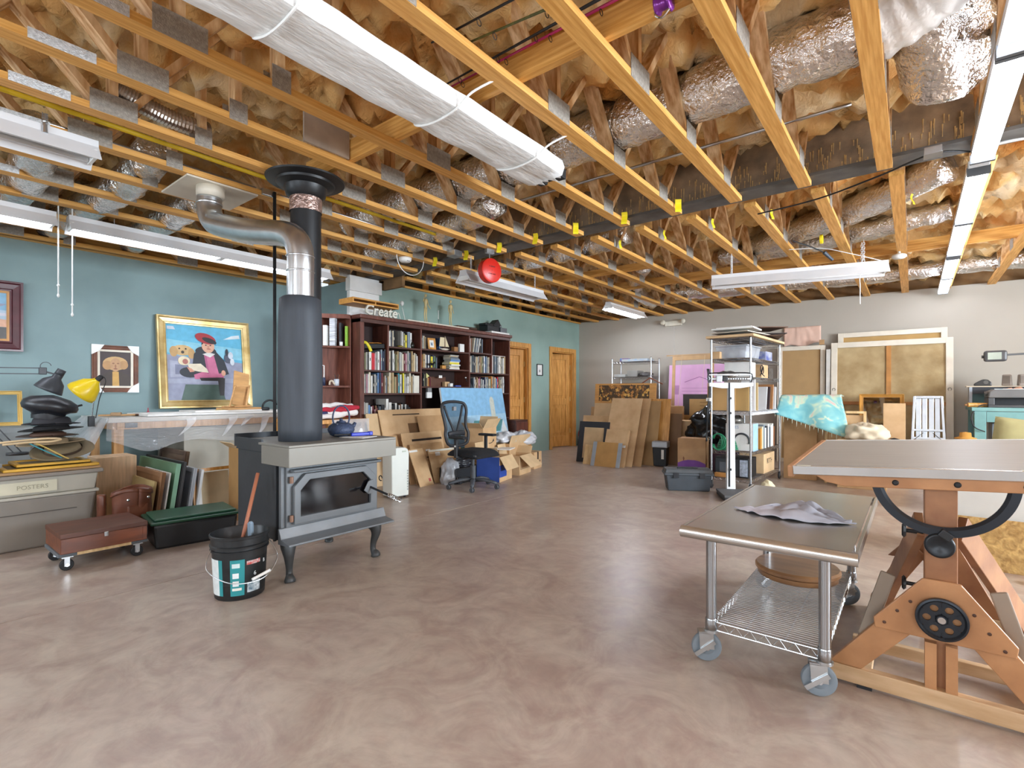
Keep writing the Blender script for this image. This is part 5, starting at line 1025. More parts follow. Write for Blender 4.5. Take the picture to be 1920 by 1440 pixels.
sheet_card('slim cardboard strip standing foremost at left of the chair',4.30,4.56,-4.86,.5,24,CARD,cuts=[(.06,.05,.1,.09,mat('#b5504a', .8)),(-.13,.46,.02,.485,PAPER)],yaw=6)
slab('black_case','low black case under the plastic bags behind the chair','case',(-4.78,4.95,0),(.3,.5,.2),0,BLACK,bev=.015)
# farm painting
t = T('farm_painting','unframed painting of a farm with teal roofs and a silo','painting',(-5.3,6.0,.16),rot=(R(-11),0,R(90)))
MB().box((-.72,0,0),(.72,.03,1.12)).o('canvas', PAPER, t)
paint(t,-.72,0,1.44,1.12,[('#86b9dc',FULL),('#a5cbe2',[(0,.3),(1,.3),(1,.62),(0,.6)]),('#5f7f70',[(0,0),(1,0),(1,.2),(0,.18)]),('#b9c3bd',[(.3,.2),(.9,.2),(.9,.34),(.3,.36)]),('#4f8a8c',[(.36,.36),(.86,.36),(.93,.53),(.44,.53)]),('#dfe3e2',[(.86,.3),(1,.3),(.93,.53)]),('#c9cdc0',[(.74,.54),(.815,.54),(.815,.82),(.795,.87),(.76,.87),(.74,.82)]),('#8fa7a0',[(.47,.25),(.72,.25),(.7,.3),(.6,.33),(.5,.3)]),('#6f9c93',[(.0,.3),(.2,.3),(.2,.4),(.05,.4)]),('#7da49b',[(.92,.24),(1,.24),(1,.33),(.94,.31)])],-.002)
t = T('low_chest','low dark brown chest at the right foot of the bookcase','chest',(-5.42,6.98,0)); MB().box((-.12,-.17,0),(.14,.17,.72)).o('body', BS, t, bev=.004); MB().box((.1405,-.16,.4),(.152,.16,.68)).o('drawer', BW, t, bev=.003); MB().box((.1405,-.16,.05),(.152,.16,.37)).o('drawer', BW, t, bev=.003)
# cartons right of the chair
AM = mat('#a8895c', .85, 0, .1, 5)
t = carton('brown box with a printed black mark behind the chair armrest',(-4.95,5.55,.34),(.3,.4,.34),R(12),CARD,flaps=[('y',70,.16),('x',60,.15),('-y',40,.12)],smile=True)
carton('plain carton under the printed box behind the chair',(-4.98,5.55,0),(.4,.5,.335),R(4),CARD2)
carton('carton standing under the white plastic bags',(-4.95,6.2,0),(.4,.5,.42),R(2),CARD,flaps=[('y',50,.15),('x',70,.13)])
t = carton('open carton with a blue printed panel beside the chair',(-4.5,5.33,0),(.34,.4,.33),R(14),CARD,flaps=[('x',-58,.2),('-x',80,.18),('-y',60,.15)])
MB().box((.171,-.2,.06),(.1725,.02,.22)).o('blue_print', mat('#2f4a9e', .6), t); MB().box((-.17,-.2015,.0),(.17,-.2005,.33)).o('blue_side', mat('#34519f', .6, 0, .1), t)
t = carton('second open carton with a drooping flap',(-4.62,5.95,0),(.32,.4,.28),R(12),CARD,flaps=[('x',-40,.24),('-x',75,.15),('y',60,.12)])
MB().box((.161,-.17,.08),(.162,.17,.085)).box((.161,-.17,.08),(.162,-.165,.27)).o('crease', DKP, t)
t = carton('small taped carton with a curved black arrow print',(-4.75,6.5,0),(.26,.3,.26),R(12),CARD,tape=mat('#2b2420', .4),smile=True)
# plastic bags and papers
def lump(name, label, cat, loc, d, m, amp=.25, f=5, n=26, seed=0, rz=0):
    def fn(u, v):
        an = 2*math.pi*u; ph = math.pi*v; x, y, z = math.sin(ph)*math.cos(an), math.sin(ph)*math.sin(an), math.cos(ph)
        q = 1+amp*nz(x*f*.5+seed, y*f*.5, z*f*.5)+amp*.5*abs(nz(x*f*1.4, y*f*1.4+seed, z*f*1.4))
        zz = z*q; zz = max(zz,-.55)
        return (d[0]*x*q, d[1]*y*q, d[2]*(zz+.55))
    return MB().grid(n*2,n,fn).o(name, m, loc=loc, rz=rz, smooth=True, label=label, cat=cat)
BAGM = mat('#d9dbe0', .2, 0, .08, 8, (1,1,1), .5, 10, alpha=.85)
lump('plastic_bag','white plastic bag heaped on the cartons by the bookcase end','bag',(-4.9,6.5,.37),(.18,.24,.13),BAGM,seed=3)
lump('plastic_bag','pale crumpled plastic bag beside the chair armrest','bag',(-4.92,6.05,.43),(.17,.2,.1),BAGM,seed=8)
slab('blue_white_paper','white papers with a blue band on the cartons','paper',(-4.68,5.72,.37),(.3,.3,.012),.4,PAPER)
lump('plastic_bag','clear plastic bag slumped under the chair back','bag',(-4.74,4.72,.0),(.1,.14,.2),mat('#d5d6da', .15, 0, .1, 8, (1,1,1), .6, 10, alpha=.6),seed=5)
lump('black_pouch','dark glossy pouch heaped behind the chair column','bag',(-4.76,5.0,.201),(.1,.16,.08),mat('#2a2a2e', .3, 0, .3, 12, (1,1,1), .4, 12),seed=11)
# office chair, local +x is forward
t = T('office_chair','black mesh office chair with T shaped armrests','chair',(-4.3,4.68,0),R(2))
CP = mat('#2b2d31', .5, 0, .12); CG = mat('#4a4d52', .5, 0, .15); SEATM = mat('#15161a', .9, 0, .2, 40, (1,1,1), .1, 120)
for i in range(5):
    a = R(20+72*i); c, s = math.cos(a), math.sin(a)
    MB().tube([(.03*c,.03*s,.10),(.15*c,.15*s,.108),(.26*c,.26*s,.085),(.31*c,.31*s,.072)],[.034,.03,.026,.022],10,sq=(1,.7)).o('base_arm', CG, t, smooth=True)
    cs = MB().lathe([(0,-.02),(.026,-.02),(.03,-.014),(.03,-.004),(.012,-.003),(.012,.003),(.03,.004),(.03,.014),(.026,.02),(0,.02)],n=18,ax='Y').o('caster', CG, t, smooth=True, loc=(.31*c,.31*s,.03), auto=40)
    MB().cyl((.31*c,.31*s,.035),(.31*c,.31*s,.075),.01,n=8).o('caster_stem', CG, t)
MB().cyl((0,0,.09),(0,0,.28),.034,n=16).cyl((0,0,.28),(0,0,.4),.018,n=12).o('gas_column', CG, t, smooth=True, auto=40)
MB().cbox((0,0,.395),(.26,.16,.05)).cyl((.02,-.09,.39),(.03,-.2,.385),.008,n=8).o('mechanism', CP, t, bev=.01)
b = MB(); 
def seatf(u, v):
    x = -.24+.5*u; y = -.25+.5*v; e = max(abs(u-.5),abs(v-.5))*2
    return (x*(1-.06*(abs(v-.5)*2)**4), y*(1-.12*(abs(u-.5)*2)**4), .415+.07*(1-e**6)-.03*max(0,u-.8)*5*.5)
MB().grid(16,16,seatf).grid(2,2,lambda u, v: (-.22+.44*u,-.22+.44*v,.418)).o('seat', SEATM, t, smooth=True, solid=.01)
MB().cbox((0,0,.425),(.46,.46,.04)).o('seat_shell', CP, t, bev=.018)
# back: outer frame loop, mesh, Y brace
def bk(y, z): return (-.24-.16*(z-.5)**1-.05*(1-(y/.23)**2)*.5, y, z)
loop = [(-.13,.52),(-.19,.56),(-.215,.66),(-.19,.74),(-.2,.84),(-.225,.96),(-.2,1.04),(-.1,1.065),(0,1.07),(.1,1.065),(.2,1.04),(.225,.96),(.2,.84),(.19,.74),(.215,.66),(.19,.56),(.13,.52),(0,.51),(-.13,.52)]
MB().tube(spline([bk(*p) for p in loop],4),.02,8,cap=False).o('back_frame', CP, t, smooth=True)
MESHM = mat('#1e2024', .8, 0, .1, alpha=.62)
MB().grid(12,16,lambda u, v: (lambda z: bk((u-.5)*.41*(1-.12*math.sin(math.pi*v)), z))(.53+.53*v)).o('back_mesh', MESHM, t, smooth=True)
for s in (-1,1): MB().tube(spline([bk(s*.02,.66),bk(s*.06,.76),bk(s*.12,.88),bk(s*.17,1.02)],4),.016,8).o('back_brace', CP, t, smooth=True)
MB().tube(spline([bk(-.15,.66),(bk(-.08,.67)[0]+.02,-.08,.67),(bk(.08,.67)[0]+.02,.08,.67),bk(.15,.66)],4),.03,8,sq=(.5,1)).o('lumbar_pad', CP, t, smooth=True)
MB().bar((-.12,0,.41),(-.27,0,.44),.07,.025).bar((-.27,0,.44),bk(0,.66),.07,.025).o('back_bar', CP, t, bev=.006)
for s in (-1,1):
    MB().bar((-.03,s*.2,.40),(-.03,s*.285,.41),.05,.02).bar((-.03,s*.285,.40),(-.03,s*.285,.63),.045,.022,up=(0,1,0)).o('arm_post', CP, t, bev=.005)
    MB().cbox((.0,s*.28,.645),(.25,.085,.03)).o('arm_pad', mat('#1b1c1f', .6), t, bev=.013)
    MB().lathe([(0,0),(.012,.001),(.012,.004),(0,.005)],n=10,ax='Y',c=(-.03,s*.2975 if s>0 else -.302,.54)).o('adjust_button', WHITE, t)
MB().cbox((-.32,0,.98),(.03,.05,.05)).o('tag_label', mat('#8a8c8f', .6), t)
# small framed print between the doors, extinguisher
t = T('small_print','small black framed print between the two oak doors','picture',(-5.939,8.44,1.53),R(90))
frame(t,.2,.235,.016,.018,BLACK); MB().box((-.085,-.006,.015),(.085,0,.22)).o('print_paper', PAPER, t); MB().prism(el(0,.095,.022,.028),-.0075,-.0065,'Y').o('print_motif', mat('#8a8a86', .6), t)
t = T('fire_extinguisher','red fire extinguisher on the floor in the far corner','extinguisher',(-5.82,9.88,0)); MB().lathe([(0,0),(.06,0),(.062,.02),(.062,.3),(.045,.35),(.02,.37),(0,.37)],n=20).o('cylinder', mat('#b3201f', .35), t, smooth=True); MB().cbox((0,0,.39),(.05,.03,.04)).cbox((.04,0,.42),(.11,.02,.012)).o('valve_handle', BLKMET, t); MB().lathe([(.063,.1),(.063,.22)],n=20,cap=False).o('paper_label', PAPER, t)

# ---------------- back wall and the far right ----------------
def lean_board(name, label, cat, x0, x1, yb, h, lean, m, th=.012, z=0, yaw=0, group='boards leaning near the back wall', extra=None):
    t = T(name, label, cat, ((x0+x1)/2,yb,z), rot=(R(-lean),0,R(yaw)), group=group); w = (x1-x0)/2
    MB().box((-w,0,0),(w,th,h)).o('board', m, t, bev=.002)
    if extra: extra(t, w, h)
    return t
def strips(t, w, h): 
    for s in (-1,1): MB().box((s*w-(.07 if s>0 else 0),-.0015,0),(s*w+(.07 if s<0 else 0),-.0004,h)).o('grey_strip', mat('#9aa0a6', .7), t)
def blkframe(t, w, h):
    for a, b in (((-w,0),(-w+.1,h)),((w-.1,0),(w,h)),((-w+.1,h-.1),(w-.1,h)),((-w+.1,0),(w-.1,.07))): MB().box((a[0],-.01,a[1]),(b[0],-.0005,b[1])).o('frame_side', mat('#2d2e33', .6), t)
def leafart(t, w, h):
    b = MB(); r = random.Random(4); cs = ['#6d4a1e','#8a5f2a','#c08a3c','#3f2f1c','#d8a650','#a06a2c','#5a3a1a','#b5793a']
    for i in range(150):
        cx, cz = -w+.1+r.random()*(2*w-.24), h-.31+.27*r.random(); s = .02+.022*r.random(); a = r.random()*6.3
        b.m(i%8); b.add([(cx+s*q*math.cos(a+t_)*.9,-.0006-.00001*i,cz+s*q*math.sin(a+t_)) for t_, q in ((0,1),(.9,.6),(1.6,1),(2.5,.55),(3.2,1),(4.1,.6),(4.8,.95),(5.5,.55))],[tuple(range(8))])
    MB().box((-w+.08,-.0004,h-.32),(w-.12,0,h-.03)).o('painted_ground', mat('#4a3418', .6, 0, .4, 20), t)
    b.o('painted_leaves', [mat(c, .6) for c in cs], t, kind='stuff')
# cluster left of the wire rack
lean_board('leaf_painting','long wooden panel painted with autumn leaves behind the cardboard','painting',-4.64,-3.5,8.35,1.24,6,mat('#c08a48', .5, 0, .15, 5, (1,6,6)),.02,extra=leafart,yaw=6,z=.12)
carton('plain carton carrying the leaf painting at the back',(-3.9,8.5,0),(1.2,.4,.119),0,CARD2)
lean_board('cardboard_sheet','rear cardboard panel at the left of the far stack','cardboard',-4.6,-4.1,8.0,.95,11,CARD2)
lean_board('cardboard_sheet','second cardboard panel left of the tall one','cardboard',-4.5,-3.95,7.93,1.02,11,CARD3)
lean_board('cardboard_sheet','low cardboard panel with pale top tabs','cardboard',-4.62,-4.05,7.78,.80,11,CARD)
lean_board('black_mat_board','black mat board around tan card at the left of the stack','board',-4.58,-4.0,7.62,.70,11,CARD3,extra=blkframe)
lean_board('cardboard_sheet','tall plain cardboard panel in the middle of the far stack','cardboard',-4.07,-3.52,7.55,1.17,21,CARD)
lean_board('cardboard_sheet','tall cardboard panel just right of the middle one','cardboard',-3.95,-3.42,7.68,1.16,20,CARD2)
lean_board('cardboard_sheet','narrow dark cardboard panel at the right of the stack','cardboard',-3.6,-3.28,7.9,1.08,14,mat('#a8855a', .85, 0, .1, 5))
lean_board('honey_wood_board','narrow honey wood panel at the right edge of the far stack','board',-3.5,-3.14,8.05,1.1,10,OAK)
lean_board('framed_board','brown frame leaning right of the honey wood panel','frame',-3.3,-2.98,8.18,.85,9,mat('#7a5a3a', .6))
lean_board('cardboard_sheet','small cardboard panel with a white corner before the tall one','cardboard',-4.0,-3.6,7.42,.62,20,CARD,th=.05,extra=lambda t, w, h: MB().box((w-.12,-.001,h-.3),(w-.02,-.0003,h-.26)).o('white_corner', WHITE, t))
lean_board('small_wood_board','small tan wooden board at the left foot of the stack','board',-4.33,-4.05,7.4,.33,17,PINE)
lean_board('cardboard_sheet','tan panel with grey side strips in front of the stack','cardboard',-4.14,-3.62,7.32,.40,17,mat('#b58a52', .8),extra=strips)
# small wire shelf by the back wall
WIRE = mat('#b9bcc0', .25, .95, .05)
def wire_rack(name, label, loc, w, d, zs, h, rz=0, casters=False, deck=True, rim=.035):
    t = T(name, label, 'shelf', loc, rz)
    for x in (-w/2,w/2):
        for y in (-d/2,d/2):
            p = MB().cyl((x,y,.1 if casters else .0),(x,y,h),.0127,n=12).o('post', WIRE, t, smooth=True, auto=40)
            MB().lathe([(.0135,0),(.015,.004),(.0135,.01)],c=(x,y,h-.01),n=12).o('post_cap', DKPLA, p)
            if casters:
                cs = MB().lathe([(0,-.012),(.045,-.012),(.05,-.006),(.05,.006),(.045,.012),(0,.012)],n=20,ax='X',c=(x,y,.05)).o('caster', DKPLA, t, smooth=True, auto=40)
                MB().box((x-.02,y-.015,.045),(x-.014,y+.015,.105)).box((x+.014,y-.015,.045),(x+.02,y+.015,.105)).o('caster_fork', GALV, cs)
    for z in zs:
        s = MB()
        for zz in (z, z-rim):
            for a, b in (((-w/2,-d/2),(w/2,-d/2)),((-w/2,d/2),(w/2,d/2)),((-w/2,-d/2),(-w/2,d/2)),((w/2,-d/2),(w/2,d/2))): s.cyl((*a,zz),(*b,zz),.0032,n=6)
        for y in (-d/2,d/2):
            n = max(4,int(w/.06)); s.tube([(-w/2+w*i/(2*n),y,z if i%2 else z-rim) for i in range(2*n+1)],.0024,5)
        for x in (-w/2,w/2):
            n = max(4,int(d/.06)); s.tube([(x,-d/2+d*i/(2*n),z if i%2 else z-rim) for i in range(2*n+1)],.0024,5)
        so = s.o('shelf_rim', WIRE, t)
        q = MB()
        if w < d:
            n = int(d/.03)
            for i in range(1,n): q.cyl((-w/2,-d/2+d*i/n,z+.001),(w/2,-d/2+d*i/n,z+.001),.0022,n=5)
            for x in (-w/6,w/6): q.cyl((x,-d/2,z-.003),(x,d/2,z-.003),.003,n=5)
        else:
            n = int(w/.03)
            for i in range(1,n): q.cyl((-w/2+w*i/n,-d/2,z+.001),(-w/2+w*i/n,d/2,z+.001),.0022,n=5)
        q.o('wire_deck', WIRE, so, kind='stuff')
    return t
wire_rack('wire_shelf','short chrome wire shelf standing by the white wall',(-4.35,9.5,0),.82,.4,[.3,.9,1.5,1.8],1.87)
slab('book_pile','pale papers and magazines on the top of the chrome shelf','paper',(-4.3,9.5,1.803),(.55,.3,.05),0,mat('#cfcfc6', .7, 0, .3, 20, col2='#8fa3b8'))
slab('red_book','small red and blue booklets on the chrome shelf top','book',(-4.55,9.48,1.803),(.18,.2,.07),.2,mat('#a8483c', .6, 0, .5, 18, col2='#4a6fa0'))
lump('cable_heap','dark cables and parts heaped on the chrome shelf','cables',(-4.12,9.45,1.503),(.16,.13,.05),mat('#3a3634', .6, 0, .5, 20),seed=2)
slab('grey_carton','grey box on the second level of the chrome shelf','box',(-4.35,9.5,1.503),(.22,.3,.12),0,mat('#8d8a84', .6))
slab('magazine_tray','pale tray at the left of the chrome shelf','tray',(-4.62,9.5,1.503),(.24,.3,.05),0,mat('#b9bab6', .6))
t = T('black_suitcase','black suitcase on the lower level of the chrome shelf','suitcase',(-4.45,9.5,.903)); MB().cbox((0,0,.24),(.66,.28,.47)).o('shell', mat('#26282e', .5), t, bev=.05); MB().cbox((0,-.142,.24),(.6,.004,.41)).o('front_panel', mat('#2d2f36', .6), t, bev=.001)
t = T('coat_hanger','reddish wooden coat hanger on the chrome shelf corner','hanger',(-3.93,9.28,1.47)); MB().bar((-.02,0,0),(.23,0,-.12),.012,.022).bar((-.02,0,0),(-.18,0,-.1),.012,.022).o('arms', mat('#7a4228', .5), t, bev=.004); MB().tube(arc((0,0,.045),.028,-90,170,10,'XZ'),.003,5).o('hook', CHROME, t)
# pink foam boards and frame
t = lean_board('pink_foam_board','pink insulation foam board leaning on the back wall','foam board',-3.78,-2.75,9.62,1.74,7,mat('#d9a9cf', .7, 0, .04),.05,yaw=0,z=0)
for a, b in (((-.2,1.4),(.08,1.5)),((.08,1.5),(.36,1.4))): MB().bar((a[0],-.001,a[1]),(b[0],-.001,b[1]),.003,.012,up=(0,0,1)).o('printed_line', mat('#a06a9c', .7), t)
for z in (1.28,1.22,1.16): MB().box((-.25,-.0015,z),(.4,-.0003,z+.008)).o('printed_line', mat('#b583ae', .7), t)
MB().box((-.42,-.0015,1.16),(-.3,-.0003,1.34)).o('printed_logo', mat('#b583ae', .7), t)
t = T('stretcher_bars','tall bare wooden stretcher with a long top bar before the pink board','frame',(-3.2,9.35,0),rot=(R(-4),0,0))
for a, b in (((-.38,0),(-.33,1.88)),((.33,0),(.38,1.88)),((-.33,1.8),(.33,1.88)),((-.5,1.885),(.5,1.905))): MB().box((a[0],-.012,a[1]),(b[0],.012,b[1])).o('bar', mat('#b89468', .6, 0, .12), t)
for x in (-.2,.22): MB().cyl((x,-.014,1.88),(x-.06,-.016,.8),.003,n=5).o('hanging_cord', mat('#d8c8a0', .7), t)
t = carton('brown carton with folded top left of the printed carton',(-3.35,8.95,0),(.42,.4,.95),R(0),CARD2)
MB().box((-.21,-.21,.62),(.21,-.201,.66)).o('edge_fold', CARD3, t)
carton('tan upright carton beside the black rubbish bag',(-3.05,8.55,0),(.36,.3,.72),0,CARD)
t = carton('large printed carton with a dark band behind the rubbish bag',(-2.85,9.0,.0),(.62,.3,1.16),R(0),mat('#b8925e', .85, 0, .08),name='printed_carton')
MB().box((-.31,-.152,1.08),(.31,-.1505,1.16)).box((-.31,-.152,.8),(-.2,-.1505,1.08)).o('dark_band', mat('#3f3a38', .8), t)
for i in range(5): MB().box((-.02,-.152,.78+.06*i),(.26,-.1508,.787+.06*i)).o('print_line', mat('#6a4c30', .8), t)
MB().prism(el(-.12,.72,.09,.05),-.1522,-.1508,'Y').o('picture_print', mat('#6e5a48', .7, 0, .4, 30), t)
# rubbish bag, tan purple box, dark box
t = carton('tan carton with a purple curved print on the floor',(-2.62,7.78,0),(.4,.3,.5),R(8),mat('#c29a70', .8))
MB().prism([(-.2,0),(.2,0),(.2,.13),(.12,.165),(.05,.18),(-.05,.18),(-.12,.165),(-.2,.13)],-.152,-.1505,'Y').o('purple_print', mat('#7d4a9a', .7), t)
MB().prism([(-.12,.17),(-.11,.165),(-.1,.2),(-.115,.23),(-.125,.21)],-.152,-.1508,'Y').o('print_mark', mat('#8a5a3a', .7), t)
carton('dark purple carton tucked behind the tan and purple one',(-2.2,8.1,0),(.45,.35,.4),R(0),mat('#4a3040', .7))
t = T('rubbish_bag','shiny black rubbish bag slumped on the cartons','bag',(-2.42,8.2,.41)); 
o = lump('bag_body', None, None, (0,0,0), (.38,.26,.36), mat('#0e0e10', .22, 0, .2, 8, (1,1,1), .5, 7), amp=.3, f=4.2, n=30, seed=6); o.parent = t
carton('low carton under the rubbish bag',(-2.75,8.32,0),(.5,.35,.4),0,CARD2)
t = T('paper_shredder','black paper shredder with a silver head','shredder',(-3.22,8.0,0),R(10)); MB().add(*taper(0,.3,.1,.09,.115,.105)).o('bin', BLACK, t, bev=.012); MB().box((-.125,-.115,.3),(.125,.115,.4)).o('head', mat('#a9adb2', .4, .3), t, bev=.015); MB().box((.03,-.116,.12),(.07,-.104,.27)).o('sticker', PAPER, t); MB().box((-.09,-.02,.4),(.09,.0,.402)).o('slot', BLACK, t)
t = T('toolbox','dark grey plastic toolbox on the floor','toolbox',(-2.17,6.22,0),R(29)); MB().add(*taper(0,.19,.24,.11,.265,.125)).o('body', mat('#3d4349', .55, 0, .1), t, bev=.012); MB().box((-.285,-.14,.19),(.285,.14,.215)).o('rim', mat('#484e54', .55), t, bev=.006); MB().add(*taper(.215,.262,.28,.135,.265,.115)).o('lid', mat('#474b4e', .6, 0, .12), t, bev=.01); MB().cbox((0,0,.27),(.24,.035,.018)).o('handle', mat('#2b2e32', .5), t, bev=.006)
for x in (-.15,.15): MB().box((x-.03,-.146,.16),(x+.03,-.139,.225)).o('latch', DKPLA, t)
# physician scale
t = T('weighing_scale','white upright beam weighing scale before the wire rack','scale',(-1.66,6.2,0),R(28)); SC = mat('#e3e5e6', .4, 0, .03)
MB().box((-.16,-.44,.012),(.16,-.02,.05)).o('platform_base', mat('#2d2f31', .5), t, bev=.006); MB().box((-.165,-.445,.05),(.165,-.015,.075)).o('platform', mat('#57585a', .7), t, bev=.004)
MB().box((-.1,-.02,.0),(.1,.1,.05)).o('column_foot', SC, t, bev=.004); MB().add(*taper(.05,1.3,.048,.03,.034,.024)).o('column', SC, t, bev=.004)
MB().prism([(-.24,1.30),(.24,1.30),(.24,1.26),(.1,1.235),(-.1,1.235),(-.24,1.26)],-.03,.03,'Y').o('yoke', SC, t, bev=.004)
MB().box((-.24,-.012,1.385),(.22,.012,1.4)).box((-.2,-.012,1.335),(.22,.012,1.355)).o('beam', mat('#cfd2d4', .3, .6), t, bev=.002); MB().tube(spline([(-.24,0,1.3),(-.25,0,1.36),(-.22,0,1.41),(0,0,1.415),(.2,0,1.41),(.235,0,1.37),(.22,0,1.3)],4),.008,6).o('beam_loop', BLKMET, t)
for i in range(12): MB().box((-.12+.026*i,-.0135,1.337),(-.108+.026*i,-.0122,1.352)).o('beam_mark', BLACK, t)
MB().cbox((-.13,-.01,1.345),(.06,.05,.075)).o('poise', mat('#b9bdc0', .3, .7), t, bev=.004); MB().cbox((-.065,-.01,1.345),(.05,.045,.06)).o('poise', BLKMET, t, bev=.004)
MB().box((-.03,-.034,.1),(-.012,-.026,1.3)).o('height_rod', mat('#2f3338', .4, .5), t)
for z in (.3,.95,1.12): MB().cbox((-.015,-.04,z),(.03,.02,.025)).o('slider', BLKMET, t, bev=.003)
# wire rack and its load
RX, RY = -1.71, 7.16; RZ = R(-3)
wire_rack('wire_rack','tall chrome wire rack on casters crowded with art supplies',(RX,RY,0),.46,1.3,[.14,.47,.96,1.37,1.6,1.85],1.852,RZ,casters=True)
def on(dx, dy): c, s = math.cos(RZ), math.sin(RZ); return RX+dx*c-dy*s, RY+dx*s+dy*c
def rs(name, label, cat, dx, dy, z, d, m, rz=0, bev=.003):
    x, y = on(dx,dy); return slab(name, label, cat, (x,y,z), d, RZ+rz, m, bev=bev)
Z6, Z5, Z4, Z3, Z2, Z1 = 1.854, 1.604, 1.374, .964, .474, .144
rs('plywood_tray','thin tan board covering the top of the wire rack','board',0,0,Z6,(.56,1.42,.03),CARD3)
for i, (dx, dy, d, rz, c, lb) in enumerate(((-.02,-.35,(.5,.5,.012),.1,'#4a362c','dark brown mat board lowest on the rack top'),(.1,.2,(.5,.6,.012),.35,'#5b4336','dark brown mat board turned askew on the rack top'),(.0,.0,(.46,1.1,.012),-.1,'#d8cfbd','cream mat board on the rack top'),(.12,.38,(.4,.5,.014),.5,'#3a2c28','blackish mat board at the far end of the rack top'),(-.04,-.3,(.5,.42,.02),.05,'#e9e8e4','wide white foam board on the rack top'),(-.06,-.22,(.42,.36,.02),.08,'#efeeea','upper white foam board on the rack top'),(.16,.2,(.36,.5,.012),.7,'#6b4e3e','brown mat board highest on the rack top'))):
    rs('mat_board', lb, 'board', dx, dy, Z6+.031+.022*i, d, mat(c, .7), rz)
def leg_box(): pass
t = T('clear_bin','clear plastic bin of cloth bags on the second rack shelf','bin',(*on(-.02,-.3),Z5),RZ); MB().add(*taper(0,.15,.17,.26,.19,.28)).o('bin', mat('#ccd2da', .15, 0, .2, 6, (1,1,1), .3, 8, alpha=.55), t, bev=.01); MB().box((-.2,-.29,.15),(.2,.29,.165)).o('lid', mat('#c6ccd4', .2, alpha=.7), t, bev=.005)
MB().cbox((0,-.05,.06),(.26,.4,.1)).o('contents', mat('#b9c2d6', .7, 0, .4, 9, col2='#e6e8ea'), t, bev=.03)
rs('small_carton','small tan carton at the left of the clear bin','box',-.18,-.58,Z5,(.09,.1,.09),CARD)
rs('tissue_pack','white and blue pack beside the clear bin','pack',.1,.25,Z5,(.2,.3,.12),mat('#d6d9e2', .4, 0, .3, 12, col2='#3c50a0'))
rs('white_carton','white open sided carton on the third rack shelf','box',.02,-.36,Z4,(.3,.24,.19),WHITE)
lump('glass_parts','glassware and metal parts heaped before the white carton','glassware',(*on(-.08,-.56),Z4),(.12,.06,.05),mat('#8f8a84', .2, .4, .5, 20),seed=4)
rs('tan_carton','tan carton behind the tangled cables on the third shelf','box',.05,.05,Z4,(.3,.3,.17),CARD)
x, y = on(.215,-.14); MB().tube(spline([(0,-.05,.03),(0,.05,.12),(0,.0,.16),(0,-.05,.1),(0,.03,.05),(0,.08,.08),(.01,.02,.14),(.01,-.04,.06),(.02,.05,.02)],6),.006,6).o('cable_loop', BLKMET, loc=(x,y,Z4), rz=RZ, smooth=True, label='black tangled cable on the third rack shelf', cat='cable')
rs('grey_lamp_part','dark metal lamp part at the far end of the third shelf','part',.14,.38,Z4,(.1,.2,.14),mat('#5a5550', .4, .4, .4, 20))
for i, (dx, dy, th, h, w, c, lean, lb) in enumerate(((-.12,-.62,.012,.34,.34,'#c79e66',0,'tan panel facing front at the left of the fourth rack shelf'),(.05,-.6,.012,.32,.3,'#c9a468',0,'tan panel facing front beside the scale column'),(.16,-.5,.03,.38,.16,'#e3e5e8',0,'white foam board standing at the rack corner'),(.1,-.35,.015,.34,.26,'#d3b988',0,'cream panel behind the white foam board'),(.1,.0,.02,.3,.26,'#cfd0d2',12,'white leaning panel midway along the fourth shelf'),(.1,.15,.02,.3,.26,'#3b2b2c',10,'dark maroon panel leaning midway along the fourth shelf'),(.08,.3,.03,.33,.3,'#a8764a',8,'brown panel leaning near the far end of the fourth shelf'),(.1,.45,.03,.3,.26,'#dadada',6,'white panel at the far end of the fourth shelf'))):
    x, y = on(dx,dy); MB().box((-w/2,-th/2,0),(w/2,th/2,h)).o('art_board', mat(c, .7, 0, .05), loc=(x,y,Z3+.002), rot=(R(-lean),0,RZ), label=lb, cat='panel', bev=.002, group='panels on the wire rack')
MB().grid(14,20,lambda u, v: (-.24+.49*u, -.66+1.3*v, .004+.006*nz(u*8,v*14)-(.05 if u > .97 or v < .03 else 0))).o('plastic_liner', mat('#d9d9dc', .3, 0, .1, 8, (1,1,1), .4, 12), loc=(RX,RY,Z3-.002), rz=RZ, smooth=True, label='white plastic liner on the fourth rack shelf', cat='liner')
t = T('green_hose','coiled green cord heaped on the fifth rack shelf','cord',(*on(-.08,-.52),Z2)); GH = mat('#1f7d55', .45)
for i in range(11): MB().tube([(.13*math.cos(q*.35)*(1-.03*i)+.02*nz(q,i), .09*math.sin(q*.35)*(1-.05*i)+.015*nz(i,q), .010+.011*i+.02*abs(nz(q*.7,i*2))) for q in range(19)],.0055,6).o('coil', GH, t, smooth=True)
t = T('green_hose','green cord loop hanging at the left post of the rack','cord',(*on(-.2,-.6),Z2+.004))
for i in range(3): MB().tube(arc((.03+.01*i,-.02*i,.1),.05+.02*i,-160,160,14,'XZ',.1),.008,6).o('coil', GH, t, smooth=True)
t = T('appliance_carton','white carton printed with a black ring on the fifth shelf','box',(*on(.06,-.42),Z2),RZ); MB().box((-.16,-.1,0),(.16,.1,.33)).o('carton', WHITE, t, bev=.003); MB().tube(arc((.03,-.1015,.12),.09,-20,200,20,'XZ'),.012,6).o('printed_ring', mat('#3a3d42', .5), t); text('AVES',.05,mat('#8fa8c4',.5),t,(-.06,-.1008,.285),(R(90),0,0)); MB().box((.1605,-.1,0),(.1615,.1,.33)).o('blue_side', mat('#9fc3e0', .5), t)
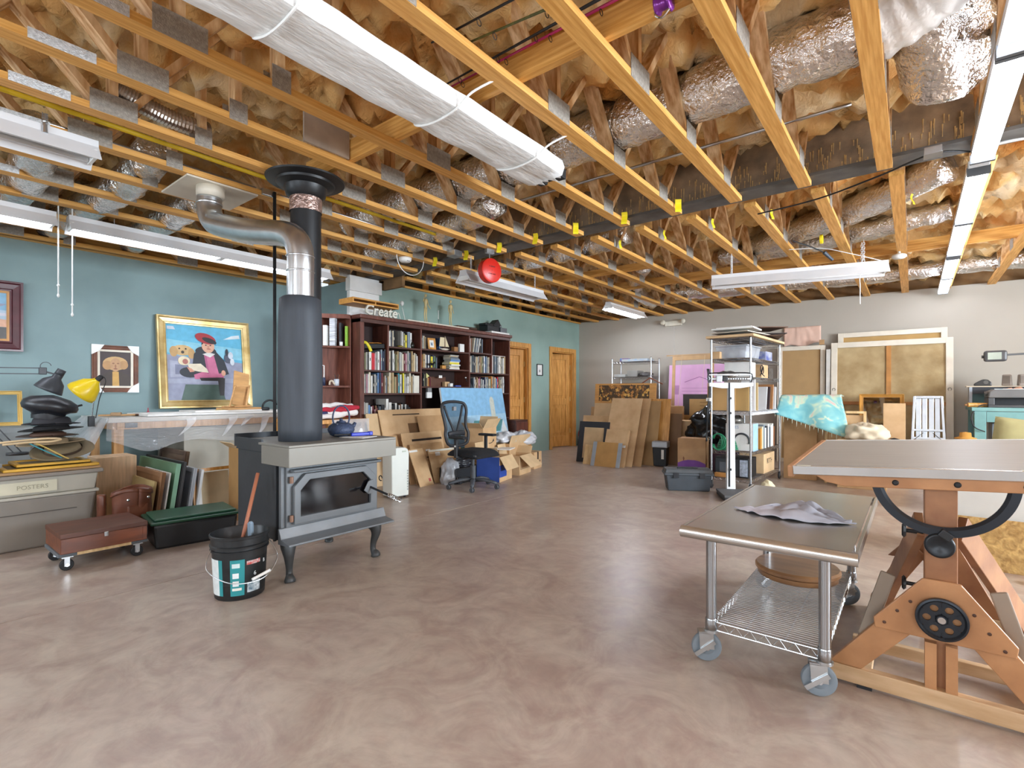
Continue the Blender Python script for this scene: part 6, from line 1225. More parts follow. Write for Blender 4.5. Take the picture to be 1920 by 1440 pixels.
MB().lathe([(0,0),(.08,0),(.1,.02),(.1,.06),(.09,.065),(0,.066)],n=22).o('metal_pan', mat('#6e6a64', .35, .6), loc=(*on(0,-.5),Z2+.333), smooth=True, label='dark round pan on the printed carton', cat='pan')
for i, c in enumerate(('#c28a3c','#d8cdb0','#7d8a94','#e4e2dc','#3b3d42','#e6e4de','#55606a','#e9e7e2','#e2dfd6','#8d5a3a')):
    x, y = on(.1,-.18+.066*i); MB().box((-.12,-.026,0),(.12,.026,.26+.02*(i%3))).o('binder', mat(c, .6, 0, .06), loc=(x,y,Z2), rz=RZ, label='%s binder, %s from the front on the fifth rack shelf' % (['amber','cream','steel blue','white','black','off-white','slate','bright white','ivory','brown'][i],ORD[i]), cat='binder', group='binders on the wire rack', bev=.002)
t = T('microwave','black microwave oven on the bottom rack shelf','appliance',(*on(-.02,-.4),Z1),RZ); MB().box((-.2,-.16,0),(.2,.16,.24)).o('case', BLACK, t, bev=.006); MB().box((-.19,-.166,.02),(.09,-.161,.22)).o('door', mat('#33363a', .3), t); MB().box((-.14,-.168,.06),(.05,-.1665,.18)).o('window', mat('#5c6066', .15), t); MB().box((.1,-.166,.02),(.19,-.161,.22)).o('control_panel', mat('#a9b4c4', .5, 0, .3, 30), t)
t = T('letter_carton','tan carton with large black lettering at the far end of the bottom shelf','box',(*on(.06,.22),Z1),RZ); MB().box((-.15,-.25,0),(.15,.25,.25)).o('carton', CARD3, t, bev=.003); marks(4,.09,BLACK,t,(.1503,.02,.15),(R(90),0,R(90)),9)
lump('white_jug','cream plastic jug lying at the foot of the rack','jug',(-1.34,6.55,0),(.08,.07,.1),mat('#d8cdaa', .5, 0, .08),amp=.15,seed=9)
rs('orange_block','orange wooden block before the microwave','block',-.1,-.6,Z1,(.2,.06,.05),mat('#c58a4a', .6))
t = T('camera_strap','black padded strap hanging down the left rack post','strap',(-1.985,6.5,0),RZ); MB().grid(3,24,lambda u, v: (-.012+.02*math.sin(5*v),-.03-.035*(u-.5)*2*(1 if v < .7 else .5)+.01*math.sin(9*v), 1.48-.9*v)).o('strap', BLACK, t, smooth=True, solid=.01); MB().box((-.02,-.07,1.08),(.03,-.02,1.12)).o('white_tag', WHITE, t)
for z in (1.36,.98,.62): MB().tube(arc((.0,-.045,z),.018,0,360,12,'XZ'),.003,5).o('buckle', CHROME, t)
MB().grid(2,8,lambda u, v: (.02+.01*u,-.03-.02*u,.95-.28*v)).o('tan_tab', mat('#a87a4a', .6), t, solid=.006)
# canvases and other things along the white wall
def canvas_back(label, x0, x1, yb, h, lean, inner, bw=.075, cross=True, z=0, th=.04, name='stretched_canvas'):
    t = T(name, label, 'canvas', ((x0+x1)/2,yb,z), rot=(R(-lean),0,0)); w = (x1-x0)/2; CW = mat('#ddd3c2', .7, 0, .06)
    MB().box((-w+.01,th*.6,.01),(w-.01,th*.7,h-.01)).o('canvas_back', inner, t)
    for a, b in (((-w,0),(-w+bw,h)),((w-bw,0),(w,h)),((-w+bw,h-bw),(w-bw,h)),((-w+bw,0),(w-bw,bw))): MB().box((a[0],0,a[1]),(b[0],th,b[1])).o('canvas_margin', CW, t, bev=.004)
    if cross:
        MB().box((-.03,.004,bw),(.03,th*.6,h-bw)).o('strainer_bar', mat('#b87f42', .6, 0, .15), t); MB().box((-w+bw,.006,h*.5),(w-bw,th*.6,h*.5+.05)).o('strainer_bar', mat('#a8703a', .6, 0, .15), t)
        for s in (-1,1): MB().tube(arc((s*(w-bw*.5),-.004,h*.62),.02,-60,240,10,'XZ'),.003,5).o('hanging_ring', BLKMET, t)
    return t
LINEN = mat('#a98c5f', .85, 0, .16, 3.5, (1,1,1), .1, 60, col2='#bda67c', detail=9)
canvas_back('tall canvas back standing higher behind the braced one','x' and -.97, .4, 9.80, 2.16, 2.5, mat('#b8935c', .85, 0, .06), cross=False)
canvas_back('big canvas back with wooden cross braces facing the room', -1.05, .46, 9.62, 2.0, 4, LINEN, bw=.085)
canvas_back('plain tan canvas back left of the braced canvas', -1.85, -1.14, 9.72, 1.98, 3, mat('#ab8a5e', .85, 0, .05), bw=.07, cross=False)
slab('wood_block','small tan block resting at the top corner of the plain canvas','block',(-1.19,9.83,1.985),(.07,.05,.08),0,CARD2)
lean_board('white_strip_board','narrow white panel between the two large canvases','board',-1.12,-1.06,9.66,1.9,3,mat('#cfcac2', .6),th=.05)
MB().grid(24,10,lambda u, v: (-1.78+.56*u, 9.982-.012*(1+nz(u*9,v*2,1)+.4*nz(u*22+3*v,v*3,2)), 2.32-.32*v+.025*math.sin(u*9)*v+.03*(u-.5)*v)).o('pink_cloth', mat('#e0bba8', .8, 0, .06), smooth=True, solid=.003, label='pale pink cloth pinned to the white wall above the rack', cat='cloth')
carton('tan carton panel standing under the aqua towel',(-1.02,8.2,0),(.5,.3,1.13),0,CARD)
lean_board('cardboard_sheet','brown cardboard panel left of the aqua towel','cardboard',-1.42,-1.02,7.92,1.0,3,CARD2)
t = T('stretcher_pair','pair of bare stretchers leaning below the towel','frame',(-.7,7.84,0),rot=(R(-6),0,0))
for a, b in (((-.22,0),(-.19,.95)),((.2,0),(.23,.95)),((-.02,0),(.01,.95)),((-.19,.92),(.2,.95))): MB().box((a[0],-.012,a[1]),(b[0],.012,b[1])).o('bar', PINE, t)
MB().box((-.2,.013,.05),(.22,.02,.9)).o('backing', CARD, t)
def towel_mat():
    m = bpy.data.materials.new('aqua_towel'); m.use_nodes = True; N = m.node_tree.nodes; L = m.node_tree.links; p = N['Principled BSDF']; p.inputs['Roughness'].default_value = .9
    tc = N.new('ShaderNodeTexCoord'); n = N.new('ShaderNodeTexNoise'); n.inputs['Scale'].default_value = 5; n.inputs['Detail'].default_value = 2; n.inputs['Distortion'].default_value = 1.2; L.new(tc.outputs['Object'], n.inputs['Vector'])
    r = N.new('ShaderNodeValToRGB'); L.new(n.outputs[0], r.inputs[0]); e = r.color_ramp.elements; e[0].position = .3; e[0].color = (*lin('#6fb4bd'),1); e[1].position = .52; e[1].color = (*lin('#8cc6c6'),1)
    a = e.new(.6); a.color = (*lin('#c9dcc0'),1); a = e.new(.7); a.color = (*lin('#d9b9b6'),1); L.new(r.outputs[0], p.inputs['Base Color']); return m
TW = towel_mat()
t = T('beach_towel','aqua patterned towel draped over the cartons','towel',(-1.05,8.0,0))
def tow(u, v):
    x = -.38+.7*u; 
    if v < .3: return (x, .15-.34*(v/.3), 1.15+.02*nz(x*5,v*9))
    q = (v-.3)/.7; return (x+.16*q*(u-.3), -.2-.1*q-.03*math.sin(x*14)*q, 1.145-(.2+.24*u)*q*1.25+.01*nz(x*6,q*5))
MB().grid(34,22,tow).o('cloth', TW, t, smooth=True, solid=.004)
for i in range(18):
    x, y, z = tow(i/17,1); MB().cyl((x,y,z),(x+.01*nz(i,3),y-.004,z-.035-.02*(i%3)),.004,.001,n=4).o('fringe', mat('#cfdcc8', .9), t)
carton('carton hidden behind the table carrying a heap of cloth',(-.5,7.78,0),(.5,.45,.6),0,CARD)
lump('dust_cloth','heap of crumpled cream dust sheet','cloth',(-.46,7.72,.601),(.2,.2,.13),mat('#d6c8ae', .9, 0, .06, 6),amp=.35,f=4,seed=7)
t = T('mirror','gold framed mirror leaning on the big canvas','mirror',(-.37,9.2,.0),rot=(R(-7),0,0)); frame(t,.54,1.17,.05,.03,mat('#c18a3c', .35, .3, .12)); MB().box((-.22,-.012,.05),(.22,-.008,1.12)).o('glass', mat('#8c8f8f', .03, 1, 0), t)
t = carton('plain upright carton with a small black arrow print before the mirror',(-.2,8.7,0),(.24,.2,1.04),0,CARD)
MB().prism([(-.07,.52),(0,.5),(.08,.52),(0,.54)],-.102,-.1005,'Y').prism([(-.06,.56),(0,.545),(.06,.56),(0,.575)],-.102,-.1005,'Y').o('printed_mark', BLACK, t)
AL = mat('#c6cbd0', .3, .75, .08)
t = T('folding_platform','folded aluminium work platform standing on end','ladder',(.16,8.9,0),rot=(R(-6),0,0))
for s in (-1,1): MB().bar((s*.19,0,0),(s*.145,0,1.14),.03,.05,up=(0,1,0)).o('side_rail', AL, t, bev=.004)
for i, x in enumerate((-.1,-.035,.035,.1)): MB().box((x-.028,.006,.05),(x+.028,.02,1.12)).o('deck_slat', AL, t, bev=.004)
for z in (.55,.66): MB().box((-.17,-.028,z),(.17,-.008,z+.03)).o('rung', AL, t, bev=.004)
MB().box((-.15,-.02,1.11),(.15,.022,1.145)).o('end_cap', AL, t, bev=.004)
for s in (-1,1): MB().cbox((s*.165,-.03,.36),(.045,.05,.1)).o('hinge_lock', DKPLA, t, bev=.006); 
for s in (-1,1): MB().bar((s*.15,-.03,.54),(s*.05,-.03,.64),.012,.006).o('brace', BLKMET, t)
# emergency light
t = T('emergency_light','pale two headed emergency light high on the white wall','light',(-3.75,9.999,2.52)); EM = mat('#d8d0bd', .5)
MB().box((-.17,-.06,0),(.17,0,.1)).o('housing', EM, t, bev=.012)
for s in (-1,1): MB().lathe([(0,0),(.045,0),(.05,.03),(.03,.06),(0,.065)],n=18,ax='Y',c=(s*.2,-.1,.075)).o('lamp_head', EM, t, smooth=True)
MB().cyl((0,-.004,0),(0,-.004,-.6),.004,n=6).o('wire_cover', mat('#c9c6c0', .6), t)
t = T('ceiling_sensor','white round sensor hung under a truss by the light row','sensor',(-.12,7.05,2.66)); MB().lathe([(0,0),(.05,.004),(.07,.02),(.065,.04),(.02,.06),(0,.06)],n=20).o('body', WHITE, t, smooth=True); MB().cyl((0,0,.06),(0,0,.12),.012,n=8).o('stem', WHITE, t)
# teal workbench with overhead projector at the right edge
BT = mat('#6f9a97', .55, 0, .08, 5, col2='#7aa5a2')
t = T('teal_workbench','teal painted wooden workbench at the right edge','bench',(1.4,9.1,0))
MB().box((-.82,-.5,.955),(.82,.5,1.0)).o('benchtop', BT, t, bev=.004)
for x, y in ((-.74,-.43),(.74,-.43),(-.74,.43),(.74,.43)): MB().box((x-.055,y-.055,0),(x+.055,y+.055,.955)).o('leg', BT, t, bev=.003)
MB().box((-.68,-.475,.82),(.68,-.445,.95)).o('apron', BT, t); MB().box((-.785,-.37,.82),(-.755,.37,.95)).o('apron', BT, t); MB().box((-.7,-.4,.45),(.7,.4,.47)).o('lower_shelf', BT, t)
t = T('television','grey television set on the lower bench shelf','television',(1.2,8.98,.4705)); MB().box((-.42,-.2,0),(.42,.2,.33)).o('cabinet', mat('#8d9096', .4), t, bev=.01); MB().box((-.36,-.206,.05),(.3,-.2005,.29)).o('screen', mat('#3d4450', .12), t); MB().box((.05,-.2075,.11),(.26,-.2065,.125)).o('maker_name', mat('#c9ccd2', .5), t)
t = T('overhead_projector','grey overhead projector on the teal bench','projector',(1.0,8.95,1.0005)); PJ = mat('#6a6866', .5, 0, .08); PJD = mat('#4c4b4c', .45)
MB().box((-.26,-.24,.0),(.34,.24,.03)).box((-.26,-.24,.03),(-.2,.24,.12)).box((.28,-.24,.03),(.34,.24,.12)).o('base', PJD, t, bev=.006)
MB().box((-.2,-.1,.03),(.28,.2,.12)).o('inner_housing', BLACK, t)
MB().prism([(-.26,.12),(-.25,.20),(-.2,.225),(.28,.225),(.34,.2),(.35,.12)],-.26,.26,'Y').o('stage_housing', PJ, t, bev=.012)
MB().box((-.2,-.2,.2255),(.26,.2,.232)).o('glass_stage', mat('#cfe0e0', .1, 0, .1), t); MB().cyl((-.285,-.1,.17),(-.26,-.1,.17),.03,n=14).o('knob', PJ, t)
MB().box((.21,.1,.225),(.25,.14,.58)).o('post', PJD, t, bev=.003); MB().cbox((.23,.12,.42),(.08,.07,.09)).o('clamp', PJD, t, bev=.008); MB().bar((.23,.12,.56),(.17,.1,.68),.03,.04).bar((.18,.1,.68),(-.12,.06,.665),.022,.024).o('arm', PJD, t, bev=.004)
MB().cbox((-.17,.04,.655),(.22,.1,.14)).o('head', PJD, t, bev=.025); MB().cbox((-.18,-.012,.655),(.13,.006,.09)).o('mirror_window', mat('#9da394', .25, .2), t); MB().cyl((-.3,.04,.65),(-.28,.04,.65),.02,n=12).o('focus_knob', PJD, t)
MB().tube(spline([(-.24,-.2,.03),(-.34,-.3,.02),(-.42,-.36,-.1),(-.4,-.38,-.24),(-.3,-.36,-.3)],6),.007,6).o('power_cord', BLACK, t, smooth=True)
t = T('desk_hutch','grey and black paper tray unit at the back of the teal bench','tray',(.95,9.38,1.0005)); MB().box((-.35,-.1,0),(-.32,.12,.26)).o('side', mat('#a9aeb6', .4), t); MB().box((.3,-.1,0),(.33,.12,.26)).o('side', mat('#a9aeb6', .4), t); MB().box((-.32,-.1,.17),(.3,.12,.26)).o('black_box', mat('#2c2e33', .5), t); MB().box((-.32,-.02,.0),(.3,.12,.17)).o('inner_shelf', mat('#5c7d7c', .5), t)
MB().box((-.38,-.11,.2605),(.36,.12,.275)).o('top', mat('#c9b9a0', .6), t)
for x, r, lb in ((.98,-12,'left grey desktop speaker on the tray unit'),(1.13,8,'right grey desktop speaker on the tray unit')):
    s = T('desktop_speaker', lb, 'speaker', (x,9.38,1.276), R(r), 'desktop speakers on the tray unit'); MB().add(*taper(0,.15,.05,.05,.042,.04)).o('cabinet', mat('#8f8378', .5), s, bev=.012); MB().cbox((0,-.048,.08),(.07,.006,.1),rx=R(-3)).o('grille', mat('#7d7268', .8), s)
t = T('tape_dispenser','black tape dispenser at the left of the tray unit','dispenser',(.74,9.35,1.276)); MB().prism([(-.09,0),(.09,0),(.085,.05),(.05,.085),(0,.09),(-.05,.06),(-.09,.03)],-.03,.03,'Y').o('body', mat('#2e2c2a', .4), t, bev=.01); MB().cyl((.03,-.032,.05),(.03,.032,.05),.025,n=16).o('tape', mat('#5a5650', .4), t)
lump('orange_cloth','crumpled orange and pink cloth behind the projector','cloth',(1.02,9.23,1.0005),(.17,.05,.15),mat('#d69a78', .9, 0, .15, 6, col2='#e6b8a0'),amp=.3,seed=1)
lump('green_cushion','pale green cloth heap at the right end of the bench','cloth',(1.62,9.15,1.0005),(.22,.16,.17),mat('#b9b48a', .9, 0, .12),amp=.25,seed=12)
t = T('wooden_mallet','wooden roller lying on the left end of the bench','roller',(.68,8.78,1.0005),R(20)); MB().cyl((-.14,0,.028),(.08,0,.028),.027,n=16).o('barrel', OAK, t, smooth=True, auto=40); MB().cyl((-.17,0,.028),(-.14,0,.028),.014,n=10).o('handle', mat('#9a6a3c', .5), t)
MB().lathe([(0,0),(.03,0),(.045,.025),(.03,.05),(0,.05)],n=16).o('yellow_ball', mat('#e0cf4a', .5), loc=(.78,9.02,1.0005), smooth=True, label='small yellow lump behind the wooden roller', cat='lump')
# cushions on a low seat behind the drafting table
t = T('low_bench','low padded seat behind the drafting table','seat',(1.0,6.75,0)); MB().box((-.5,-.3,0),(.6,.3,.5)).o('seat_base', mat('#8d8460', .9), t, bev=.03)
def cushion(label, loc, w, h, rot, c):
    b = MB().grid(14,14,lambda u, v: ((u-.5)*w, -.075*(max(0,1-(abs(u-.5)*2)**3)*max(0,1-(abs(v-.5)*2)**3))**.5, (v)*h)).grid(14,14,lambda u, v: ((u-.5)*w, .075*(max(0,1-(abs(u-.5)*2)**3)*max(0,1-(abs(v-.5)*2)**3))**.5, (v)*h))
    return b.o('cushion', mat(c, .9, 0, .08, 8), loc=loc, rot=rot, smooth=True, label=label, cat='cushion', group='cushions on the low seat')
cushion('olive cushion leaning left on the low seat',(.82,6.85,.54),.46,.40,(R(-18),R(8),0),'#9c9468')
cushion('olive cushion at the right edge on the low seat',(1.46,6.8,.54),.46,.38,(R(-20),R(-10),0),'#a39a70')
t = T('stuffed_toy','small orange hat toy beside the teal bench leg','toy',(.52,8.6,0)); MB().lathe([(0,0),(.07,0),(.09,.1),(.09,.5),(.05,.56),(0,.58)],n=16).o('body', mat('#7d5a58', .8), t, smooth=True); MB().lathe([(.0,.6),(.11,.6),(.11,.612),(.06,.63),(.055,.68),(0,.69)],n=18).o('hat', mat('#c08a3c', .7), t, smooth=True)

# ---------------- steel cart ----------------
t = T('steel_cart','stainless steel topped cart on grey casters','cart',(0,0,0))
CX0, CX1, CY0, CY1, CZ = -.80, -.155, 2.2, 3.5, .6
def rolled():
    r = .02; pr = [(CX0+.015,CZ),(CX1-.015,CZ)]
    b = MB(); b.box((CX0+.02,CY0+.02,CZ-.006),(CX1-.02,CY1-.02,CZ))
    return b
rolled().o('top_sheet', STAIN, t)
for a, b in (((CX0,CY0+.02,CZ-.0245),(CX1,CY0+.02,CZ-.0245)),((CX0,CY1-.02,CZ-.0245),(CX1,CY1-.02,CZ-.0245))): MB().cyl(a,b,.025,n=16).o('rolled_edge', STAIN, t, smooth=True, auto=40)
for x in (CX0+.006,CX1-.006): MB().box((x-.006,CY0+.02,CZ-.04),(x+.006,CY1-.02,CZ)).o('side_edge', STAIN, t, bev=.002)
PX, PY = (-.70,-.27), (2.31,3.40); ST = mat('#a9abad', .25, 1, .08, 5, (4,4,.5))
for x in PX:
    for y in PY:
        p = MB().cyl((x,y,.135),(x,y,CZ-.012),.0215,n=24).o('post', ST, t, smooth=True, auto=40)
        MB().lathe([(.0225,0),(.025,.004),(.025,.05),(.0225,.055)],c=(x,y,.135),n=24,cap=False).o('collar', ST, p, smooth=True)
        MB().lathe([(.0225,0),(.0265,.003),(.0265,.04),(.0225,.042)],c=(x,y,CZ-.056),n=24,cap=False).o('socket', mat('#3a3f45', .4, .4) if (x > -.4 and y < 3) else ST, p, smooth=True)
        ang = {(-.70,2.31):28,(-.27,2.31):18,(-.70,3.40):60,(-.27,3.40):30}[(x,y)]
        cs = T('x','','',(0,0,0)); bpy.data.objects.remove(cs)
        w = MB().lathe([(0,-.014),(.03,-.014),(.033,-.012),(.05,-.014),(.06,-.012),(.063,-.006),(.063,.006),(.06,.012),(.05,.014),(.033,.012),(.03,.014),(0,.014)],n=28,ax='Y').o('caster', mat('#7b858d', .45, 0, .08), t, smooth=True, auto=40, loc=(x-.02*math.cos(R(ang)),y-.02*math.sin(R(ang)),.0635), rz=R(ang))
        MB().prism([(-.03,-.005),(.03,-.005),(.025,.066),(-.035,.066)],-.022,-.018,'Y').prism([(-.03,-.005),(.03,-.005),(.025,.066),(-.035,.066)],.018,.022,'Y').prism([(-.035,-.022),(.03,-.022),(.03,.022),(-.035,.022)],.062,.069,'Z').o('caster_fork', GALV, w)
        MB().cyl((0,-.028,0),(0,.028,0),.009,n=12).o('axle', CHROME, w); MB().bar((-.05,-.026,-.03),(.03,-.026,.03),.006,.018).o('brake_lever', GALV, w)
        MB().cyl((x,y,.13),(x,y,.14),.03,n=20).o('swivel', GALV, w.parent)
SZ = .175; fr = MB()
for zz in (SZ,SZ-.036):
    for a, b in (((PX[0],PY[0]),(PX[1],PY[0])),((PX[0],PY[1]),(PX[1],PY[1])),((PX[0],PY[0]),(PX[0],PY[1])),((PX[1],PY[0]),(PX[1],PY[1]))): fr.cyl((*a,zz),(*b,zz),.0034,n=8)
for y in PY: fr.tube([(PX[0]+.02+(PX[1]-PX[0]-.04)*i/14,y,SZ if i%2 else SZ-.036) for i in range(15)],.0028,6)
for x in PX: fr.tube([(x,PY[0]+.02+(PY[1]-PY[0]-.04)*i/34,SZ if i%2 else SZ-.036) for i in range(35)],.0028,6)
sr = fr.o('wire_shelf_rim', CHROME, t)
q = MB(); n = 52
for i in range(1,n): q.cyl((PX[0],PY[0]+(PY[1]-PY[0])*i/n,SZ+.003),(PX[1],PY[0]+(PY[1]-PY[0])*i/n,SZ+.003),.0026,n=6)
for x in (-.56,-.41): q.cyl((x,PY[0],SZ-.003),(x,PY[1],SZ-.003),.0032,n=6)
q.o('wire_deck', mat('#c3c6ca', .3, .75, .05), sr, kind='stuff')
t = T('turntable','round brown wooden turntable on the cart shelf','turntable',(-.50,3.16,SZ+.0065)); TT = mat('#8f6444', .35, 0, .15, 4, (1,5,5), .03, 20, coat=.4, col2='#a5774f')
MB().lathe([(0,0),(.19,0),(.195,.006),(.195,.026),(0,.026)],n=48).o('lower_disc', TT, t, smooth=True, auto=40); MB().lathe([(0,.03),(.2,.03),(.207,.036),(.207,.05),(.198,.06),(0,.06)],n=48).o('upper_disc', TT, t, smooth=True, auto=40)
def rag(u, v):
    # long crumpled strip lying across the cart from front left to back right
    s = u; cx = -.66+.44*s; cy = 2.72+.05*math.sin(4*s)+.02*s; wd = (.03+.33*math.sin(math.pi*min(1,s*1.02))**.8)*(v-.5)
    return (cx+.10*(v-.5)*math.cos(2*s)+.02*nz(s*5,v*5), cy+wd*1.0, CZ+.004+.034*abs(nz(s*6+2,v*5))*(1-.5*abs(v-.5))+.03*math.exp(-((s-.55)/.2)**2)*abs(math.sin(v*9)))
MB().grid(60,30,rag).o('cleaning_rag', mat('#c9c6cf', .9, 0, .06, 10), smooth=True, solid=.002, label='crumpled pale grey rag on the steel cart', cat='rag')

# ---------------- drafting table ----------------
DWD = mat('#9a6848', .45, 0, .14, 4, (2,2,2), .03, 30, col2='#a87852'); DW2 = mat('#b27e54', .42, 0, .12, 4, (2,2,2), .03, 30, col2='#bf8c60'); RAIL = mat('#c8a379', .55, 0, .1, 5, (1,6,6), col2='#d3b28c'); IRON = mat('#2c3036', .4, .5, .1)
GREYW = mat('#8f8070', .6, 0, .12, 4)
t = T('drafting_table','adjustable wooden drafting table with cast iron tilt arc','table',(.082,0,0)); YF, YB = 2.48, 3.42
for y, nm, x0 in ((YF,'front_rail',-.36),(YB,'rear_rail',-.265)): MB().box((x0,y-.02,.012),(.40,y+.02,.075)).o(nm, RAIL, t, bev=.003)
MB().box((-.30,2.80,.02),(.34,2.835,.07)).o('middle_rail', RAIL, t, bev=.003)
for x in (-.235,.34):
    for y in (YF,YB): MB().box((x-.025,y-.02,0),(x+.025,y+.02,.012)).o('foot', DKPLA, t)
    MB().box((x-.02,YF+.02,.02),(x+.02,YB-.02,.065)).o('side_runner', RAIL, t)
for y, f in ((YF-.0,-1),(YB,1)):
    for s in (-1,1):
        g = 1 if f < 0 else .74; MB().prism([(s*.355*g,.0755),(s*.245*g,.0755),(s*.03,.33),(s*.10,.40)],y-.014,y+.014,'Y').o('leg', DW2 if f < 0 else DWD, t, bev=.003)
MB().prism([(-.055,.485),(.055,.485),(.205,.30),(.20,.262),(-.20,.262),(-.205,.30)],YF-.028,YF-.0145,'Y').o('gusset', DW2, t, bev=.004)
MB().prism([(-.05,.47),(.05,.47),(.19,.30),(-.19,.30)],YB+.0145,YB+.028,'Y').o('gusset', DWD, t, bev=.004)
for x, z in ((-.09,.39),(-.13,.345),(-.17,.29),(.09,.385),(.13,.33),(.17,.28)): MB().lathe([(0,-.003),(.006,-.002),(.006,0)],n=10,ax='Y',c=(x,YF-.0282,z)).o('screw', mat('#4a2c1c', .5), t)
MB().box((-.048,YF+.0145,.05),(.048,YF+.075,.825)).o('post', DWD, t, bev=.004)
for x in (-.03,.03): MB().box((x-.017,YF-.013,.075),(x+.017,YF+.013,.245)).o('lower_slat', DW2, t)
MB().box((-.04,YB-.08,.05),(.04,YB-.02,.76)).o('rear_post', DWD, t, bev=.004)
MB().box((-.03,YF+.075,.45),(.03,YB-.08,.52)).o('stretcher', DWD, t, bev=.003)
for s, e in ((-1,0),(1,0)):
    MB().bar((s*.06,YF+.12,.66),(s*(.33 if s > 0 else .2),YB-.12,.1),.03,.1,up=(0,0,1)).o('diagonal_brace', DWD, t, bev=.003)
    MB().bar((s*.16,YF+.05,.46),(s*.235,YF+.02,.2),.05,.02,up=(0,1,0)).o('side_slat', GREYW, t, bev=.005)
    MB().bar((s*.235,YF+.035,.2),(s*.26,YF+.1,.05),.045,.018,up=(0,1,0)).o('side_slat', GREYW, t, bev=.005)
# hand wheel
def wheel(c, r, holes):
    """dished iron hand wheel: rim, hub and a web disc pierced by round holes"""
    b = MB(); b.lathe([(r*.84,-.006),(r*.92,-.014),(r,-.012),(r*1.02,0),(r*.98,.006),(r*.84,.004),(r*.84,-.006)],n=48,ax='Y',c=c,cap=False)
    b.lathe([(0,-.012),(r*.2,-.012),(r*.25,-.005),(r*.26,.005),(0,.006)],n=24,ax='Y',c=c,cap=False)
    r0, r1, hr, hm = r*.24, r*.86, r*.165, r*.56; N = 24; dA = math.pi/holes
    per = []      # perimeter of one sector, starting at the outer middle, counter-clockwise
    for i in range(N):
        ph = 2*math.pi*i/N; dx, dy = math.cos(ph), math.sin(ph); t_ = 0
        while t_ < r*1.5:
            t_ += r*.01; x, y = hm+dx*t_, dy*t_; rr = math.hypot(x,y); aa = math.atan2(y,x)
            if rr > r1 or rr < r0 or abs(aa) > dA: break
        per.append((x,y))
    for k in range(holes):
        ca, sa = math.cos(2*dA*k), math.sin(2*dA*k); V = []
        for y in (-.004,.004):
            for i in range(N):
                ph = 2*math.pi*i/N
                for px, pz in ((hm+hr*math.cos(ph),hr*math.sin(ph)),per[i]):
                    V.append((c[0]+px*ca-pz*sa, c[1]+y, c[2]+px*sa+pz*ca))
        F = []
        for i in range(N):
            j = (i+1)%N; F += [(2*i,2*i+1,2*j+1,2*j),(2*N+2*i,2*N+2*j,2*N+2*j+1,2*N+2*i+1),(2*i,2*j,2*N+2*j,2*N+2*i)]
        b.add(V,F)
    return b
wheel((.0,YF-.045,.352),.076,6).o('hand_wheel', IRON, t, smooth=True, auto=35); MB().cyl((0,YF-.06,.352),(0,YF-.028,.352),.012,n=14).o('wheel_axle', CHROME, t)
# tilt arc and lock knob
arcpts = lambda r, a: (r*math.cos(a), .865+r*math.sin(a))
b = MB(); n = 40; V = []
for i in range(n+1):
    a = R(191+165*i/n)
    for r, y in ((.215,-.012),(.215,.004),(.18,.004),(.18,-.003),(.19,-.012)): x, z = arcpts(r,a); V.append((x,YF-.02+y,z))
F = [(i*5+j,i*5+(j+1)%5,(i+1)*5+(j+1)%5,(i+1)*5+j) for i in range(n) for j in range(5)]+[(0,1,2,3,4),(n*5+4,n*5+3,n*5+2,n*5+1,n*5)]
b.add(V,F).o('tilt_arc', IRON, t, smooth=True, auto=35)
MB().lathe([(0,-.012),(.022,-.014),(.036,-.022),(.044,-.02),(.046,-.008),(.04,.004),(0,.008)],n=32,ax='Y',c=(-.005,YF-.02,.618)).o('lock_knob', mat('#1f2226', .35, .3), t, smooth=True); MB().cbox((.012,YF-.035,.66),(.04,.03,.03),ry=.6).o('arc_clamp', BLKMET, t, bev=.004)
for z in (.63,.42):
    MB().cyl((-.05,YF+.1,z),(-.105,YF+.1,z),.008,n=8).o('knob_stem', BLKMET, t); MB().lathe([(0,0),(.022,.0),(.03,.006),(.022,.014),(0,.016)],n=8,ax='X',c=(-.118,YF+.1,z)).o('brace_knob', BLACK, t)
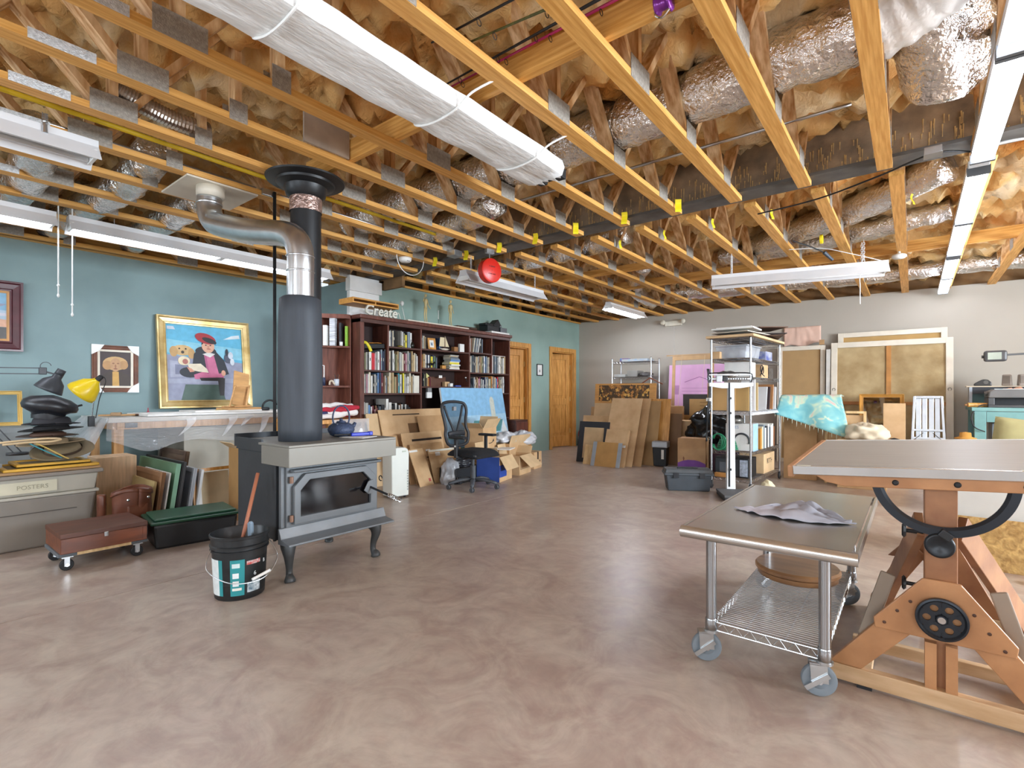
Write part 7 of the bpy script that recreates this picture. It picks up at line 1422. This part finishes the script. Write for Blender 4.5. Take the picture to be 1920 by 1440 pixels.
# board, tilted a little
bt = T('drawing_board_top','','',(0,0,0)); bpy.data.objects.remove(bt)
Mb = Matrix.Translation((.25,2.965,.93)) @ Matrix.Rotation(R(-3.5),4,'Y') @ Matrix.Rotation(R(1.8),4,'X')
def bb(name, a, c, m, **k): return MB().box(a,c).xf(Mb).o(name, m, t, **k)
bb('board',(-.735,-.515,-.03),(.75,.525,0),mat('#9f9c95', .4, 0, .05, 3, (1,8,1)),bev=.002)
bb('metal_edge',(-.735,-.535,-.032),(.75,-.515,.004),mat('#d3d5d6', .25, .8, .05),bev=.002); bb('rear_edge',(-.735,.525,-.03),(.75,.535,.003),mat('#dcdcd8', .4),bev=.001)
bb('end_cleat',(-.758,-.525,-.045),(-.7355,.53,.002),DW2,bev=.003)
for x in (-.7,-.02): bb('tape_patch',(x-.02,-.5355,.0042),(x+.03,-.512,.0048),mat('#d8d8c8', .6))
MB().prism([(-.66,-.031),(.75,-.031),(.75,-.075),(-.56,-.075),(-.62,-.06)],-.525,-.49,'Y').xf(Mb).o('board_rail', DW2, t, bev=.003)
MB().prism([(-.6,-.031),(.75,-.031),(.75,-.075),(-.56,-.075)],.40,.435,'Y').xf(Mb).o('board_rail', DWD, t, bev=.003)
for x in (-.36,-.18,.0): MB().lathe([(0,-.004),(.007,-.004),(.011,-.001),(.011,0)],n=12,ax='Y',c=(x-.03,-.5255,-.053)).xf(Mb).o('bolt', BLKMET, t)
# boards on the floor behind the drafting table
OSB = mat('#b98f50', .7, 0, .3, 15, (1,1,1), .25, 40, col2='#d2ad6c', detail=2, dist=1.5)
t = carton('low plywood crate behind the drafting table',(.95,5.04,0),(1.5,.5,.5),0,mat('#b9976a', .7, 0, .1, 4),name='plywood_crate')
lean_board('osb_board','low oriented strand board leaning on the crate at right','board',.17,1.6,4.63,.34,10,OSB,.018)
lean_board('white_board','white panel leaning behind the strand board','board',.2,.62,4.68,.58,8,mat('#cfd0cb', .5, 0, .04),.012,z=0)
lean_board('plywood_board','plain plywood panel right of the white panel','board',.64,1.6,4.68,.60,8,mat('#c9a26a', .6, 0, .12, 4, (1,1,6)),.012)
slab('wood_offcut','pale offcut lying before the strand board at the right edge','wood',(.72,4.45,0),(.3,.09,.03),.1,PINE)
